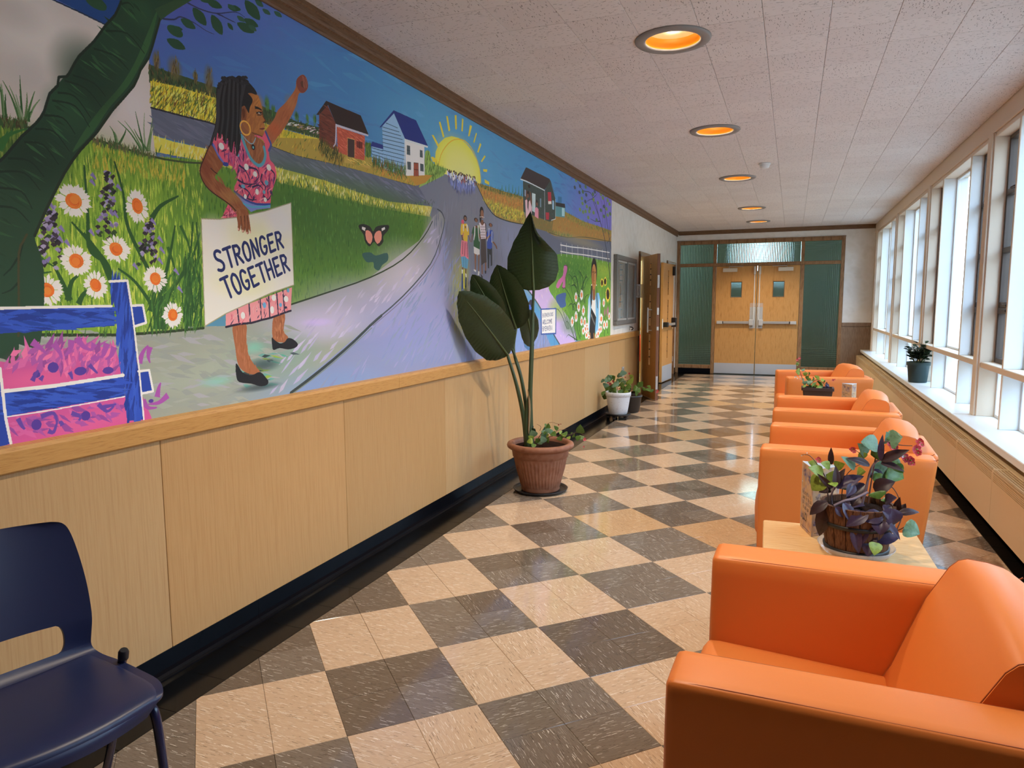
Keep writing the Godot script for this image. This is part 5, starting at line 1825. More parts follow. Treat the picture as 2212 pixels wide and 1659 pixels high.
func build_sill_plant() -> void:
	var t := thing("sill_plant", "bushy dark green plant in a dark plastic pot on the white windowsill", "potted plant", Vector3(3.262, 0.531, -4.40))
	put("pot", lathe(st(), [Vector2(0.0, 0.0), Vector2(0.085, 0.0), Vector2(0.090, 0.006), Vector2(0.108, 0.185), Vector2(0.116, 0.188), Vector2(0.119, 0.220), Vector2(0.114, 0.224), Vector2(0.108, 0.20), Vector2(0.0, 0.20)], 44), M.dark_green_pot, t)
	put("soil", soil_disc(0.107, 0.205, 74), M.soil, t)
	rng.seed = 404
	for k in 26:
		var a := TAU * k / 13.0 + rng.randf_range(-0.2, 0.2)
		var reach := rng.randf_range(0.03, 0.135)
		var h := rng.randf_range(0.10, 0.20) + (0.05 if k % 5 == 0 else 0.0)
		var top := Vector3(cos(a) * reach, 0.21 + h, sin(a) * reach * 0.85)
		var p := curve([Vector3(cos(a) * 0.03, 0.20, sin(a) * 0.03), Vector3(top.x * 0.8, 0.21 + h * 0.5, top.z * 0.8), top], 4)
		put("stem", tube(st(), p, taper(p.size(), 0.003, 0.0015), 5), M.stem_green, t)
		for j in 9:
			var f := 0.45 + 0.55 * j / 8.0
			var c: Vector3 = p[int(f * (p.size() - 1))]
			var b := a + j * 2.4
			var d := Vector3(cos(b), rng.randf_range(-0.1, 0.6), sin(b)).normalized()
			put("leaf", blade(c, c + d * rng.randf_range(0.042, 0.066), Vector3(rng.randf_range(-0.3, 0.3), 1, rng.randf_range(0.0, 0.6)), rng.randf_range(0.030, 0.046), "oval", 0.1, 0.3, 0.0, 1.0, 5, 2), M.leaf_dark, t)


func build_barrel() -> void:
	var t := thing("barrel_planter", "wooden half barrel planter of purple leaves and pink begonias on the nearer side table", "planter", Vector3(2.217, 0.451, 1.46))
	put("drip_tray", lathe(st(), [Vector2(0.0, 0.0), Vector2(0.118, 0.0), Vector2(0.138, 0.028), Vector2(0.136, 0.029), Vector2(0.115, 0.003), Vector2(0.0, 0.003)], 40), M.clear_plastic, t)
	var n := 16
	for k in n:
		var s := st()
		var rows := []
		for i in 7:
			var y := 0.004 + 0.188 * i / 6.0
			var r := lerpf(0.106, 0.131, i / 6.0) + 0.004 * sin(PI * i / 6.0)
			var row := PackedVector3Array()
			for j in 5:
				var a := TAU * (k + 0.03 + 0.94 * j / 4.0) / n
				var rr := r - (0.002 if j == 0 or j == 4 else 0.0)
				row.append(Vector3(cos(a) * rr, y, sin(a) * rr))
			for j in 5:
				var a := TAU * (k + 0.97 - 0.94 * j / 4.0) / n
				row.append(Vector3(cos(a) * (r - 0.012), y, sin(a) * (r - 0.012)))
			rows.append(row)
		skin(s, rows, true, -1)
		var m := Vector3.ZERO
		for q in rows[6]: m += q / 10.0
		for j in 10: face(s, rows[6][j], rows[6][(j + 1) % 10], m, Vector3.UP)
		put("stave", s, M.barrel_wood, t)
	for y in [0.022, 0.118]:
		var r := lerpf(0.106, 0.131, y / 0.19) + 0.0045
		put("hoop", lathe(st(), [Vector2(r - 0.002, y - 0.008), Vector2(r + 0.0022, y - 0.0075), Vector2(r + 0.0045, y + 0.0075), Vector2(r - 0.002, y + 0.008)], 64), M.hoop_black, t)
	put("soil", soil_disc(0.118, 0.168, 75), M.soil, t)
	barrel_growth(t)
	tent_card("folded display card of butterflies and lettering beside the barrel planter", Vector3(2.020, 0.451, 1.195), 0.285, 0.150, deg_to_rad(-74.0), ["The butterfly is a", "symbol for the soul", "all living things", "so many ways"], "LUCK")


func build_far_planter() -> void:
	var t := thing("trough_planter", "brown plastic trough of begonias and lime leaves on the farther side table", "planter", Vector3(2.205, 0.451, -2.85))
	var s := st()
	var o := [round_rect(-0.115, -0.06, 0.115, 0.06, 0.012, 3), round_rect(-0.130, -0.075, 0.130, 0.075, 0.012, 3), round_rect(-0.142, -0.087, 0.142, 0.087, 0.014, 3), round_rect(-0.142, -0.087, 0.142, 0.087, 0.014, 3), round_rect(-0.126, -0.072, 0.126, 0.072, 0.012, 3), round_rect(-0.122, -0.068, 0.122, 0.068, 0.012, 3)]
	var ys := [0.0, 0.128, 0.130, 0.157, 0.157, 0.12]
	var rows := []
	for i in o.size():
		var row := PackedVector3Array()
		for q in o[i]: row.append(Vector3(q.x, ys[i], -q.y))
		rows.append(row)
	skin(s, rows, true, -1, true)
	put("trough", s, M.brown_box, t)
	put("soil", bx(-0.124, 0.10, -0.070, 0.124, 0.125, 0.070, 0.004), M.soil, t)
	trough_growth(t)
	tent_card("folded display card in orange and blue right of the brown trough on the far table", Vector3(2.415, 0.451, -2.84), 0.205, 0.125, deg_to_rad(-52.0), ["The butterfly", "symbol"], "")


# a three-sided card standing on a table; printed outside, white inside
func tent_card(label: String, at: Vector3, h: float, w: float, turn: float, words: Array, big: String) -> void:
	var t := thing("display_card", label, "card", at, turn)
	var im := Image.create(384, 640, false, Image.FORMAT_RGB8)
	im.fill(Color("c9a27c"))
	rng.seed = int(h * 1000)
	for k in 260:
		var c: Color = [Color("c98a4c"), Color("e0c4a0"), Color("b87a3c"), Color("7a74a4"), Color("d8b890"), Color("4a4a8a")][rng.randi() % 6]
		var y := rng.randi() % 640
		if y > 220 and y < 470 and k % 3: c = Color("d4b494").lerp(c, 0.3)
		soft_spot(im, rng.randi() % 384, y, rng.randi_range(14, 54), c, 0.3)
	for q in [Vector2i(90, 90), Vector2i(70, 520), Vector2i(250, 120)]:
		for k in 14: soft_spot(im, q.x + rng.randi_range(-40, 40), q.y + rng.randi_range(-34, 34), rng.randi_range(10, 22), Color("2a2c6c"), 0.7)
	var ink := Color("33261e")
	for k in words.size(): print_line(im, words[k], 40 + k * 14, 300 + k * 46, 7, ink, 1)
	if big:
		print_line(im, big, 80, 548, 16, ink, 2)
		im.fill_rect(Rect2i(40, 612, 300, 4), ink)
	im.fill_rect(Rect2i(0, 0, 384, 8), Color("eef0f4"))
	var m := mat("card_print_%d" % int(h * 1000), Color.WHITE, 0.6, 0.35)
	m.albedo_texture = ImageTexture.create_from_image(im)
	var tri_pts := [Vector3(0, 0, 0), Vector3(w, 0, 0), Vector3(w / 2, 0, -w * 0.86)]
	for k in 3:
		var a: Vector3 = tri_pts[k]
		var b: Vector3 = tri_pts[(k + 1) % 3]
		var n := (b - a).cross(Vector3.UP).normalized()
		var s := st()
		var up := Vector3(0, h, 0)
		for q in [[a, 0, 1], [b + up, 1, 0], [b, 1, 1], [a, 0, 1], [a + up, 0, 0], [b + up, 1, 0]]:
			s.set_uv(Vector2(q[1], q[2]))
			s.add_vertex(q[0])
		var o := put("printed_face", s, m, t)
		var s2 := st()
		var i := (Vector3(w / 2, 0, -w * 0.29) - (a + b) / 2).normalized() * 0.0008
		quad(s2, b + i, a + i, a + i + up, b + i + up)
		quad(s2, a + up, b + up, b + i + up, a + i + up)
		put("inner_face", s2, M.paper_white, o)


func soft_spot(im: Image, x: int, y: int, r: int, c: Color, a: float) -> void:
	var b := Image.create(8, 8, false, Image.FORMAT_RGBA8)
	for j in 8:
		for i in 8: b.set_pixel(i, j, Color(c.r, c.g, c.b, a * maxf(0.0, 1.0 - Vector2(i - 3.5, j - 3.5).length() / 3.6)))
	b.resize(r * 2, r * 2, Image.INTERPOLATE_CUBIC)
	var q := im.get_region(Rect2i(0, 0, im.get_width(), im.get_height()).intersection(Rect2i(x - r, y - r, r * 2, r * 2)))
	if q.is_empty(): return
	var at := Vector2i(maxi(0, x - r), maxi(0, y - r))
	q.convert(Image.FORMAT_RGBA8)
	q.blend_rect(b, Rect2i(at - Vector2i(x - r, y - r), q.get_size()), Vector2i.ZERO)
	q.convert(im.get_format())
	im.blit_rect(q, Rect2i(Vector2i.ZERO, q.get_size()), at)


const FONT := {
	"a": "757", "T": "E4444", "h": "88E99", "e": "0E9E8F", "b": "88E9E", "u": "0999F", "t": "4E446", "r": "0BC88", "f": "64E44", "l": "44446", "y": "0997E", "i": "40444", "s": "07C3E", "m": "0AFFF", "o": "069960", "n": "0E999", "g": "06971E", "v": "0999A6", "w": "09BFF6", "k": "89ACA9", "d": "11799F", "L": "8888F", "U": "9999F", "C": "78887", "K": "9ACA9",
}


func print_line(im: Image, t: String, x: int, y: int, px: int, c: Color, bold: int) -> void:
	var at := x
	for ch in t:
		if FONT.has(ch):
			var g: String = FONT[ch] if ch != "a" else "0797BF"
			for r in g.length():
				var bits := g[r].hex_to_int()
				for k in 4:
					if bits & (8 >> k): im.fill_rect(Rect2i(at + k * px / 2, y + r * px - px * 5, maxi(2, px / 2) + bold - 1, px), c)
		at += int(px * 2.4)


func barrel_growth(t: Node3D) -> void:
	stem(t, "stem_mauve", 5, 4, "15 189 0 25 253 0 38 324 0 56 360 0 71 365 0")
	stem(t, "stem_mauve", 5, 5, "-89 196 90 -53 216 80 -18 223 60 29 244 30")
	stem(t, "stem_mauve", 4, 4, "-91 178 0 -94 214 0 -84 247 0")
	stem(t, "stem_mauve", 4, 4, "3 181 0 23 225 0 30 282 0")
	stem(t, "stem_brown", 3, 1.5, "34 191 0 46 318 0 57 398 0 80 436 0 128 427 0 172 427 0")
	stem(t, "stem_brown", 2.5, 1, "-103 184 0 -117 276 0 -144 323 0 -178 363 0 -207 364 0")
	stem(t, "stem_brown", 2.5, 1.5, "100 198 0 92 239 0 109 265 0 131 239 0 147 196 0")
	stem(t, "stem_brown", 2.5, 2, "119 189 50 140 164 60 129 121 70 150 137 80")
	stem(t, "stem_brown", 1.5, 1, "98 432 0 122 413 0 144 394 0")
	stem(t, "stem_brown", 1.5, 1, "13 364 0 0 383 0 -25 402 0")
	stem(t, "stem_brown", 2, 1.2, "-59 189 0 -51 281 0 -22 326 0 14 350 0")
	leaves(t, "leaf_purple_brown", "lance", "32 343 10 -51 370 31 25 69 368 24 156 421 55 33 69 358 19 145 337 50 23 -98 326 -38 -101 396 -32 19 -95 251 35 -150 306 51 20 -83 255 32 -86 335 18 26 -81 250 -2 -49 322 -9 26 52 250 4 121 290 15 49 -78 238 -39 -138 208 -47 28 140 162 -18 140 233 13 27 135 169 21 207 179 10 26")
	leaves(t, "leaf_purple", "lance", "68 369 24 71 466 11 20 -81 249 9 17 297 -4 42 25 257 -40 -39 198 -12 43 39 315 -23 89 281 -31 34 89 214 39 123 242 67 40 142 177 -17 159 210 16 25 -47 184 3 23 189 20 36 116 186 -24 95 161 8 36 -20 267 15 -45 224 48 31")
	leaves(t, "leaf_purple_brown", "lance", "-111 204 76 -171 146 72 37 -111 188 54 -132 58 44 46 35 82 111 59 104 94 33 -3 229 52 -26 192 65 35")
	leaves(t, "leaf_purple", "lance", "-57 212 100 -21 129 117 37 -84 195 110 -43 158 107 27 23 187 125 -48 132 131 41 75 174 109 -3 161 116 50 98 210 121 109 146 104 54 82 164 129 135 96 111 24 71 164 122 65 118 149 50 15 148 101 -0 55 124 41 -18 131 111 1 31 123 33 57 81 100 136 97 83 46 42 78 105 29 29 138 46 56 148 106 35 118 127 35 95 192 128 65 211 160 35 0 190 110 -19 164 110 30")
	leaves(t, "leaf_begonia_blue", "heart", "57 426 2 -4 434 25 60 26 379 -31 -12 422 -10 41 94 446 24 132 467 51 62 99 432 -37 83 474 -5 41 49 332 -33 97 290 -34 72 -17 332 9 -70 376 39 36 -49 257 -13 -35 242 18 52")
	leaves(t, "leaf_begonia", "heart", "63 396 4 34 383 1 47 102 440 -15 95 477 -25 25 98 325 -34 157 289 -46 70 118 354 15 141 330 50 33 123 346 -27 130 374 -44 29 58 252 39 67 225 48 49 69 290 -8 51 308 -14 36 92 227 8 105 214 33 36")
	leaves(t, "leaf_begonia_blue", "heart", "150 140 80 201 117 83 59")
	leaves(t, "leaf_lime", "heart", "-85 320 -36 -50 340 -5 34 -83 270 -37 -116 286 -30 52 -131 281 27 -165 228 14 60 -128 300 19 -184 327 51 42 -104 329 10 -140 345 34 29 -150 323 -31 -183 332 -28 25 -6 303 -28 22 315 -2 36 15 364 -16 -5 388 -11 32 -96 273 40 -85 263 67 31 -144 282 38 -119 289 43 27")
	leaves(t, "leaf_lime", "heart", "54 82 125 49 38 145 41")
	flower(t, "petal_pink", -27, 399, 0, 24, 5)
	flower(t, "petal_pink", -23, 392, 8, 16, 5)
	flower(t, "petal_pink", -145, 350, 0, 21, 5)
	flower(t, "petal_pink", -142, 344, 8, 14, 5)
	flower(t, "petal_pink", 108, 426, 0, 36, 5)
	flower(t, "petal_pink", 114, 415, 8, 24, 5)
	flower(t, "petal_pink", 148, 384, 0, 33, 5)
	flower(t, "petal_pink", 153, 375, 8, 22, 5)
	flower(t, "petal_pink", 170, 372, 0, 30, 5)
	flower(t, "petal_pink", 175, 364, 8, 20, 5)
	flower(t, "petal_pink", 186, 414, 0, 38, 5)
	flower(t, "petal_pink", 191, 404, 8, 25, 5)
	flower(t, "petal_pink", 197, 442, 0, 29, 5)
	flower(t, "petal_pink", 201, 434, 8, 19, 5)
	flower(t, "petal_pink", 166, 362, 0, 16, 5)
	flower(t, "petal_pink", 168, 358, 8, 10, 5)
	flower(t, "petal_white", 107, 424, 10, 12, 5)
	flower(t, "petal_white", 142, 386, 10, 10, 5)
	flower(t, "petal_white", -198, 365, 0, 5, 4)
	flower(t, "petal_white", -207, 361, 0, 5, 4)
	flower(t, "petal_white", -188, 373, 0, 5, 4)
	flower(t, "petal_white", -200, 261, 0, 5, 4)
	flower(t, "petal_white", 101, 250, 0, 5, 4)
	flower(t, "petal_white", 92, 235, 0, 5, 4)


func pot_begonia(t: Node3D) -> void:
	stem(t, "stem_brown", 3, 2, "-12 389 50 36 461 50 75 478 50")
	stem(t, "stem_brown", 3, 1.5, "12 383 50 101 432 80 191 457 120 267 465 120 307 479 100 348 474 100 382 454 100")
	stem(t, "stem_brown", 2, 1, "-5 457 -0 3 488 -0 -29 506 -0")
	stem(t, "stem_brown", 2, 1, "130 455 50 153 479 50 219 489 50")
	stem(t, "stem_brown", 1.2, 0.8, "58 515 -0 90 526 -0 145 516 -0 165 517 -0")
	leaves(t, "leaf_begonia_blue", "heart", "-10 429 99 -39 475 95 58 25 404 -6 40 503 -18 43 52 477 73 56 461 107 31 99 497 108 96 462 122 39 117 460 80 81 495 79 31 65 403 135 17 387 130 35 88 404 157 67 456 185 42")
	leaves(t, "leaf_begonia", "heart", "44 490 -8 36 512 15 32 52 498 16 94 492 35 39 126 469 110 168 450 132 39 44 404 152 23 432 171 42 177 442 87 195 411 94 43 221 476 116 249 463 134 39 18 394 188 18 367 220 31 90 403 129 118 437 141 35 144 478 21 116 508 31 24 272 467 85 269 481 102 19 287 463 98 306 450 123 31 343 479 109 349 549 133 54 319 482 91 312 514 106 23 333 461 114 330 425 140 39 349 458 91 346 429 117 35 84 458 122 75 479 140 27")
	leaves(t, "leaf_lime", "heart", "-8 419 149 -31 449 181 35 0 412 171 -44 400 180 38 209 466 80 225 438 106 35 205 473 126 188 488 132 27 250 448 111 271 434 131 27 101 442 114 82 450 103 23")
	leaves(t, "leaf_dark", "heart", "-68 454 6 -108 485 18 59 -53 454 23 -32 475 26 43")
	flower(t, "petal_pink", 371, 435, 100, 24, 5)
	flower(t, "petal_pink", 366, 380, 100, 13, 5)
	flower(t, "petal_pink", 143, 510, -0, 12, 5)
	flower(t, "petal_pink", 161, 517, -0, 8, 5)


func white_pot_growth(t: Node3D) -> void:
	stem(t, "stem_brown", 3.5, 2, "-1 327 0 -25 458 0 18 536 0")
	stem(t, "stem_brown", 3.5, 2, "21 328 0 74 461 0 128 485 0 171 530 0")
	stem(t, "stem_brown", 3.5, 2, "-46 326 0 -102 433 0 -137 498 0")
	stem(t, "stem_brown", 3.5, 2, "64 341 0 195 379 0 302 405 0 410 377 0 474 358 0")
	leaves(t, "leaf_begonia", "heart", "-77 480 17 -127 535 40 80 -65 491 19 -28 527 39 68 15 452 -66 -21 483 -77 80 17 437 -8 43 418 8 80 -56 398 -39 -118 331 -22 92 -131 412 18 -157 354 1 68 -169 298 -4 -216 317 -12 68 -172 291 -62 -197 221 -75 92 69 404 -26 23 346 -36 80 88 359 -43 117 314 -61 103 128 441 -5 106 473 -4 68 -20 372 16 -62 361 28 80 230 398 -37 217 281 -7 46 256 395 -70 234 460 -68 69 318 391 -31 298 358 -28 69 346 390 -54 373 351 -28 57 363 405 -18 370 425 -36 46 402 379 16 411 345 1 45 185 390 6 239 381 5 68")
	leaves(t, "leaf_begonia_blue", "heart", "-111 478 11 -115 547 44 68 -170 457 45 -191 490 48 57 71 542 44 52 607 59 79 14 512 -18 -1 565 -30 57 -144 433 13 -163 379 24 68 44 478 64 95 494 97 57 -65 425 15 -21 405 15 68")
	leaves(t, "leaf_lime", "heart", "140 491 55 179 447 35 91 138 502 -55 172 537 -44 69 121 443 16 152 421 4 68 112 356 18 86 326 47 57")
	leaves(t, "leaf_begonia", "heart", "-30 390 -22 -96 409 -19 80 -25 409 -49 -71 451 -53 69 50 405 85 93 450 86 79 71 384 83 121 411 113 68 -20 340 17 -76 315 12 91 62 330 87 20 361 94 79 82 384 -15 137 364 -18 91 126 408 87 182 422 94 68 -1 455 -38 -33 487 -32 57 -129 347 -68 -159 303 -54 80 -104 311 -10 -138 265 -14 68 32 346 51 82 318 76 68 252 415 -88 286 461 -78 58 219 365 -41 269 338 -9 57")
	leaves(t, "leaf_begonia_blue", "heart", "-113 460 51 -148 513 44 68 -101 407 -42 -137 371 -53 69 -15 446 88 28 425 84 68 67 442 19 101 476 26 57")
	flower(t, "petal_pink", -102, 428, 0, 39, 5)
	flower(t, "petal_pink", -64, 462, 0, 34, 5)
	flower(t, "petal_pink", -130, 443, 0, 27, 5)
	flower(t, "petal_pink", 132, 561, 0, 30, 5)
	flower(t, "petal_pink", 23, 536, 0, 23, 5)
	flower(t, "petal_pink", 84, 516, 0, 18, 5)
	flower(t, "petal_pink", -100, 246, 0, 30, 5)
	flower(t, "petal_pink", -67, 259, 0, 25, 5)
	flower(t, "petal_pink", 474, 358, 0, 39, 5)
	flower(t, "petal_pink", -23, 316, 0, 21, 5)
	flower(t, "petal_pink", 14, 372, 0, 21, 5)
	flower(t, "petal_pink", -62, 308, 0, 18, 5)


func trough_growth(t: Node3D) -> void:
	stem(t, "stem_brown", 4, 1.5, "-115 159 0 -139 241 0 -159 299 0 -167 337 0 -181 394 0")
	stem(t, "stem_brown", 2, 2, "-150 299 0 -115 306 0 -102 275 0")
	stem(t, "stem_brown", 3, 2, "-74 173 0 -24 223 0 14 224 0 50 194 0 71 179 0")
	leaves(t, "leaf_lime", "heart", "-162 299 9 -201 302 22 56 -112 298 15 -113 258 1 37 -16 241 16 9 264 12 48 26 225 2 58 226 0 37 8 172 -12 38 142 -3 74 -28 175 -2 -46 196 -2 56 -128 169 15 -98 166 27 45 -15 179 -28 -26 152 -34 41")
	leaves(t, "leaf_begonia", "heart", "-87 204 -3 -56 218 28 67 -101 232 23 -79 266 33 44 -84 279 -29 -67 285 -6 30 -123 216 -4 -138 223 7 41 -48 230 12 -31 229 27 41 7 195 -1 25 212 29 45 -57 173 -7 -74 157 -5 48 41 193 21 27 178 12 44 50 208 -12 66 218 13 30 -189 382 -26 -179 352 -0 26 -177 386 12 -191 363 15 22")
	leaves(t, "leaf_begonia_blue", "heart", "-77 221 31 -79 182 54 56 -118 216 56 -111 180 44 37 -140 328 39 -125 310 49 33")
	leaves(t, "leaf_purple", "lance", "69 196 40 99 165 38 22 73 182 26 97 149 38 22 66 191 52 80 145 36 22 69 204 29 83 198 54 19")
	flower(t, "petal_pink", -190, 413, 0, 26, 5)
	flower(t, "petal_pink", -170, 430, 0, 26, 5)
	flower(t, "petal_pink", 130, 229, 0, 22, 5)
	flower(t, "petal_pink", 144, 235, 0, 15, 5)
	flower(t, "petal_pink", -42, 248, 0, 15, 5)
	flower(t, "petal_pink", 6, 215, 0, 19, 5)
	flower(t, "petal_white", -199, 249, 0, 15, 5)
	flower(t, "petal_white", -190, 251, 0, 13, 5)
	flower(t, "petal_white", -160, 255, 0, 15, 5)
	flower(t, "petal_white", -180, 235, 0, 13, 5)
	flower(t, "petal_white", -154, 231, 0, 16, 5)
	flower(t, "petal_white", -204, 242, 0, 11, 5)
	flower(t, "petal_white", -117, 200, 0, 13, 5)
	flower(t, "petal_white", -113, 188, 0, 11, 5)


func paint_mural() -> void:
	msky()
	mb(1364, 2490, 535, 224, "4a4aa6", 0.75)
	mb(1667, 2652, 505, 169, "5a55b4", 0.6)
	mb(1396, 2315, 426, 158, "3f6cb4", 0.5)
	mb(1943, 2393, 609, 291, "3f78b4", 0.5)
	mb(2642, 2556, 896, 297, "3f86b8", 0.5)
	mb(3737, 2445, 952, 440, "5aa6cc", 0.7)
	mb(4590, 2606, 903, 435, "4a92c4", 0.6)
	mb(5625, 2508, 908, 383, "3c84bc", 0.5)
	mb(7495, 2413, 1208, 485, "6a66c0", 0.85)
	mb(7980, 2691, 764, 450, "7468c4", 0.8)
	mp("173f82", "825 2367 1017 2348 1077 2402 1098 2471")
	mp("c9c1bc", "616 2292 825 2358 1017 2348 1131 2327 1185 2294 1183 2169 1185 2028 1190 1945 937 1956 587 1946")
	mb(762, 2235, 148, 104, "d8d2ce", 0.8)
	mb(748, 2110, 69, 52, "bdb9b8", 0.6)
	mb(1108, 2104, 92, 121, "d4cdd0", 0.8)
	mb(697, 2278, 83, 47, "b7afab", 0.5)
	ml("20304c", 5, "825 2360 925 2355 1017 2348")
	ml("8d8a8c", 3, "1185 2294 1185 2169 1186 2029 1190 1945")
	mp("34482a", "1184 2272 1241 2269 1348 2274 1513 2277 1510 2231 1180 2207")
	mp("34482a", "1753 2272 1872 2266 2001 2259 2183 2270 2180 2216 1749 2201")
	ms("23331c 4a5a2c 5a4a2a 2c4a28", 260, 26, 7, 90, 30, "1184 2269 1513 2273 1510 2237 1180 2210")
	ms("23331c 4a5a2c 3a5a2c", 160, 24, 6, 90, 30, "1753 2264 2176 2266 2173 2224 1749 2201")
	mb(1218, 2291, 15, 32, "6b5a34", 0.9)
	ms("4a3c22 7a6638 5d5a2e", 26, 40, 5, 85, 20, "1211 2319 1229 2324 1226 2272 1206 2266")
	mb(1301, 2289, 29, 38, "6b5a34", 0.9)
	ms("4a3c22 7a6638 5d5a2e", 26, 40, 5, 85, 20, "1287 2319 1321 2329 1319 2269 1279 2257")
	mb(1399, 2290, 12, 13, "6b5a34", 0.9)
	ms("4a3c22 7a6638 5d5a2e", 26, 40, 5, 85, 20, "1393 2300 1407 2304 1406 2276 1390 2272")
	mb(1470, 2287, 22, 54, "6b5a34", 0.9)
	ms("4a3c22 7a6638 5d5a2e", 26, 40, 5, 85, 20, "1460 2333 1486 2341 1483 2258 1452 2250")
	mb(1804, 2289, 15, 29, "3d6a2c", 0.95)
	ms("2c5224 4c7a34", 16, 30, 5, 85, 20, "1791 2309 1821 2317 1817 2252 1787 2245")
	mb(1842, 2274, 12, 17, "3d6a2c", 0.95)
	ms("2c5224 4c7a34", 16, 30, 5, 85, 20, "1831 2286 1856 2292 1853 2247 1828 2241")
	mb(2005, 2283, 14, 18, "3d6a2c", 0.95)
	ms("2c5224 4c7a34", 16, 30, 5, 85, 20, "1993 2294 2020 2301 2017 2254 1990 2248")
	mb(2084, 2291, 11, 16, "3d6a2c", 0.95)
	ms("2c5224 4c7a34", 16, 30, 5, 85, 20, "2074 2301 2096 2306 2093 2263 2072 2258")
	mb(2141, 2302, 11, 18, "3d6a2c", 0.95)
	ms("2c5224 4c7a34", 16, 30, 5, 85, 20, "2131 2314 2153 2320 2151 2271 2129 2266")
	mp("d9c22e", "1185 2214 1292 2226 1507 2235 1508 2045 1186 2123")
	mp("c6b22c", "1749 2201 1868 2200 2180 2216 2205 2122 1862 2090 1741 2087")
	ms("f0dc4a e2cc38 c9ae24 fae868 8a8a28", 900, 44, 7, 70, 25, "1186 2212 1510 2233 1503 2138 1185 2121")
	ms("5a6a22 6e4e1e 41601f", 220, 40, 4, 65, 25, "1186 2208 1510 2230 1503 2138 1185 2121")
	ms("c9be34 a8a02c dcd04a 7a8a2a", 500, 34, 6, 70, 30, "1749 2201 2180 2216 2205 2133 1863 2106 1743 2107")
	ms("a98a9a e6dcd4 6f5a54 8c7a3a", 150, 30, 5, 20, 12, "1871 2237 2176 2264 2174 2237 1908 2225")
	ms("8a5a24 a8702e 5c4a1e 3c5222", 380, 38, 5, 80, 30, "1896 2137 2030 2185 2206 2155 2382 2142 2360 2110 1991 2102")
	me("eee6dc", 2030, 2130, 6, 5)
	me("eee6dc", 2062, 2143, 6, 5)
	me("eee6dc", 2090, 2144, 6, 5)
	me("eee6dc", 2122, 2159, 6, 5)
	me("eee6dc", 2144, 2152, 6, 5)
	me("eee6dc", 2169, 2150, 6, 5)
	me("eee6dc", 2214, 2163, 6, 5)
	me("eee6dc", 2197, 2180, 6, 5)
	me("eee6dc", 2245, 2162, 6, 5)
	me("eee6dc", 2267, 2149, 6, 5)
	me("eee6dc", 2010, 2135, 5, 5)
	me("eee6dc", 2290, 2137, 6, 5)
	me("f0cf3e", 3749, 2319, 365, 227)
	mb(3779, 2324, 266, 151, "fbf2a0", 0.95)
	mb(3737, 2398, 294, 137, "f7e26a", 0.7)
	ml("e0b82e", 8, "3442 2315 3473 2380 3542 2446 3626 2499 3726 2534 3845 2546 3952 2520 4031 2471 4095 2397 4118 2301", 2)
	mp("e6c534", "3348 2482 3374 2487 3455 2435 3446 2427 3429 2425")
	mp("e6c534", "3451 2585 3474 2593 3528 2511 3514 2499 3504 2503")
	mp("e6c534", "3559 2648 3583 2653 3617 2569 3600 2558 3589 2560")
	mp("e6c534", "3688 2684 3717 2691 3721 2604 3707 2591 3695 2595")
	mp("e6c534", "3804 2690 3827 2689 3814 2605 3802 2600 3791 2604")
	mp("e6c534", "3933 2675 3969 2674 3926 2595 3901 2589")
	mp("e6c534", "4038 2644 4055 2641 4009 2567 3988 2565")
	mp("e6c534", "4108 2587 4132 2579 4078 2509 4056 2511")
	mp("e6c534", "4190 2513 4211 2507 4138 2452 4121 2457")
	mp("e6c534", "4162 2408 4240 2418 4231 2396 4165 2390")
	mp("e6c534", "4186 2338 4274 2331 4273 2307 4191 2312")
	mp("e6c534", "3333 2342 3362 2350 3420 2341 3419 2318 3355 2317")
	mp("5b6178", "1181 2120 1338 2125 1503 2131 1743 2118 1995 2105 2254 2117 2526 2124 2809 2127 3122 2132 3521 2267 4044 2299 4210 2161 4437 2089 5063 2091 5764 2086 7955 2203 8324 2209 8339 1915 5910 1885 4784 1835 4573 1468 3494 1460 3314 1961 3342 2034 2803 1997 2520 2004 2199 2022 1845 2024 1449 2026 1184 2024")
	ms("626880 575c76 676c86 5f667e", 220, 130, 16, -14, 6, "1185 2115 1503 2127 1991 2098 2813 2115 3139 2127 3381 2056 2525 2017 1858 2037 1186 2031")
	ms("6f7096 70749a", 40, 110, 12, -14, 6, "1990 2083 3138 2115 3381 2056 2200 2031")
	ml("25262c", 6, "1181 2120 1338 2125 1503 2131 1743 2118 1995 2105 2254 2117 2526 2124 2663 2134 2809 2127 3122 2132", 3)
	mp("6f9a2c", "600 1939 779 1948 938 1960 1176 1947 1446 1985 1842 1975 2196 1970 2613 1960 3315 1972 3351 1935 3155 1802 2593 1560 1913 1414 1374 1323 1012 1308 548 1320")
	mp("e6d24e", "1184 2024 1277 2020 1449 2026 1572 2017 1845 2024 1987 2025 2199 2022 2520 2004 2803 1997 3342 2034 3302 1965 2612 1945 2195 1952 1841 1961 1446 1975 1188 1966")
	mb(2185, 1771, 829, 275, "3c6b26", 0.75)
	mb(2800, 1826, 641, 212, "3a6624", 0.75)
	mb(2249, 1544, 643, 164, "4a7a28", 0.6)
	mb(958, 1782, 359, 170, "7faa30", 0.7)
	mb(770, 1469, 235, 132, "88b034", 0.6)
	mb(1345, 1588, 147, 252, "3d6e28", 0.6)
	mb(1978, 1880, 253, 129, "356022", 0.6)
	ms("84ac34 6f9c2c 9cbe3e 5c8a26 b2c44a 4c7a22", 2600, 60, 7, 88, 8, "638 1938 1176 1941 1419 1967 1374 1327 1012 1312 587 1321")
	ms("3f7026 4c7e2c 33601f 5a8c34 3a6a2a", 2600, 42, 6, 88, 8, "1419 1967 1854 1963 2612 1945 3314 1961 3126 1799 2594 1576 1917 1422 1374 1334")
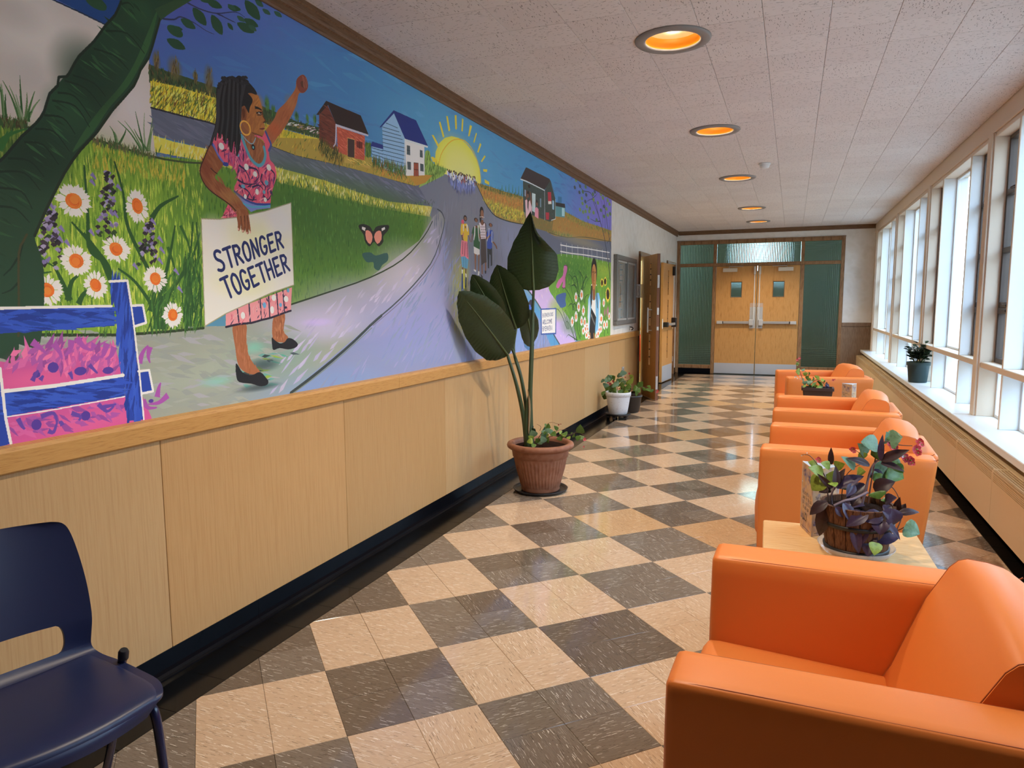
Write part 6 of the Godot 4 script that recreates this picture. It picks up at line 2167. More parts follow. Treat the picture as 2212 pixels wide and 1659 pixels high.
	ms("c2b43a a8a832 8c9a2e", 260, 40, 6, 85, 12, "937 1952 1176 1941 1325 1951 1319 1867 931 1869")
	ms("f4e46a e8d44c fbf0a0 cdb838", 900, 36, 6, 80, 20, "1184 2021 1449 2023 1845 2020 2199 2018 2802 1991 3329 2027 3302 1977 2613 1960 2196 1966 1842 1969 1446 1983 1188 1976")
	ms("3d6a24 2f5a20 55802e", 260, 56, 5, 75, 22, "1189 1982 1446 1986 1842 1973 2196 1970 2613 1965 3290 1981 3289 1946 2611 1930 1853 1946 1445 1961 1187 1959")
	ml("3a4a26", 7, "639 1948 779 1951 938 1960 1176 1947 1325 1954 1419 1967", 3)
	mt("3f6a34", 9, 1, "699 1962 680 2024 657 2069")
	mt("6a8a5a", 9, 1, "703 1963 690 2019 675 2059")
	mt("2f5a2c", 9, 1, "706 1964 707 2039 710 2099")
	mt("8a9a7a", 9, 1, "710 1965 699 2010 693 2040")
	mt("5a7a48", 9, 1, "714 1966 724 2018 727 2053")
	mt("3f6a34", 9, 1, "717 1967 736 2023 752 2064")
	mt("6a8a5a", 9, 1, "721 1967 744 2013 767 2044")
	mt("2f5a2c", 9, 1, "725 1968 730 1992 739 2001")
	mt("3f6a34", 9, 1, "651 1953 650 2025 643 2080")
	mt("6a8a5a", 9, 1, "655 1954 654 2015 652 2060")
	mt("2f5a2c", 9, 1, "658 1955 659 2001 662 2032")
	mt("3f6a34", 9, 1, "1131 1957 1088 2010 1039 2042")
	mt("6a8a5a", 9, 1, "1136 1958 1101 2013 1066 2048")
	mt("2f5a2c", 9, 1, "1141 1959 1125 2034 1113 2091")
	mt("8a9a7a", 9, 1, "1146 1960 1145 2036 1152 2096")
	mt("5a7a48", 9, 1, "1151 1961 1173 2033 1186 2085")
	mt("3f6a34", 9, 1, "1157 1962 1120 2003 1103 2029")
	mt("6a8a5a", 9, 1, "1162 1963 1175 2022 1190 2063")
	mt("3f6a34", 9, 1, "1028 1959 1020 1998 1006 2017")
	mt("6a8a5a", 9, 1, "1033 1960 1028 1991 1021 2002")
	mt("2f5a2c", 9, 1, "1037 1961 1063 2003 1070 2022")
	ms("3a5a2c 5a6a34 4a3e26", 160, 36, 5, 85, 25, "640 1958 719 1961 718 1951 639 1941")
	ms("3a5a2c 5a6a34 6a5a3a", 220, 36, 5, 85, 25, "943 1968 1188 1958 1187 1946 937 1954")
	mp("8d958a", "548 1328 1012 1308 1374 1323 1913 1414 2593 1560 3155 1802 3353 1971 3445 2017 3524 1968 3473 1857 3303 1666 2942 1456 2580 1297 1885 1000 1669 957 518 966")
	mp("7c86b0", "3524 1968 4784 1835 4577 1766 5002 1471 5428 1261 5771 992 1884 993 1885 1000 2580 1297 2942 1456 3303 1666 3473 1857")
	mp("6d7388", "3168 2131 3521 2267 4044 2299 4210 2161 4437 2089 5063 2091 4679 1772 4803 1625 5118 1391 3494 1460 3524 1968 3413 2031 3317 2031")
	mb(2585, 1402, 584, 154, "a49fc0", 0.8)
	mb(2121, 1313, 367, 92, "b6aed6", 0.8)
	mb(3003, 1596, 362, 168, "b8b0d0", 0.7)
	mb(3374, 1849, 133, 149, "a9a2c4", 0.7)
	mb(1316, 1172, 308, 109, "9aa694", 0.7)
	mb(1805, 1174, 271, 106, "74958c", 0.7)
	mb(1165, 1236, 226, 86, "8a8f84", 0.6)
	mb(2139, 962, 567, 117, "6f8fc0", 0.8)
	mb(3105, 1284, 597, 203, "7f86c4", 0.7)
	mb(4568, 1167, 795, 228, "6c90d0", 0.8)
	mb(4474, 1467, 644, 222, "8e93c8", 0.7)
	mb(3494, 1460, 368, 374, "8a8cba", 0.7)
	mb(3723, 1462, 138, 358, "95985a", 0.65)
	mb(3833, 1561, 79, 198, "a8a84a", 0.55)
	mb(3877, 2022, 513, 229, "7d7f8c", 0.7)
	mb(4681, 1922, 440, 226, "8b92b8", 0.6)
	ms("949c92 88918c 979aa0 8c958c", 320, 120, 20, -8, 14, "655 1312 1373 1312 1944 1318 1670 977 1213 1002 665 1269")
	ms("aea8c6 a29ec0 a8a4bc b4aecc", 360, 130, 18, 34, 8, "1673 1018 1945 1339 2590 1504 3153 1745 3377 1938 3474 1887 3272 1665 2888 1455 2534 1301 1859 1018")
	ms("7a87b2 8288b8 7c8aae 7684b4 8a8cb8", 420, 150, 18, 40, 12, "1958 984 2579 1274 2941 1428 3335 1653 3508 1891 3791 1723 3622 1044")
	ms("757a90 6e748a 7c8094", 260, 130, 16, 80, 8, "3316 2019 4043 2272 4298 2102 4894 2016 4679 1772 4474 1467 3528 1460")
	ms("7f8ec6 7894cc 7590ca 868fc8", 260, 110, 16, 70, 14, "3782 1397 5118 1391 5771 1028 3770 967")
	ms("94945a a0a04e 8a8c5c", 50, 190, 9, 88, 3, "3628 1714 3837 1725 3838 1197 3640 1173")
	ms("5e9a92 4f9a86 86a63c 3c4a52 2c3c3c", 70, 90, 14, -6, 10, "1551 1139 1697 1192 1933 1211 1931 1176 1757 1132 1768 1041 1582 1062")
	mb(1710, 1142, 97, 27, "2f4448", 0.8)
	mb(1672, 1047, 120, 15, "2a3a40", 0.75)
	mb(1652, 1222, 62, 27, "6cc0a8", 0.6)
	mb(1430, 1099, 82, 20, "6ec0aa", 0.55)
	mb(2109, 1322, 111, 18, "bda8e4", 0.7)
	ml("2c3838", 16, "1885 996 2016 1044 2220 1125 2423 1215 2580 1293 2700 1346", 2)
	ml("6d7c78", 6, "1902 993 2034 1039 2230 1115 2434 1205 2594 1279", 2)
	ml("39424c", 9, "2580 1297 2942 1456 3303 1666 3452 1840 3510 1952 3478 2009 3413 2025", 3)
	ml("6a6480", 5, "2608 1291 2975 1451 3341 1662 3507 1845 3559 1963", 3)
	ml("26361e", 10, "561 1322 644 1324 1012 1307 1373 1319", 2)
	ml("26361e", 8, "1913 1411 2168 1464 2593 1558 2951 1676 3216 1830 3339 1940", 3)
	ms("2c4a20 3c6a28", 80, 34, 5, 80, 20, "646 1338 1013 1321 1375 1338 1373 1319 1012 1308 644 1321")
	ms("34442c 5a8a40", 60, 30, 5, 70, 25, "3104 2031 3372 2089 3370 2036 3126 2012")
	mp("8cae50", "3228 2216 3258 2362 3283 2375 3320 2374 3330 2324 3380 2305 3565 2307 3509 2256 3351 2196 3166 2128")
	ms("2f5224 4c7a2c 6a8a30 3a4a24", 260, 50, 6, 80, 20, "3240 2213 3258 2362 3320 2374 3330 2319 3565 2307 3455 2235 3250 2163")
	mp("b8862e", "3009 2170 3169 2209 3352 2231 3251 2169 3143 2136 3074 2142")
	mp("a8823a", "4024 2288 4309 2299 4558 2302 5005 2319 5064 2093 4771 2079 4402 2088 4189 2164")
	mp("a07a36", "5664 2078 5700 2230 6208 2335 6891 2308 8274 2328 8281 2189 6517 2097 5889 2063")
	ms("3a5a2a 2c4a24 4f6e2e", 420, 34, 8, 80, 25, "4035 2290 4357 2302 5005 2324 5004 2299 4308 2267 4057 2275")
	ms("c07a34 a8622a d08a3c 8a6a30", 330, 44, 9, 75, 30, "4100 2251 5004 2288 5034 2199 4190 2201")
	ms("d6c63a c2b030 e6da54 7e9030", 520, 44, 8, 70, 30, "4144 2194 5034 2199 5048 2107 4403 2097")
	ms("4a6a2c 5a5a24", 140, 40, 7, 80, 30, "4166 2179 5034 2168 5048 2096 4427 2091")
	ms("b8702e c8843a 9a5a28 a0802e", 420, 44, 9, 75, 30, "5736 2212 6293 2271 8210 2291 8213 2230 6295 2122 5774 2135")
	ms("3f6a2c 6a9034 2f5424 8aa23c", 420, 44, 9, 80, 25, "6208 2335 6891 2321 8208 2329 8210 2283 6893 2255 6293 2271")
	ms("4a7a2c 86a03a 2f5424", 260, 36, 8, 80, 25, "5700 2105 6471 2125 6471 2094 5737 2079")
	mt("3c6e30", 16, 3, "4533 2311 4533 2332 4536 2350")
	mt("3c6e30", 16, 3, "4611 2314 4611 2336 4614 2356")
	mt("3c6e30", 16, 3, "4678 2316 4678 2340 4681 2377")
	mt("3c6e30", 16, 3, "4760 2319 4760 2345 4763 2384")
	mt("3c6e30", 16, 3, "4830 2321 4830 2348 4833 2372")
	mt("3c6e30", 16, 3, "4902 2323 4902 2352 4905 2395")
	mt("3c6e30", 16, 3, "4975 2325 4975 2356 4978 2383")
	ml("2c3420", 8, "4024 2288 4122 2218 4235 2143 4402 2088 4716 2078 5064 2090", 3)
	ml("3a4228", 7, "5700 2079 6296 2083 6996 2144 8281 2189", 3)
	mb(6848, 2078, 865, 53, "9a8c68", 0.6)
	ms("5a5f8a 4a5080 6c7090 3c4468", 260, 70, 9, 88, 6, "3563 2259 3646 2254 4026 2280 3992 2223 3730 2173 3631 2208")
	crowd(3564, 2298, 4027, 2323, 4018, 2272)
	ms("6a7ac0 8a94cc 5a6ab0", 160, 60, 8, 88, 6, "3576 2243 4026 2267 4009 2219 3731 2186 3631 2208")
	mp("a8903a", "1744 2134 2173 2215 2448 2201 2653 2215 3028 2189 3133 2131 2809 2125 2526 2122 2254 2115 1995 2103 1743 2116")
	ms("c9ae3a 8a7a2e 5a6a2a b0822e", 260, 36, 6, 70, 30, "1774 2132 2173 2210 2448 2196 2652 2207 3027 2175 3110 2133 2531 2130 1991 2106")
	mp("6a3326", "2177 2328 2238 2406 2313 2318 2314 2182 2171 2207")
	mp("2b1d1b", "2155 2325 2238 2411 2542 2412 2613 2328 2313 2318 2252 2395 2175 2328")
	ms("4a2420 5a2c24 7a4030", 120, 60, 4, -6, 4, "2182 2327 2233 2388 2309 2312 2311 2200 2176 2217")
	mp("b8503a", "2321 2306 2576 2314 2567 2184 2478 2178 2322 2181")
	ms("c86048 a8452f d0705a 9a4030", 150, 50, 4, -16, 4, "2325 2304 2572 2311 2564 2189 2326 2184")
	mp("3c2c2a", "2414 2271 2476 2273 2471 2181 2409 2174")
	mp("6a2a24", "2495 2271 2552 2276 2549 2240 2494 2238")
	ml("c88a50", 4, "2407 2176 2412 2270 2478 2274 2473 2184")
	ml("3a1c18", 4, "2523 2273 2521 2238")
	mp("b9b4c4", "2310 2317 2613 2328 2608 2318 2321 2306 2315 2246 2308 2215 2287 2197 2285 2204 2300 2220 2306 2262")
	ms("3a3c1e 5c5a24 8a6a2a 2c3c1c", 260, 60, 5, 80, 22, "2179 2218 2306 2190 2377 2166 2359 2131 2264 2128 2162 2170")
	mp("b79a4a", "2394 2169 2565 2182 2637 2175 2618 2147 2476 2147 2376 2138")
	ms("d8be5a a8862e 6a7a2e", 120, 50, 5, -10, 10, "2393 2165 2565 2179 2628 2168 2476 2147")
	mp("4a6a2c", "2579 2281 2629 2286 2636 2234 2611 2205 2575 2208")
	ms("3c5a24 6a8a34", 60, 50, 6, 85, 15, "2579 2276 2634 2282 2630 2213 2575 2203")
	mp("86b0d6", "2642 2274 2761 2280 2754 2402 2883 2507 3007 2389 3009 2173 2810 2169 2640 2190")
	ml("35557c", 4, "2797 2431 2924 2432")
	ml("35557c", 4, "2757 2401 2942 2413")
	ml("35557c", 4, "2756 2380 2960 2395")
	ml("35557c", 4, "2755 2359 2978 2377")
	ml("35557c", 4, "2754 2337 2996 2358")
	ml("35557c", 4, "2753 2316 3005 2334")
	ml("35557c", 4, "2752 2295 3004 2312")
	ml("35557c", 4, "2751 2273 3003 2289")
	ml("35557c", 4, "2750 2252 3002 2266")
	ml("35557c", 4, "2749 2231 3001 2244")
	ml("35557c", 4, "2748 2209 3000 2221")
	ml("35557c", 4, "2747 2188 2999 2198")
	ml("35557c", 4, "2746 2166 2998 2176")
	ml("35557c", 4, "2644 2265 2756 2269")
	ml("35557c", 4, "2643 2248 2755 2251")
	ml("35557c", 4, "2642 2231 2754 2234")
	ml("35557c", 4, "2641 2214 2753 2217")
	ml("35557c", 4, "2640 2197 2752 2199")
	mp("1c2c7a", "2728 2393 2884 2522 3147 2526 3296 2403 3007 2388 2888 2506 2742 2395")
	mp("22307e", "2628 2271 2648 2299 2757 2303 2761 2280")
	mp("e2e4ea", "3009 2387 3247 2388 3246 2214 3009 2173")
	mp("c9d2e2", "3007 2388 3296 2403 3293 2391 3011 2375")
	mp("4c5a60", "3028 2355 3067 2358 3067 2304 3025 2301")
	mp("4c5a60", "3189 2359 3224 2361 3225 2318 3187 2315")
	mp("4c5a60", "3029 2260 3074 2265 3073 2218 3030 2215")
	mp("4c5a60", "3189 2277 3233 2280 3234 2235 3189 2232")
	ml("22282c", 3, "3048 2356 3045 2302")
	ml("22282c", 3, "3027 2326 3068 2330")
	ml("22282c", 3, "3207 2360 3205 2316")
	ml("22282c", 3, "3053 2262 3051 2217")
	ml("22282c", 3, "3212 2279 3210 2233")
	mp("9a4a34", "3110 2267 3166 2274 3165 2196 3107 2187")
	ml("3c1c14", 4, "3107 2187 3110 2267 3166 2274 3165 2196")
	ml("3c1c14", 3, "3138 2270 3136 2194")
	ml("3c1c14", 3, "3110 2227 3165 2234")
	ml("f0f2f4", 6, "3007 2387 2992 2226 2984 2215")
	ms("2f5a28 4c7a34 8a5a2a 3a4a22", 320, 70, 5, 82, 22, "2649 2216 2813 2221 3012 2229 3009 2165 2810 2164 2647 2176")
	ms("b8702e c89a3c 7a8a30", 200, 40, 5, 70, 30, "2646 2166 3009 2170 3108 2142 2809 2138 2654 2143")
	mt("3c6a30", 8, 1, "2741 2152 2709 2192 2686 2223")
	mt("3c6a30", 8, 1, "2829 2146 2796 2187 2773 2219")
	mt("3c6a30", 8, 1, "2870 2148 2836 2189 2813 2221")
	mt("3c6a30", 8, 1, "2923 2161 2888 2203 2864 2235")
	mt("3c6a30", 8, 1, "2965 2147 2929 2189 2905 2221")
	mt("3c6a30", 8, 1, "3020 2161 2983 2203 2958 2236")
	mt("2f5a22", 8, 1, "2020 1961 2008 1984 1992 2012")
	mt("2f5a22", 8, 1, "2075 1969 2063 1993 2047 2020")
	mt("2f5a22", 8, 1, "2214 1971 2200 1996 2183 2025")
	mt("2f5a22", 8, 1, "2228 1964 2215 1989 2198 2018")
	mt("2f5a22", 8, 1, "2487 1947 2472 1974 2452 2005")
	mt("2f5a22", 8, 1, "2887 1945 2868 1974 2843 2008")
	mt("2f5a22", 8, 1, "3050 1969 3029 2000 3003 2034")
	mt("2f5a22", 8, 1, "3177 1967 3155 1998 3127 2034")
	mp("5f962f", "5738 1865 6089 1904 6754 1926 8295 1924 8359 905 6537 1012 6095 1358 5703 1537 5522 1625")
	mp("b7a2dc", "4698 1773 4782 1818 5001 1873 5384 1888 5739 1748 5703 1549 5973 1420 6308 1279 6581 1142 6654 1019 6446 977 6079 985 5818 1156 5487 1351 5186 1507 4880 1617 4725 1704", 3)
	ms("c4b0e6 ab96d2 cdbcea", 160, 80, 16, -50, 12, "4768 1776 5187 1853 5703 1537 6308 1267 6536 1078 6141 1019 5522 1362 4939 1619")
	ml("3b4a48", 16, "4706 1753 4766 1675 4910 1608 5186 1502 5487 1351 5742 1171 6058 992", 3)
	ml("8a9a90", 6, "4684 1742 4744 1664 4880 1597 5154 1490 5452 1340", 3)
	mb(6478, 1742, 738, 155, "3d7a28", 0.7)
	mb(7848, 1811, 451, 105, "a0b83a", 0.7)
	mb(6534, 1197, 386, 119, "3f7a2a", 0.6)
	mb(6014, 1358, 293, 111, "86b236", 0.7)
	ms("6aa034 4f8a2c 82b23e 3a7426 9cc24a", 1500, 46, 9, 85, 20, "5776 1867 8228 1921 8309 939 6583 1023 6137 1345 5778 1526")
	ms("2c5a20 3a6a26", 200, 60, 8, 80, 30, "5891 1815 7159 1881 7183 1108 6581 1129")
	ms("336a24 4a8a30", 150, 40, 7, 85, 15, "6008 1893 8160 1940 8162 1902 6008 1869")
	mt("1f4420", 14, 2, "6814 1419 6586 1616 6389 1708 6302 1673")
	mt("2f5c28", 14, 2, "6854 1419 6679 1626 6569 1728 6479 1691")
	mt("264e22", 14, 2, "6894 1419 6799 1638 6807 1750 6711 1712")
	mt("1f4420", 14, 2, "6934 1419 6924 1623 7059 1732 6957 1693")
	mt("2f5c28", 14, 2, "6975 1419 7000 1616 7218 1724 7112 1684")
	mt("1f4420", 14, 2, "6673 1260 6429 1466 6218 1565 6134 1531")
	mt("2f5c28", 14, 2, "6711 1259 6519 1492 6391 1606 6304 1572")
	mt("264e22", 14, 2, "6750 1258 6658 1510 6665 1639 6572 1603")
	mt("1f4420", 14, 2, "6789 1257 6803 1477 6960 1592 6861 1555")
	mt("1f4420", 14, 2, "6310 1139 6129 1283 5973 1354 5895 1323")
	mt("2f5c28", 14, 2, "6345 1137 6192 1298 6095 1377 6014 1346")
	mt("264e22", 14, 2, "6381 1136 6278 1272 6264 1339 6179 1307")
	mt("1f4420", 14, 2, "6584 1009 6434 1152 6309 1223 6223 1192")
	mt("2f5c28", 14, 2, "6621 1008 6503 1116 6443 1168 6354 1137")
	mt("264e22", 14, 2, "6659 1006 6572 1148 6580 1216 6488 1185")
	mt("1f4420", 14, 2, "6698 1004 6458 1058 6355 1080 6268 1051")
	mt("1f4420", 14, 2, "7878 1083 7734 1304 7622 1413 7507 1375")
	mt("2f5c28", 14, 2, "7929 1081 7825 1332 7801 1458 7682 1419")
	mt("264e22", 14, 2, "7979 1080 8015 1300 8185 1413 8056 1373")
	ml("e6e6ee", 9, "6088 2013 6097 1886")
	ml("e6e6ee", 9, "6271 2018 6282 1888")
	ml("e6e6ee", 9, "6473 2023 6484 1890")
	ml("e6e6ee", 9, "6685 2029 6697 1892")
	ml("e6e6ee", 9, "6903 2034 6917 1894")
	ml("e6e6ee", 9, "7102 2039 7117 1896")
	ml("e6e6ee", 9, "7256 2043 7272 1897")
	ml("e6e6ee", 9, "7495 2050 7511 1899")
	ml("e6e6ee", 9, "7758 2056 7777 1902")
	ml("e6e6ee", 9, "8025 2063 8045 1904")
	ml("dcdcea", 12, "6068 1991 6473 1998 6999 2019 8123 2046", 3)
	ml("dcdcea", 12, "6068 1927 6474 1931 7001 1947 8127 1965", 3)
	mp("7a6a36", "5049 2201 5521 2211 5849 2258 5793 2083 5384 2084 5048 2087")
	ms("9a7a30 5a6a2c 8a5a28", 120, 40, 8, 75, 25, "5049 2201 5521 2200 5830 2245 5774 2088 5384 2092 5057 2095")
	mp("4f8a92", "5906 2359 6228 2380 6208 2274 5907 2253")
	mp("2a2628", "5898 2387 6207 2410 6228 2372 5898 2352")
	mp("2f6a9a", "5983 2453 6103 2465 6103 2405 5983 2392")
	mp("a9d0dc", "6116 2361 6199 2366 6200 2285 6117 2279")
	ml("2a3a40", 5, "6157 2363 6158 2281")
	mp("36443f", "5006 2452 5501 2458 5577 2451 5733 2575 5898 2423 5906 2228 5735 2184 5577 2185 5526 2187 5013 2193")
	ms("2c3834 44524a", 100, 60, 5, -14, 4, "5015 2448 5551 2448 5552 2198 5019 2201")
	ms("2c3834 46544c", 70, 50, 5, 16, 4, "5589 2455 5733 2566 5885 2412 5886 2226 5590 2194")
	mp("352a2a", "4946 2461 5081 2578 5720 2581 5927 2426 5747 2572 5577 2457")
	ml("c8d4e4", 10, "4950 2457 5098 2462 5476 2455 5577 2453")
	ml("c0c8d0", 9, "5577 2453 5582 2185")
	ml("c8d4e4", 7, "5904 2415 5906 2228 5776 2202")
	mp("b42838", "5668 2451 5766 2465 5783 2357 5681 2343")
	mp("e8d0c8", "5681 2369 5775 2381 5780 2355 5686 2342")
	mp("8fb4cc", "5805 2392 5860 2396 5860 2309 5808 2310")
	mp("c0d4e4", "5235 2383 5324 2386 5319 2220 5239 2227")
	ml("4a5a6a", 5, "5282 2385 5281 2224")
	mp("6a8aa0", "5446 2364 5481 2366 5481 2287 5446 2286")
	mp("b02c3c", "5608 2257 5713 2267 5703 2198 5619 2192")
	ml("6a2a28", 6, "5714 2249 5762 2221 5817 2218")
	mp("8a9ab0", "5045 2385 5076 2386 5075 2329 5044 2331")
	me("1e1614", 5157, 2428, 27, 15)
	mp("6a4432", "5075 2359 5098 2385 5120 2384 5111 2303 5147 2308 5184 2320 5166 2387 5200 2384 5230 2303 5216 2255 5075 2238")
	me("241a18", 5134, 2356, 36, 31)
	me("7a503c", 5129, 2344, 25, 18)
	mp("e2b4be", "5057 2296 5097 2309 5138 2291 5179 2312 5230 2257 5211 2130 5079 2147")
	mp("4a7ac0", "5079 2147 5206 2138 5164 2041 5087 2034")
	mp("241a18", "5115 2311 5147 2308 5137 2215 5115 2243")
	me("2a1c1a", 5360, 2312, 34, 28)
	me("7a4c3a", 5365, 2301, 24, 17)
	mp("d88aa0", "5310 2259 5358 2276 5406 2262 5411 2175 5305 2187")
	mp("8a5440", "5401 2254 5421 2248 5416 2176 5401 2174")
	mt("2c2c40", 30, 10, "8172 1700 8064 1912 7830 2228 7555 2448 7408 2586")
	mt("2c2c40", 24, 9, "8291 1986 8081 2249 7945 2447 7813 2653 7748 2761")
	mt("2c2c40", 12, 4, "7555 2448 7354 2552 7244 2593 7036 2539")
	mt("2c2c40", 12, 4, "7409 2559 7189 2654 6883 2638 6666 2696")
	mt("2c2c40", 14, 5, "7891 2263 7879 2529 7995 2721")
	mt("2c2c40", 12, 4, "7644 2386 7416 2362 7198 2367")
	mt("2c2c40", 10, 4, "8081 2249 8135 2467 8193 2626")
	mt("2c2c40", 10, 3, "7765 2340 7726 2569 7574 2693")
	mt("2c2c40", 9, 3, "7244 2593 7461 2678 7515 2756")
	mt("2c2c40", 10, 4, "7989 2151 8211 2260")
	me("6a8a4a", 6605, 2706, 42, 19)
	me("3c4a58", 6761, 2666, 43, 19)
	me("3c4a58", 6561, 2624, 41, 19)
	me("4c6e4a", 6981, 2692, 45, 20)
	me("3c4a58", 6739, 2598, 43, 19)
	me("4c6e4a", 6873, 2623, 44, 20)
	me("3c4a58", 7009, 2609, 46, 20)
	me("6a8a4a", 6836, 2546, 44, 20)
	me("6a8a4a", 6862, 2497, 44, 20)
	me("3c4a58", 6975, 2531, 45, 20)
	me("6a8a4a", 6767, 2419, 43, 20)
	me("6a8a4a", 6889, 2407, 45, 20)
	me("6a8a4a", 7038, 2485, 46, 20)
	me("6a8a4a", 6988, 2426, 46, 20)
	me("6a8a4a", 7142, 2443, 47, 20)
	me("4c6e4a", 7168, 2481, 48, 20)
	me("6a8a4a", 7330, 2451, 49, 21)
	me("6a8a4a", 7103, 2371, 47, 20)
	me("4c6e4a", 7296, 2655, 49, 21)
	me("3c4a58", 7377, 2694, 50, 21)
	me("3c4a58", 7487, 2738, 51, 21)
	me("6a8a4a", 7325, 2597, 49, 21)
	me("6a8a4a", 7521, 2587, 51, 21)
	me("6a8a4a", 7661, 2705, 53, 21)
	me("6a8a4a", 7751, 2674, 54, 22)
	me("6a8a4a", 7871, 2719, 55, 22)
	me("6a8a4a", 7997, 2677, 57, 22)
	me("3c4a58", 7816, 2580, 55, 22)
	me("6a8a4a", 7940, 2566, 56, 22)
	me("6a8a4a", 8095, 2644, 58, 22)
	me("4c6e4a", 7668, 2519, 53, 22)
	me("4c6e4a", 7471, 2382, 51, 21)
	me("6a8a4a", 8005, 2499, 57, 22)
	me("4c6e4a", 8133, 2528, 59, 23)
	me("4c6e4a", 7821, 2463, 55, 22)
	mp("c468a8", "6194 1793 6300 1792 6293 1735 6238 1671 6239 1570 6134 1568 6154 1631 6012 1560 5932 1577 6011 1639 6153 1693", 3)
	ml("5a1c4a", 7, "6194 1793 6300 1792 6293 1735 6238 1671 6239 1570 6134 1568", 2)
	mp("3a5a96", "5933 1480 6073 1506 6261 1514 6241 1445 6263 1382 6095 1364 6013 1395 5941 1432", 3)
	ml("3a5ea8", 8, "5551 1119 5551 989")
	ml("3a5ea8", 8, "5877 1118 5878 978")
	mp("2c4e9c", "5463 1361 5942 1364 5936 1103 5470 1116")
	mp("f0f0f2", "5494 1349 5914 1352 5908 1119 5501 1128")
	ms("46608c 3a5484 a4a82e", 40, 120, 10, 88, 3, "3765 1618 3848 1621 3845 1518 3762 1516")
	mp("2a3c74", "3769 1622 3788 1623 3785 1515 3769 1514")
	mp("2f3a50", "3831 1597 3849 1597 3844 1526 3829 1525")
	mp("c8c24a", "3795 1652 3821 1654 3815 1517 3795 1517")
	mp("3a4a80", "4043 1616 4068 1617 4067 1571 4044 1571")
	mp("4a6ab0", "4104 1622 4135 1615 4128 1539 4103 1556")
	mp("d0506a", "3775 1991 3803 2001 3816 1991 3811 1967 3775 1972", 3)
	mp("6a4632", "3768 1890 3791 1892 3799 1862 3864 1867 3862 1855 3781 1856")
	mp("7a5440", "3879 1900 3898 1897 3931 1856 3921 1851")
	mp("d8b42e", "3767 1963 3811 1971 3867 1977 3895 1940 3901 1901 3874 1897 3868 1851 3808 1854 3795 1896 3759 1891", 2)
	mp("c06a6e", "3796 1908 3810 1909 3801 1877 3790 1880")
	mp("e8e4e8", "3797 1966 3811 1967 3812 1925 3799 1916")
	mp("e8e4e8", "3856 1976 3876 1970 3881 1923 3864 1926")
	mp("7a5440", "3829 1958 3850 1960 3848 1944 3831 1942")
	mp("d8788e", "3771 1855 3873 1852 3887 1742 3881 1726 3823 1742 3759 1735 3751 1765")
	ml("5a2a3a", 7, "3794 1846 3787 1760")
	ml("5a2a3a", 7, "3831 1841 3819 1750")
	ml("5a2a3a", 7, "3864 1843 3870 1745")
	mp("5a9cc4", "3759 1738 3823 1746 3884 1726 3863 1659 3775 1669")
	ml("3a6a94", 6, "3805 1737 3803 1667")
	ml("3a6a94", 6, "3837 1735 3840 1664")
	mp("6a4632", "3775 1667 3795 1666 3791 1643 3774 1646")
	mp("6a4632", "3826 1660 3847 1659 3844 1617 3828 1624")
	mp("eeeaea", "3767 1653 3791 1650 3785 1623 3769 1622")
	mp("eeeaea", "3825 1628 3850 1621 3851 1597 3833 1601")
	me("221816", 3838, 2013, 30, 21)
	me("7a5440", 3840, 2011, 21, 13)
	mp("6e4834", "3957 1930 3943 1889 3940 1853 3950 1854 3966 1907")
	mp("8a9a5a", "4062 1992 4092 1983 4091 1918 4070 1916")
	mp("2c5a34", "3942 1913 3972 1964 4022 1976 4072 1973 4091 1934 4083 1811 4018 1814 3978 1824 3980 1876 3966 1919", 2)
	mp("e6eae8", "3994 1974 4010 1975 4005 1910 3984 1868 3978 1876 3989 1925")
	mp("e6eae8", "4050 1987 4068 1985 4072 1916 4085 1864 4071 1875 4060 1915")
	mp("eeeeee", "3978 1826 4083 1811 4082 1774 4047 1765 4029 1775 4016 1766 3979 1780")
	mp("8a5a3c", "3989 1776 4019 1770 4012 1660 3994 1659")
	mp("8a5a3c", "4057 1772 4081 1774 4066 1650 4052 1649")
	mp("ece8e6", "3974 1662 4016 1656 4013 1641 3976 1650")
	mp("ece8e6", "4052 1651 4080 1648 4068 1619 4043 1620")
	mp("6e4834", "4007 1979 4050 1983 4046 1963 4016 1960")
	me("1e1614", 4023, 2021, 35, 15)
	me("7a5038", 4025, 2018, 24, 14)
	mp("7a4e38", "4079 1925 4101 1927 4106 1886 4080 1892")
	mp("7a4e38", "4185 1959 4206 1953 4270 1946 4303 1953 4280 1930 4226 1896 4204 1894 4200 1927")
	mp("3a2a2e", "4077 1990 4103 2013 4176 2020 4207 2003 4204 1952 4184 1942", 2)
	mp("e8c8d0", "4077 2002 4103 2007 4133 1991 4181 2017 4192 1985 4203 1911 4183 1892 4110 1889 4099 1943", 2)
	me("3a2228", 4110, 1979, 5, 4)
	me("3a2228", 4133, 1981, 5, 4)
	me("3a2228", 4156, 1983, 5, 4)
	me("3a2228", 4179, 1985, 5, 4)
	me("3a2228", 4119, 1960, 5, 4)
	me("3a2228", 4142, 1962, 5, 4)
	me("3a2228", 4165, 1964, 5, 4)
	me("3a2228", 4188, 1966, 5, 4)
	me("3a2228", 4110, 1939, 5, 4)
	me("3a2228", 4132, 1942, 5, 4)
	me("3a2228", 4155, 1944, 5, 4)
	me("3a2228", 4178, 1946, 5, 4)
	me("3a2228", 4118, 1921, 5, 4)
	me("3a2228", 4141, 1923, 5, 4)
	me("3a2228", 4164, 1925, 5, 4)
	me("3a2228", 4187, 1926, 5, 4)
	me("3a2228", 4109, 1900, 5, 4)
	me("3a2228", 4131, 1902, 5, 4)
	me("3a2228", 4154, 1904, 5, 4)
	me("3a2228", 4177, 1906, 5, 4)
	mp("4a3c3a", "4106 1890 4199 1900 4211 1723 4164 1716 4111 1693 4102 1779")
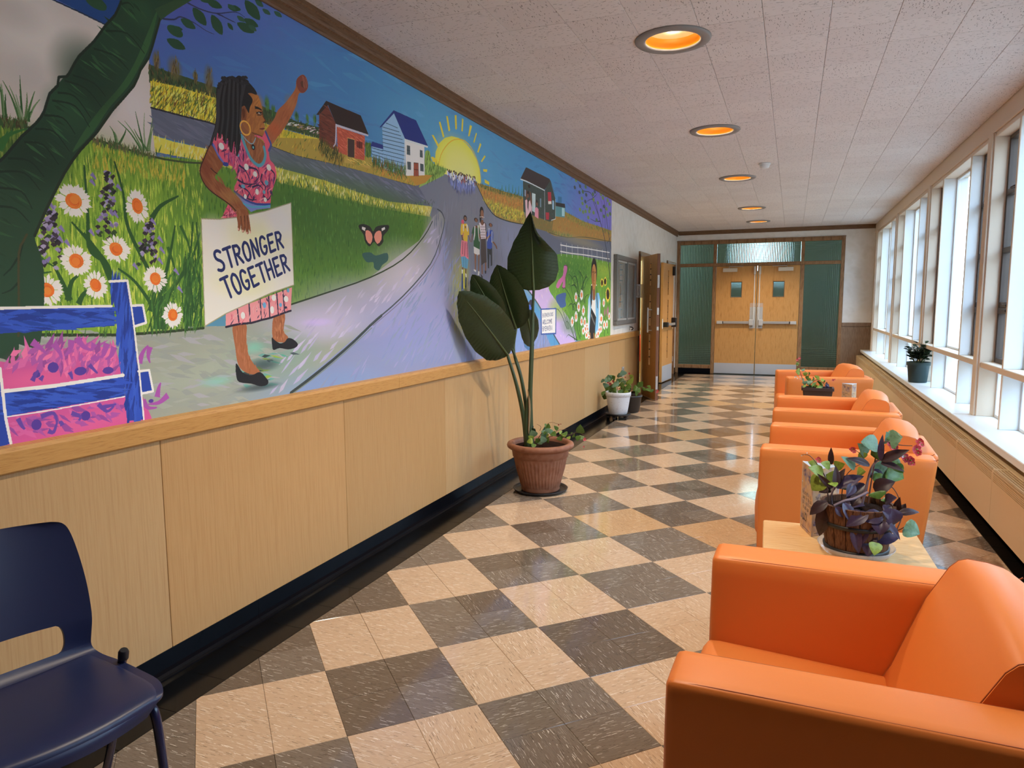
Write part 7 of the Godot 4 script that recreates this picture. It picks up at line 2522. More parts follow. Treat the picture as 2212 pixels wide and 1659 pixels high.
	mp("8a5a42", "4112 1697 4135 1702 4136 1631 4115 1631")
	mp("8a5a42", "4180 1719 4205 1722 4201 1655 4180 1654")
	mp("2c2a34", "4094 1634 4135 1615 4139 1586 4114 1593")
	mp("2c2a34", "4174 1658 4204 1659 4199 1638 4178 1637")
	mp("7a4e38", "4114 2030 4155 2035 4159 2002 4133 1991 4103 2005")
	me("1c1618", 4128, 2089, 37, 40)
	me("1c1618", 4104, 2046, 18, 33)
	me("8a5c44", 4135, 2074, 29, 32)
	ml("f0e8e4", 5, "4122 2057 4137 2053 4147 2059")
	me("f4f4f4", 4100, 2051, 7, 5)
	me("f4f4f4", 4166, 2055, 6, 5)
	mp("7a5038", "4323 1887 4357 1889 4418 1859 4424 1838 4406 1837 4384 1857")
	mp("2f4cae", "4216 1937 4260 1983 4292 1969 4325 1976 4346 1940 4335 1896 4318 1891 4322 1844 4284 1826 4224 1829 4226 1888 4215 1903", 2)
	mp("7a5038", "4205 1911 4269 1929 4300 1949 4291 1927 4226 1892")
	mp("e6eaf0", "4258 1987 4271 1984 4261 1932 4225 1879 4224 1892 4253 1932")
	mp("e6eaf0", "4314 1967 4325 1963 4321 1878 4310 1881")
	mp("2e3238", "4224 1829 4284 1826 4320 1840 4320 1707 4292 1697 4288 1782 4267 1789 4259 1679 4234 1682")
	me("1c1618", 4295, 2011, 36, 14)
	me("86583e", 4297, 2009, 24, 14)
	mp("2a2a40", "5122 1398 5185 1442 5234 1431 5234 1376", 3)
	mp("3a5ec0", "4908 1367 4998 1409 5185 1398 5237 1332 5233 1254 4997 1281")
	mp("e6e8ee", "4908 1399 4998 1409 4997 1303 4907 1325")
	mp("3c6a9c", "4996 1110 5184 1134 5299 1028 5151 982 5026 1033")
	mp("7a4e38", "5027 1184 5152 1158 5120 1115 5026 1119")
	mt("23501f", 22, 8, "6672 1005 6592 1118 6488 1264")
	mt("23501f", 22, 8, "6804 1013 6695 1128 6640 1261")
	mt("23501f", 22, 8, "6830 1034 6774 1148 6743 1332")
	mt("23501f", 22, 8, "6968 1028 6936 1180 6933 1293")
	mt("23501f", 22, 8, "6663 1406 6639 1334 6695 1114")
	mt("23501f", 22, 8, "7896 986 7885 1237 7863 1362")
	mt("23501f", 22, 8, "8068 1021 8059 1234 8051 1403")
	mt("23501f", 22, 8, "7791 1074 7767 1239 7769 1600")
	mt("23501f", 22, 8, "7954 1236 7912 1403 7904 1603")
	mt("1e4a22", 26, 4, "6714 1478 6684 1637 6580 1699 6457 1659")
	mt("1e4a22", 26, 4, "6766 1479 6924 1643 7061 1707 7120 1656")
	mt("1e4a22", 26, 4, "6872 1553 6895 1687 6707 1768")
	mt("1e4a22", 26, 4, "6537 1335 6461 1406 6340 1372")
	mt("1e4a22", 26, 4, "6512 1335 6561 1406 6690 1362")
	mt("1e4a22", 26, 4, "6985 1405 7011 1480 7153 1512")
	mt("1e4a22", 26, 4, "6634 1578 6557 1605 6433 1589")
	mp("7ab8dc", "7234 1528 7126 1451 7103 1252 7165 1096 7406 1080 7392 1483 7299 1560")
	mp("6cacd8", "7483 1531 7609 1533 7694 1436 7657 1119 7595 1040 7453 1054 7439 1452")
	mp("dfe8f0", "7184 1451 7134 1367 7121 1137 7160 1097 7184 1251")
	mp("e8eaf0", "7628 1469 7679 1404 7632 1096 7593 1097")
	mp("f2f2f4", "7267 1436 7455 1452 7468 1245 7275 1358")
	mp("8a5634", "7304 1591 7434 1594 7448 1460 7381 1440 7308 1455")
	me("1c1618", 7376, 1772, 135, 164)
	mp("1c1618", "7252 1636 7303 1607 7289 1405 7246 1350 7218 1482")
	mp("1c1618", "7503 1658 7528 1484 7565 1340 7533 1356 7491 1484")
	me("b07840", 7372, 1717, 107, 148)
	me("96602e", 7324, 1700, 48, 116)
	mp("b07840", "7281 1637 7389 1561 7479 1642")
	ml("241612", 9, "7307 1769 7358 1774")
	ml("241612", 9, "7400 1774 7450 1772")
	ml("e8d8c8", 7, "7401 1756 7444 1756")
	ml("3a241c", 5, "7383 1757 7450 1758")
	ml("6a3c24", 6, "7376 1764 7361 1678 7398 1673")
	ml("8a3c34", 9, "7350 1633 7405 1635")
	me("f2f2f2", 7267, 1620, 21, 9)
	me("f2f2f2", 7486, 1622, 22, 9)
	mp("1d1c1e", "7251 1358 7487 1245 7421 991 7227 993 7189 1096")
	mp("f4f4f4", "7251 1364 7269 1366 7499 1249 7487 1242")
	ml("d8d8dc", 7, "7266 1284 7297 1248")
	ml("d8d8dc", 6, "7272 1276 7267 1249")
	ml("d8d8dc", 6, "7296 1260 7291 1233")
	ml("d8d8dc", 6, "7321 1244 7316 1217")
	ml("d8d8dc", 6, "7346 1228 7340 1200")
	ml("d8d8dc", 6, "7370 1212 7365 1184")
	ml("d8d8dc", 6, "7396 1195 7390 1168")
	ml("d8d8dc", 6, "7421 1179 7415 1151")
	mp("9a6238", "7168 996 7210 1071 7237 1063 7251 992")
	mp("9a6238", "7370 1057 7394 1059 7458 998 7378 993")
	md(6851, 1500, 76, 68, 12, "eef0f4", "d86a24", 0.4)
	md(6631, 1474, 67, 59, 12, "eef0f4", "d86a24", 0.4)
	md(6737, 1369, 69, 60, 12, "eef0f4", "d86a24", 0.4)
	md(6927, 1327, 72, 67, 12, "eef0f4", "d86a24", 0.4)
	md(6635, 1261, 67, 70, 12, "eef0f4", "d86a24", 0.4)
	md(6494, 1214, 65, 64, 12, "eef0f4", "d86a24", 0.4)
	md(6858, 1212, 66, 63, 12, "eef0f4", "d86a24", 0.4)
	md(6986, 1194, 68, 70, 12, "eef0f4", "d86a24", 0.4)
	md(7083, 1145, 63, 46, 12, "eef0f4", "d86a24", 0.4)
	md(7021, 1117, 63, 50, 12, "eef0f4", "d86a24", 0.4)
	md(6927, 1098, 61, 50, 12, "eef0f4", "d86a24", 0.4)
	md(7123, 1067, 64, 46, 12, "eef0f4", "d86a24", 0.4)
	md(7066, 1046, 75, 49, 12, "eef0f4", "d86a24", 0.4)
	md(7107, 1114, 52, 39, 12, "eef0f4", "d86a24", 0.4)
	md(7857, 1412, 68, 65, 12, "eef0f4", "d86a24", 0.4)
	md(7735, 1215, 93, 79, 12, "eef0f4", "d86a24", 0.4)
	md(7889, 1137, 83, 67, 12, "eef0f4", "d86a24", 0.4)
	md(8021, 1141, 71, 66, 12, "eef0f4", "d86a24", 0.4)
	md(8144, 1241, 72, 57, 12, "eef0f4", "d86a24", 0.4)
	md(7642, 1079, 79, 65, 12, "eef0f4", "d86a24", 0.4)
	md(7724, 1092, 73, 53, 12, "eef0f4", "d86a24", 0.4)
	md(7532, 1027, 83, 52, 12, "eef0f4", "d86a24", 0.4)
	md(7595, 1040, 78, 54, 12, "eef0f4", "d86a24", 0.4)
	md(7168, 1019, 59, 31, 12, "eef0f4", "d86a24", 0.4)
	md(7754, 1657, 80, 62, 18, "eec428", "2a1c14", 0.58)
	md(7911, 1677, 89, 66, 18, "eec428", "2a1c14", 0.58)
	md(8063, 1515, 129, 105, 18, "eec428", "2a1c14", 0.58)
	mb(7910, 1295, 48, 50, "b06a8c", 0.9)
	mb(8042, 1293, 49, 51, "b06a8c", 0.9)
	mb(8072, 1318, 50, 51, "b06a8c", 0.9)
	mtext("BIENVENIDOS", 5522, 1280, 5848, 1288, 5848, 1321, "26386e", 5.0, 1.0)
	mtext("WELCOME", 5522, 1215, 5818, 1219, 5818, 1255, "26386e", 6.0, 1.0)
	mtext("BYENVENI", 5523, 1150, 5834, 1151, 5833, 1192, "26386e", 6.0, 1.0)
	mp("20201c", "2489 1827 2543 1843 2606 1834 2633 1811 2663 1839 2732 1856 2802 1861 2790 1831 2738 1795 2737 1764 2687 1734 2640 1756 2592 1727 2547 1754 2540 1783", 3)
	mp("e88a78", "2559 1810 2605 1809 2627 1780 2602 1740 2561 1762", 2)
	mp("e88a78", "2715 1821 2667 1814 2641 1782 2673 1746 2718 1775", 2)
	mp("f0ece6", "2524 1828 2560 1825 2550 1806 2523 1814")
	mp("f0ece6", "2756 1848 2721 1837 2725 1822 2760 1836")
	mp("2c5450", "2517 1682 2600 1695 2655 1681 2774 1703 2782 1662 2721 1632 2680 1599 2633 1613 2625 1643 2560 1640", 3)
	mt("244f20", 22, 6, "981 1464 958 1524 935 1571 887 1633 841 1680")
	mt("244f20", 22, 6, "971 1513 960 1549 936 1583 882 1650")
	mt("244f20", 22, 6, "1142 1323 1139 1395 1070 1491 1001 1538")
	mt("244f20", 22, 6, "1150 1323 1164 1415 1243 1482 1320 1593 1347 1732")
	mt("244f20", 22, 6, "1166 1322 1216 1455 1318 1566 1381 1694")
	mt("244f20", 22, 6, "808 1427 825 1485 852 1509")
	mt("244f20", 22, 6, "815 1427 790 1495 769 1539")
	mt("244f20", 22, 6, "746 1538 714 1558 689 1589")
	mt("244f20", 22, 6, "1123 1389 1146 1493 1054 1677 1042 1798 1015 1902")
	mt("244f20", 22, 6, "935 1571 898 1604 901 1721 900 1870")
	mt("244f20", 22, 6, "1156 1725 1199 1775 1284 1822")
	mt("244f20", 22, 6, "1146 1388 1216 1561 1260 1710")
	mt("244f20", 22, 6, "1292 1331 1310 1456 1365 1596 1365 1734")
	mt("244f20", 22, 6, "845 1415 867 1450 914 1475")
	mt("2c5a22", 14, 3, "686 1557 716 1515 762 1517")
	mt("2c5a22", 14, 3, "706 1601 731 1559 780 1529")
	mt("2c5a22", 14, 3, "1285 1712 1323 1634 1317 1552")
	mt("2c5a22", 14, 3, "1220 1627 1247 1536 1224 1455")
	mt("2c5a22", 14, 3, "1318 1566 1275 1455 1285 1346")
	ms("2a5420 3c6e28 1f4a1e", 200, 90, 8, 80, 20, "1294 1592 1374 1596 1365 1336 1275 1325")
	ms("2a5420 3c6e28", 120, 90, 8, 70, 25, "1129 1466 1283 1564 1249 1333 1119 1330")
	lavender(991, 1863, 967, 1633)
	lavender(1147, 1711, 1128, 1563)
	lavender(772, 1711, 770, 1550)
	mt("7a70b0", 16, 5, "924 1846 933 1838 940 1829")
	mt("7a70b0", 16, 5, "919 1825 928 1817 935 1808")
	mt("7a70b0", 16, 5, "1018 1823 1028 1815 1035 1805")
	mt("7a70b0", 16, 5, "903 1661 911 1652 919 1642")
	mt("7a70b0", 16, 5, "999 1730 1008 1721 1016 1711")
	mt("7a70b0", 16, 5, "799 1662 807 1654 814 1645")
	mt("7a70b0", 16, 5, "792 1628 800 1620 806 1610")
	mt("7a70b0", 16, 5, "815 1619 823 1610 830 1600")
	mt("7a70b0", 16, 5, "699 1577 706 1569 712 1559")
	mt("7a70b0", 16, 5, "1173 1582 1184 1572 1193 1561")
	mt("7a70b0", 16, 5, "1256 1479 1268 1469 1277 1457")
	mt("7a70b0", 16, 5, "1064 1557 1074 1548 1082 1537")
	mt("7a70b0", 16, 5, "1244 1546 1255 1536 1265 1524")
	mt("7a70b0", 16, 5, "1152 1722 1163 1713 1171 1702")
	mt("7a70b0", 16, 5, "1179 1661 1190 1651 1199 1640")
	mt("7a70b0", 16, 5, "1184 1622 1195 1612 1204 1601")
	mt("7a70b0", 16, 5, "771 1731 778 1723 785 1714")
	md(855, 1748, 67, 60, 19, "f2efe8", "e0681c", 0.42)
	md(1097, 1761, 52, 62, 19, "f2efe8", "e0681c", 0.42)
	md(1000, 1604, 59, 51, 19, "f2efe8", "e0681c", 0.42)
	md(848, 1556, 61, 55, 19, "f2efe8", "e0681c", 0.42)
	md(741, 1459, 59, 53, 19, "f2efe8", "e0681c", 0.42)
	md(911, 1478, 47, 51, 19, "f2efe8", "e0681c", 0.42)
	md(1155, 1507, 57, 54, 19, "f2efe8", "e0681c", 0.42)
	md(1225, 1374, 53, 53, 19, "f2efe8", "e0681c", 0.42)
	mp("1f3f2a", "1082 2469 1083 2448 1056 2394 1011 2340 967 2278 909 2214 878 2163 853 2135 828 2104 804 2073 777 2010 748 1968 699 1917 655 1862 605 1807 564 1755 534 1404 550 1326 632 1298 706 1294 735 1486 729 1568 716 1625 751 1694 829 1832 890 1915 954 1984 1021 2073 1114 2178 1146 2241 1184 2294 1219 2379 1245 2448 1249 2468 1380 2568 1408 2593 1242 2530 1195 2521 1138 2499", 3)
	mp("1f3f2a", "597 1686 679 1605 662 1566 643 1313 631 1216 610 1218 597 1251 562 1264")
	mp("2f5a30", "1239 2482 1194 2343 1148 2260 1092 2172 1011 2080 944 1986 891 1928 862 1905 915 1988 980 2072 1059 2163 1119 2251 1171 2349", 3)
	mb(934, 2162, 102, 104, "17301f", 0.7)
	mb(731, 1860, 106, 81, "17301f", 0.7)
	mb(863, 2035, 77, 68, "2b5a34", 0.5)
	mb(1161, 2436, 64, 51, "2a5632", 0.5)
	ms("1a3824 24482c 2f5c34 284e2e 1b3a25", 520, 70, 9, -24, 12, "1099 2449 1202 2460 1153 2330 1079 2213 933 2031 845 1919 726 1743 578 1482 602 1776 778 1962 850 2098 943 2216")
	mt("132a1b", 7, 3, "1083 2439 1113 2454 1134 2444")
	mt("132a1b", 7, 3, "1015 2328 1100 2348 1168 2302")
	mt("132a1b", 7, 3, "965 2256 1045 2256 1096 2226")
	mt("132a1b", 7, 3, "883 2148 956 2143 998 2111")
	mt("132a1b", 7, 3, "852 2123 925 2118 980 2072")
	mt("132a1b", 7, 3, "826 2079 885 2082 937 2027")
	mt("132a1b", 7, 3, "806 2050 883 2052 930 1996")
	mt("132a1b", 7, 3, "776 1998 838 2004 876 1963")
	mt("132a1b", 7, 3, "743 1950 803 1955 852 1904")
	mt("132a1b", 7, 3, "706 1903 765 1907 812 1855")
	mt("132a1b", 7, 3, "654 1846 718 1850 761 1809")
	mt("132a1b", 7, 3, "627 1803 699 1811 745 1766")
	mt("132a1b", 7, 3, "623 1756 686 1754 715 1706")
	mt("132a1b", 7, 3, "619 1702 665 1700 703 1664")
	mt("132a1b", 7, 3, "679 1605 664 1556 654 1502")
	mt("132a1b", 7, 3, "659 1555 635 1522 612 1500")
	mt("132a1b", 7, 3, "653 1480 630 1458 603 1447")
	ml("17251b", 8, "1083 2448 1056 2394 1017 2348 967 2278 909 2214 878 2163 860 2137 834 2128 828 2100 799 2068 777 2010 748 1968 699 1917 655 1862 630 1834", 2)
	ml("1b2a1b", 9, "1245 2448 1219 2379 1184 2294 1146 2241 1114 2178 1021 2073 954 1984 890 1915 829 1832 751 1694 716 1625", 2)
	ml("3a3a20", 7, "692 1627 679 1605 662 1566 651 1426 641 1319", 2)
	mt("2a4a2c", 40, 14, "1237 2459 1288 2500 1380 2568 1450 2619")
	mt("2a3050", 6, 2, "1379 2553 1445 2553 1529 2568 1635 2611 1689 2609")
	mt("2a3050", 6, 2, "1257 2452 1310 2468 1343 2489 1407 2490 1467 2481 1509 2482")
	mt("2a3050", 6, 2, "1529 2568 1588 2568 1633 2568")
	mp("23472f", "948 2410 977 2390 1026 2407 996 2427", 3)
	mp("23472f", "1476 2599 1507 2582 1560 2600 1528 2616", 3)
	mp("23472f", "1591 2616 1624 2610 1667 2631 1634 2637", 3)
	mp("23472f", "1694 2680 1708 2633 1780 2630 1765 2679", 3)
	mp("23472f", "1500 2553 1502 2506 1553 2494 1551 2541", 3)
	mp("23472f", "1342 2482 1365 2460 1413 2470 1389 2492", 3)
	mp("23472f", "1405 2545 1415 2505 1469 2501 1458 2542", 3)
	mp("23472f", "1586 2552 1591 2535 1615 2533 1610 2551", 3)
	mp("23472f", "1640 2571 1676 2548 1743 2566 1705 2589", 3)
	mp("23472f", "1681 2601 1713 2583 1769 2599 1736 2617", 3)
	mp("23472f", "1276 2423 1311 2422 1349 2446 1314 2447", 3)
	mp("23472f", "1270 2386 1301 2363 1357 2377 1325 2400", 3)
	mp("23472f", "1752 2713 1765 2694 1801 2698 1788 2717", 3)
	mp("23472f", "1435 2598 1453 2584 1489 2594 1470 2608", 3)
	me("234a30", 1312, 2427, 37, 19)
	me("234a30", 986, 2403, 38, 16)
	mp("2c5240", "1758 2701 1793 2708 1806 2694 1771 2687", 3)
	mp("2c5240", "1800 2684 1836 2691 1850 2677 1814 2670", 3)
	mp("2c5240", "1847 2726 1883 2734 1898 2719 1861 2712", 3)
	mp("2c5240", "1642 2599 1675 2605 1687 2591 1655 2585", 3)
	mp("2c5240", "1709 2586 1743 2592 1756 2577 1722 2571", 3)
	mp("2c5240", "1875 2701 1912 2709 1927 2694 1890 2687", 3)
	mp("2c5240", "1592 2626 1623 2632 1636 2619 1604 2613", 3)
	mt("2f6a2c", 16, 3, "632 1865 659 1909 673 1931")
	mt("2f6a2c", 16, 3, "634 1889 668 1919 718 1945")
	mt("2f6a2c", 16, 3, "607 1830 642 1890 660 1925")
	mp("c24a8e", "551 1255 611 1239 679 1267 748 1268 809 1276 910 1252 972 1254 994 1165 988 1089 793 1078 567 1077 536 1071")
	mp("c24a8e", "583 1086 793 1084 996 1095 1069 1079 1102 995 1031 980 786 984 580 988 529 987 537 1087")
	mb(746, 1246, 123, 34, "b04a9c", 0.7)
	mb(683, 1178, 155, 33, "d8568e", 0.7)
	mb(852, 1021, 165, 36, "d45a92", 0.6)
	ms("a04a9c c85a9c b8549c 8a3f90 d8689c", 170, 70, 20, 60, 40, "590 1236 636 1275 693 1305 762 1296 823 1305 912 1276 966 1267 989 1190 803 1207")
	ms("8a3f96 c8559a a24aa0", 60, 60, 16, -30, 50, "587 1069 793 1078 988 1089 983 1026 787 1008 592 1008")
	mt("9a46a0", 26, 4, "830 1304 853 1274 884 1260")
	mt("9a46a0", 26, 4, "681 1300 703 1282 724 1259")
	mt("9a46a0", 26, 4, "749 1291 765 1267 775 1238")
	mt("9a46a0", 26, 4, "811 1299 802 1265 782 1249")
	mt("9a46a0", 26, 4, "939 1281 923 1245 909 1234")
	mt("9a46a0", 26, 4, "966 1267 950 1237 928 1226")
	mt("9a46a0", 26, 4, "1063 1203 1081 1241 1106 1265")
	mt("9a46a0", 26, 4, "1113 1259 1103 1226 1109 1200")
	mt("9a46a0", 26, 4, "1131 1071 1141 1104 1151 1123")
	mt("9a46a0", 26, 4, "1180 1072 1138 1050 1090 1050")
	mt("9a46a0", 26, 4, "1068 1066 1089 1037 1128 1032")
	mt("9a46a0", 26, 4, "883 1242 895 1229 909 1240")
	mt("9a46a0", 26, 4, "892 1283 885 1272 878 1260")
	me("4a2f92", 742, 1215, 18, 17)
	me("4a2f92", 834, 1195, 22, 14)
	me("4a2f92", 936, 1188, 21, 12)
	me("4a2f92", 687, 1197, 12, 10)
	me("4a2f92", 841, 1044, 17, 16)
	me("4a2f92", 674, 1041, 16, 17)
	me("4a2f92", 1103, 1060, 11, 7)
	mt("5a3a9c", 16, 6, "867 1213 879 1200 895 1182")
	mt("5a3a9c", 16, 6, "796 1195 801 1183 803 1171")
	mt("5a3a9c", 16, 6, "890 1077 921 1048 950 1063")
	mt("5a3a9c", 16, 6, "902 1063 930 1065 958 1068")
	mt("5a3a9c", 16, 6, "619 1069 628 1046 637 1033")
	mt("5a3a9c", 16, 6, "690 1064 732 1069 741 1033")
	mt("5a3a9c", 16, 6, "710 1015 727 1009 741 1039")
	mt("5a3a9c", 16, 6, "758 1025 753 1037 747 1032")
	mt("5a3a9c", 16, 6, "672 1179 685 1200 694 1210")
	mt("5a3a9c", 16, 6, "697 1179 703 1186 708 1192")
	mt("5a3a9c", 16, 6, "792 1061 822 1044 815 1033")
	mp("1b3aa0", "563 1400 977 1405 972 1340 557 1328")
	mp("1b3aa0", "1045 1410 1094 1410 1100 1347 1051 1336")
	mp("1b3aa0", "966 1491 1035 1496 1045 1409 1051 1237 1069 997 997 1002 995 1177 982 1378")
	mp("1b3aa0", "581 1156 994 1163 995 1092 577 1081")
	mp("1b3aa0", "1057 1168 1103 1171 1113 1097 1062 1094")
	mp("1b3aa0", "550 1239 582 1226 592 997 529 987")
	ms("2448b8 16308c 2a4fbc 183a9a", 160, 120, 16, -4, 8, "593 1397 976 1401 972 1344 588 1332")
	ms("2448b8 16308c 2a4fbc", 120, 120, 16, 80, 6, "969 1488 1033 1490 1063 1001 1004 1007")
	ms("2448b8 16308c 2a4fbc", 120, 110, 14, -8, 6, "583 1150 993 1155 992 1098 580 1086")
	ml("e8e6ea", 9, "564 1403 759 1406 966 1408")
	ml("e8e6ea", 9, "964 1492 1036 1497 1045 1409 1094 1411 1103 1347 1051 1335")
	ml("e8e6ea", 7, "1045 1409 1051 1335 1061 1174 1067 997")
	ml("e8e6ea", 12, "581 1157 739 1156 994 1166")
	ml("e8e6ea", 9, "1057 1174 1103 1174 1115 1095 1064 1092")
	ml("e8e6ea", 9, "579 1226 581 1156 583 1077 592 997")
	ml("e8e6ea", 4, "583 1079 732 1080 995 1090")
	mp("d8506e", "1502 1763 1516 1789 1540 1824 1575 1828 1599 1799 1591 1770")
	ms("7a2448 b03a5c e87a8e", 50, 40, 6, 40, 50, "1508 1766 1543 1819 1593 1803 1584 1774")
	mp("9a5a36", "1533 1330 1611 1330 1608 1262 1617 1197 1648 1152 1684 1114 1645 1106 1586 1125 1552 1160 1541 1229", 3)
	mp("9a5a36", "1790 1361 1866 1366 1851 1290 1882 1260 1865 1238 1814 1240 1775 1259", 3)
	ms("a4623e 92542f a86844", 110, 50, 8, 88, 10, "1538 1327 1607 1328 1613 1198 1669 1118 1601 1124 1549 1223")
	ms("b0704a 8a4c2c", 60, 40, 7, 88, 10, "1794 1358 1859 1363 1846 1290 1865 1249 1790 1264")
	mp("14161c", "1539 1161 1552 1155 1578 1121 1630 1105 1684 1114 1722 1083 1735 1067 1724 1052 1680 1051 1627 1068 1554 1083 1538 1114", 3)
	mp("14161c", "1770 1262 1789 1250 1822 1234 1856 1238 1881 1255 1918 1247 1950 1224 1933 1208 1880 1202 1820 1212 1778 1206 1770 1226", 3)
	mp("e48a92", "1496 1374 1612 1409 1924 1491 1908 1382 1771 1353 1644 1332 1493 1319")
	ml("2c2440", 8, "1564 1391 1570 1329")
	ml("2c2440", 8, "1635 1414 1637 1335")
	ml("2c2440", 8, "1705 1435 1707 1344")
	ml("2c2440", 8, "1761 1447 1763 1353")
	ml("2c2440", 8, "1815 1464 1821 1363")
	ml("2c2440", 8, "1858 1475 1864 1374")
	ml("241c30", 9, "1493 1319 1570 1329 1644 1332 1707 1343 1771 1352 1864 1373 1910 1382", 2)
	ms("3a2848 c8586c f0a0a4", 130, 34, 5, 80, 50, "1502 1369 1612 1404 1906 1482 1900 1391 1645 1340 1503 1328")
	me("f2eef0", 1595, 1365, 13, 15)
	me("5a9cc8", 1731, 1408, 11, 13)
	me("f2eef0", 1795, 1441, 15, 14)
	me("f2eef0", 1780, 1387, 13, 17)
	me("f2eef0", 1878, 1436, 16, 14)
	me("5a9cc8", 1838, 1409, 10, 9)
	me("5a9cc8", 1895, 1476, 9, 10)
	me("2c2440", 1874, 1397, 9, 6)
	mp("a05a34", "1786 2167 1817 2202 1849 2238 1874 2278 1930 2326 1980 2378 2005 2410 2011 2441 2025 2462 2058 2484 2083 2481 2098 2455 2092 2428 2062 2402 2028 2391 2010 2346 1983 2299 1948 2251 1907 2202 1858 2153 1827 2122 1806 2133", 3)
	ms("95502e ab6038 a55a36 9c5632", 200, 60, 9, 56, 10, "1793 2163 1864 2242 1979 2373 2028 2391 1974 2292 1866 2160 1824 2127")
	mb(1846, 2189, 45, 34, "b8542e", 0.6)
	mb(1969, 2336, 40, 30, "a87040", 0.5)
	mp("7a3c30", "2016 2452 2058 2483 2083 2479 2098 2452 2090 2427 2062 2403 2033 2402 2014 2422", 3)
	mp("5a3428", "2044 2448 2065 2456 2072 2443 2065 2428 2047 2428", 3)
	ml("9a5c4c", 4, "2066 2476 2077 2454 2072 2427")
	ml("9a5c4c", 4, "2083 2476 2090 2453 2084 2431")
	ml("9a5c4c", 4, "2058 2477 2065 2456 2065 2431")
	mp("8a5230", "1643 2172 1724 2172 1728 2135 1769 2120 1781 2080 1771 2030 1734 2010 1686 2011 1655 2047 1639 2108", 3)
	mp("d4506e", "1467 2050 1488 2094 1544 2110 1620 2113 1646 2109 1668 2049 1693 2017 1734 2009 1770 2025 1781 2080 1770 2125 1714 2133 1729 2140 1786 2167 1820 2126 1803 2089 1808 2051 1836 2032 1846 1985 1822 1932 1805 1896 1796 1856 1752 1850 1675 1841 1579 1881 1602 1937 1579 1978 1542 1985 1489 2015", 3)
	mb(1614, 2030, 47, 51, "a84a8a", 0.6)
	mb(1662, 1955, 55, 38, "e8687c", 0.6)
	mb(1790, 2005, 52, 29, "e4607a", 0.6)
	mb(1736, 2038, 57, 19, "a03f7a", 0.5)
	ms("7a2a5c c03c66 f07c90 8a3a78 3a1c4c", 330, 60, 7, 70, 50, "1479 2048 1544 2106 1632 2097 1668 2040 1706 2005 1777 2022 1840 1984 1806 1901 1781 1859 1682 1851 1592 1885 1609 1947 1561 1993")
	mt("2c1c48", 9, 3, "1612 1993 1650 1977 1675 1944")
	mt("2c1c48", 9, 3, "1665 1993 1719 1993 1731 1962 1702 1938")
	mt("2c1c48", 9, 3, "1601 1932 1646 1921 1701 1929")
	mt("2c1c48", 9, 3, "1753 1980 1744 1950 1771 1925 1755 1903")
	mt("2c1c48", 9, 3, "1791 2015 1834 1993 1824 1952")
	mt("2c1c48", 9, 3, "1686 1913 1729 1928 1756 1913")
	mt("2c1c48", 9, 3, "1606 1910 1658 1894 1683 1865")
	mt("2c1c48", 9, 3, "1630 1872 1669 1859 1711 1864")
	mt("2c1c48", 9, 3, "1754 1889 1782 1873 1805 1896")
	mp("8a5230", "1647 2128 1714 2133 1761 2109 1777 2074 1764 2034 1731 2016 1693 2019 1662 2053 1645 2095", 3)
	ms("965a34 844a2a a06238", 70, 60, 8, 75, 16, "1653 2120 1714 2128 1761 2095 1761 2043 1721 2021 1675 2050")
	ml("4e94ac", 15, "1636 2118 1651 2087 1675 2046 1700 2023 1734 2012 1763 2029 1779 2065 1771 2097", 3)
	ml("3a4a8c", 12, "1786 2167 1809 2133 1819 2116 1803 2089", 2)
	ml("2c3c90", 16, "1467 2050 1488 2011 1517 1985 1545 1984", 2)
	ml("6a6ab8", 9, "1476 2048 1498 2013 1523 1991", 2)
	mp("6d7cc4", "1579 1881 1642 1855 1709 1845 1796 1856 1798 1839 1708 1821 1673 1807 1602 1850")
	ml("2c3c90", 9, "1579 1881 1642 1855 1709 1845 1796 1855", 2)
	ml("4aa0c4", 8, "1615 1842 1681 1829 1795 1848", 2)
	me("f4eef0", 1518, 2051, 15, 14)
	me("f4eef0", 1657, 1993, 14, 14)
	me("f4eef0", 1709, 1972, 13, 12)
	me("f4eef0", 1798, 2015, 15, 14)
	me("f4eef0", 1716, 1898, 11, 13)
	me("f4eef0", 1642, 1868, 9, 10)
	me("f4eef0", 1766, 1871, 10, 10)
	me("f4eef0", 1623, 2086, 7, 14)
	me("5a9cb8", 1778, 1946, 12, 11)
	me("5a9cb8", 1632, 1909, 12, 8)
	me("5a9cb8", 1760, 1903, 9, 8)
	me("5a9cb8", 1609, 2034, 8, 8)
	mp("8a4c2a", "1452 2039 1473 2038 1500 2000 1523 1978 1483 1936 1476 1917 1511 1900 1553 1884 1590 1862 1628 1835 1653 1810 1664 1783 1665 1745 1666 1722 1657 1716 1648 1744 1640 1715 1633 1714 1628 1746 1620 1718 1610 1717 1609 1754 1597 1725 1589 1724 1590 1766 1586 1797 1574 1810 1550 1825 1507 1842 1460 1858 1421 1882 1400 1914 1399 1943 1419 1981", 3)
	ms("95542e 854628 9a5c34 8f5230", 260, 70, 10, -46, 14, "1416 1976 1466 2029 1500 2000 1471 1934 1553 1880 1640 1827 1657 1782 1598 1780 1507 1846 1416 1890")
	mb(1431, 1944, 30, 44, "7a3420", 0.6)
	mb(1564, 1858, 59, 27, "a87a3e", 0.6)
	mb(1624, 1788, 34, 28, "a06a34", 0.6)
	mt("5a2c1a", 6, 3, "1608 1791 1612 1754 1607 1726")
	mt("5a2c1a", 6, 3, "1625 1802 1630 1765 1627 1723")
	mt("5a2c1a", 6, 3, "1642 1799 1646 1767 1644 1729")
	me("d8a08c", 1593, 1731, 5, 6)
	me("d8a08c", 1616, 1723, 5, 6)
	me("d8a08c", 1637, 1719, 5, 6)
	me("d8a08c", 1662, 1724, 5, 6)
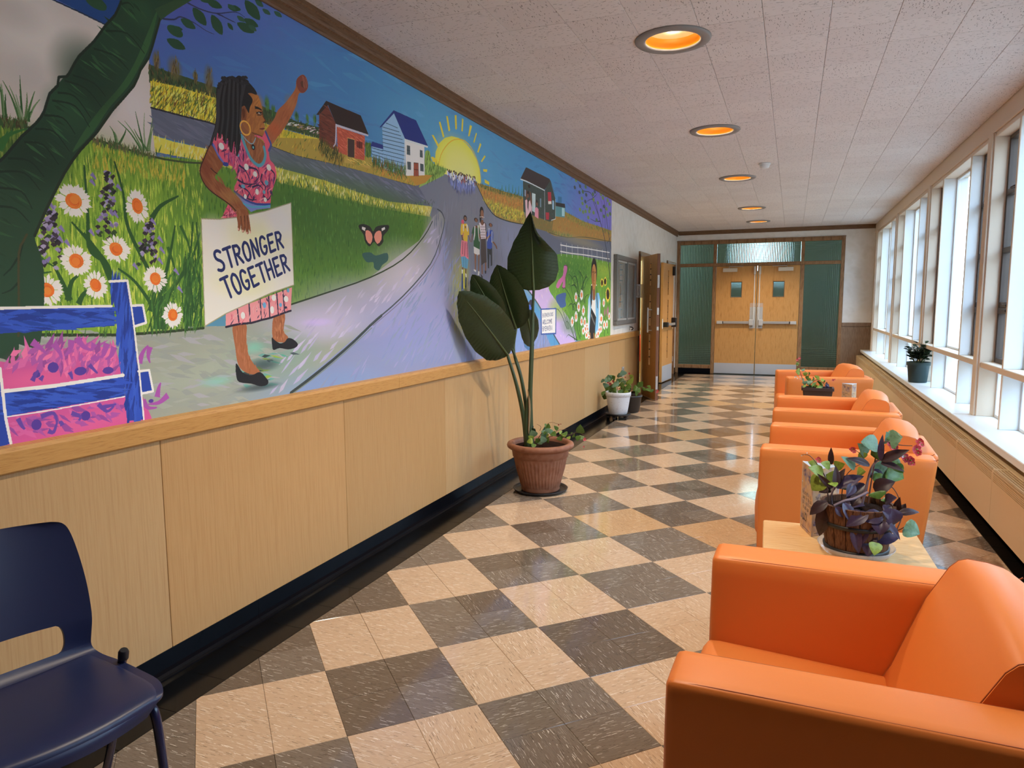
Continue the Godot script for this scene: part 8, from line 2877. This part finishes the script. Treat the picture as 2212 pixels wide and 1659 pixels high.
	ml("3a1c14", 5, "1452 2039 1419 1981 1399 1943 1400 1914 1421 1882 1460 1858 1507 1840 1549 1823 1583 1802", 2)
	ml("3a1c14", 4, "1455 1953 1472 1943 1486 1938", 2)
	mp("a2622e", "1657 2280 1699 2307 1740 2313 1759 2292 1771 2262 1776 2231 1791 2215 1778 2203 1784 2185 1773 2173 1777 2160 1763 2141 1729 2145 1688 2141 1655 2157 1638 2189 1642 2244", 3)
	mb(1744, 2279, 36, 33, "c07c3a", 0.7)
	mb(1677, 2180, 41, 37, "8a4e28", 0.6)
	mb(1759, 2180, 29, 24, "b4763a", 0.6)
	ms("ac6a30 985a2a a2622e", 120, 50, 8, 65, 20, "1663 2268 1739 2306 1770 2248 1773 2183 1729 2150 1676 2161")
	mp("7a4426", "1637 2225 1654 2241 1671 2238 1672 2211 1664 2181 1647 2178 1638 2198", 3)
	mp("5a2c18", "1645 2223 1655 2232 1663 2227 1662 2204 1651 2192", 2)
	mt("1a1412", 12, 5, "1726 2254 1746 2256 1769 2253")
	ml("2a1a14", 7, "1735 2233 1752 2240 1769 2242")
	me("f0e4d8", 1754, 2236, 9, 3)
	me("1a1210", 1757, 2237, 4, 3)
	ml("3a2418", 4, "1738 2226 1755 2229 1767 2235")
	ml("5a2c18", 5, "1770 2248 1775 2228 1788 2214 1774 2202", 2)
	mp("8a3c3c", "1750 2171 1769 2180 1784 2181 1776 2174 1765 2168")
	ml("4a2018", 4, "1751 2170 1781 2177")
	ml("6a3a22", 5, "1763 2141 1729 2143 1701 2144", 2)
	mp("17161a", "1658 2289 1685 2301 1711 2287 1710 2270 1695 2248 1686 2221 1674 2234 1661 2245 1638 2234 1643 2263", 3)
	mp("19181b", "1506 2271 1539 2315 1584 2343 1616 2347 1636 2360 1669 2360 1701 2346 1734 2327 1740 2310 1705 2308 1671 2295 1643 2272 1634 2233 1638 2189 1629 2146 1632 2106 1616 2048 1601 2028 1593 2089 1577 2041 1564 2043 1555 2090 1535 2068 1525 2102 1511 2077 1501 2101 1474 2065 1452 2034 1470 2081 1487 2120 1501 2192", 3)
	mt("2e2c30", 12, 8, "1539 2306 1516 2230 1511 2160 1486 2067")
	mt("2e2c30", 12, 8, "1564 2322 1540 2237 1535 2165 1514 2082")
	mt("2e2c30", 12, 8, "1584 2331 1572 2245 1564 2172 1541 2065")
	mt("2e2c30", 12, 8, "1609 2339 1598 2260 1592 2179 1571 2044")
	mt("2e2c30", 12, 8, "1629 2344 1624 2267 1618 2185 1601 2028")
	mt("2e2c30", 12, 8, "1655 2347 1652 2296 1636 2252 1623 2168")
	mt("2e2c30", 12, 8, "1519 2274 1505 2202 1500 2131 1461 2045")
	mt("2e2c30", 12, 8, "1674 2343 1658 2298 1642 2244 1627 2123")
	mt("0f0e10", 7, 4, "1552 2314 1528 2233 1523 2162 1502 2079")
	mt("0f0e10", 7, 4, "1574 2327 1556 2241 1549 2169 1529 2076")
	mt("0f0e10", 7, 4, "1597 2337 1584 2248 1578 2175 1556 2055")
	mt("0f0e10", 7, 4, "1619 2344 1611 2263 1605 2182 1589 2034")
	mt("0f0e10", 7, 4, "1642 2350 1637 2279 1628 2214 1611 2075")
	me("222024", 1558, 2329, 10, 6)
	me("222024", 1587, 2337, 10, 6)
	me("222024", 1526, 2296, 10, 6)
	me("222024", 1685, 2344, 11, 6)
	me("222024", 1657, 2356, 11, 6)
	me("222024", 1613, 2342, 10, 6)
	me("222024", 1546, 2325, 10, 6)
	me("222024", 1552, 2303, 10, 6)
	me("222024", 1668, 2339, 11, 6)
	me("222024", 1664, 2359, 11, 6)
	me("222024", 1570, 2318, 10, 6)
	me("222024", 1649, 2332, 11, 6)
	me("222024", 1679, 2365, 11, 6)
	me("222024", 1625, 2332, 10, 6)
	me("222024", 1608, 2343, 10, 6)
	me("222024", 1602, 2343, 10, 6)
	me("222024", 1688, 2343, 11, 6)
	me("222024", 1615, 2341, 10, 6)
	me("222024", 1684, 2351, 11, 6)
	me("222024", 1678, 2340, 11, 6)
	me("222024", 1607, 2335, 10, 6)
	me("222024", 1624, 2340, 10, 6)
	me("222024", 1544, 2321, 10, 6)
	me("222024", 1666, 2361, 11, 6)
	me("222024", 1521, 2287, 10, 6)
	me("222024", 1565, 2320, 10, 6)
	mring(1661, 2154, 30, 28, "d8a03a", 7)
	ml("7a98a8", 5, "1646 2118 1672 2101 1702 2097 1721 2125", 2)
	me("1c1a20", 1704, 2084, 11, 12)
	me("5aa8b8", 1704, 2083, 5, 6)
	mp("e8e6cf", "1391 1749 1488 1757 1586 1775 1761 1821 1940 1880 1938 1502 1778 1463 1496 1374 1380 1326")
	mb(1714, 1702, 197, 75, "eee2a0", 0.6)
	mb(1611, 1503, 170, 63, "eadf9a", 0.6)
	mb(1457, 1691, 68, 69, "e2e4da", 0.7)
	mb(1847, 1768, 77, 66, "f2f0e0", 0.6)
	ml("9a9478", 4, "1391 1749 1488 1757 1586 1775 1761 1821 1940 1880 1938 1502 1778 1463 1496 1374 1380 1326 1391 1749")
	mp("4a86a8", "1383 1325 1496 1371 1491 1323 1405 1325")
	mp("8a4c2a", "1586 1783 1602 1810 1646 1810 1659 1781 1666 1724 1662 1718 1654 1734 1651 1714 1638 1713 1632 1737 1625 1718 1612 1719 1612 1755 1600 1724 1589 1723 1590 1753", 3)
	ms("955630 9c5e36", 36, 44, 7, -70, 14, "1591 1794 1646 1805 1658 1776 1656 1744 1598 1749")
	mt("5a2c1a", 6, 3, "1609 1783 1612 1755 1608 1727")
	mt("5a2c1a", 6, 3, "1630 1788 1632 1757 1630 1724")
	mt("5a2c1a", 6, 3, "1648 1790 1651 1759 1649 1723")
	me("e0b0a0", 1592, 1727, 4, 5)
	me("e0b0a0", 1618, 1722, 4, 5)
	me("e0b0a0", 1642, 1716, 4, 5)
	me("e0b0a0", 1662, 1721, 4, 5)
	placard("STRONGER", 1440, 1621, 1869, 1747, 1467, 1545, 1885, 1675)
	placard("TOGETHER", 1470, 1514, 1896, 1646, 1507, 1435, 1922, 1573)
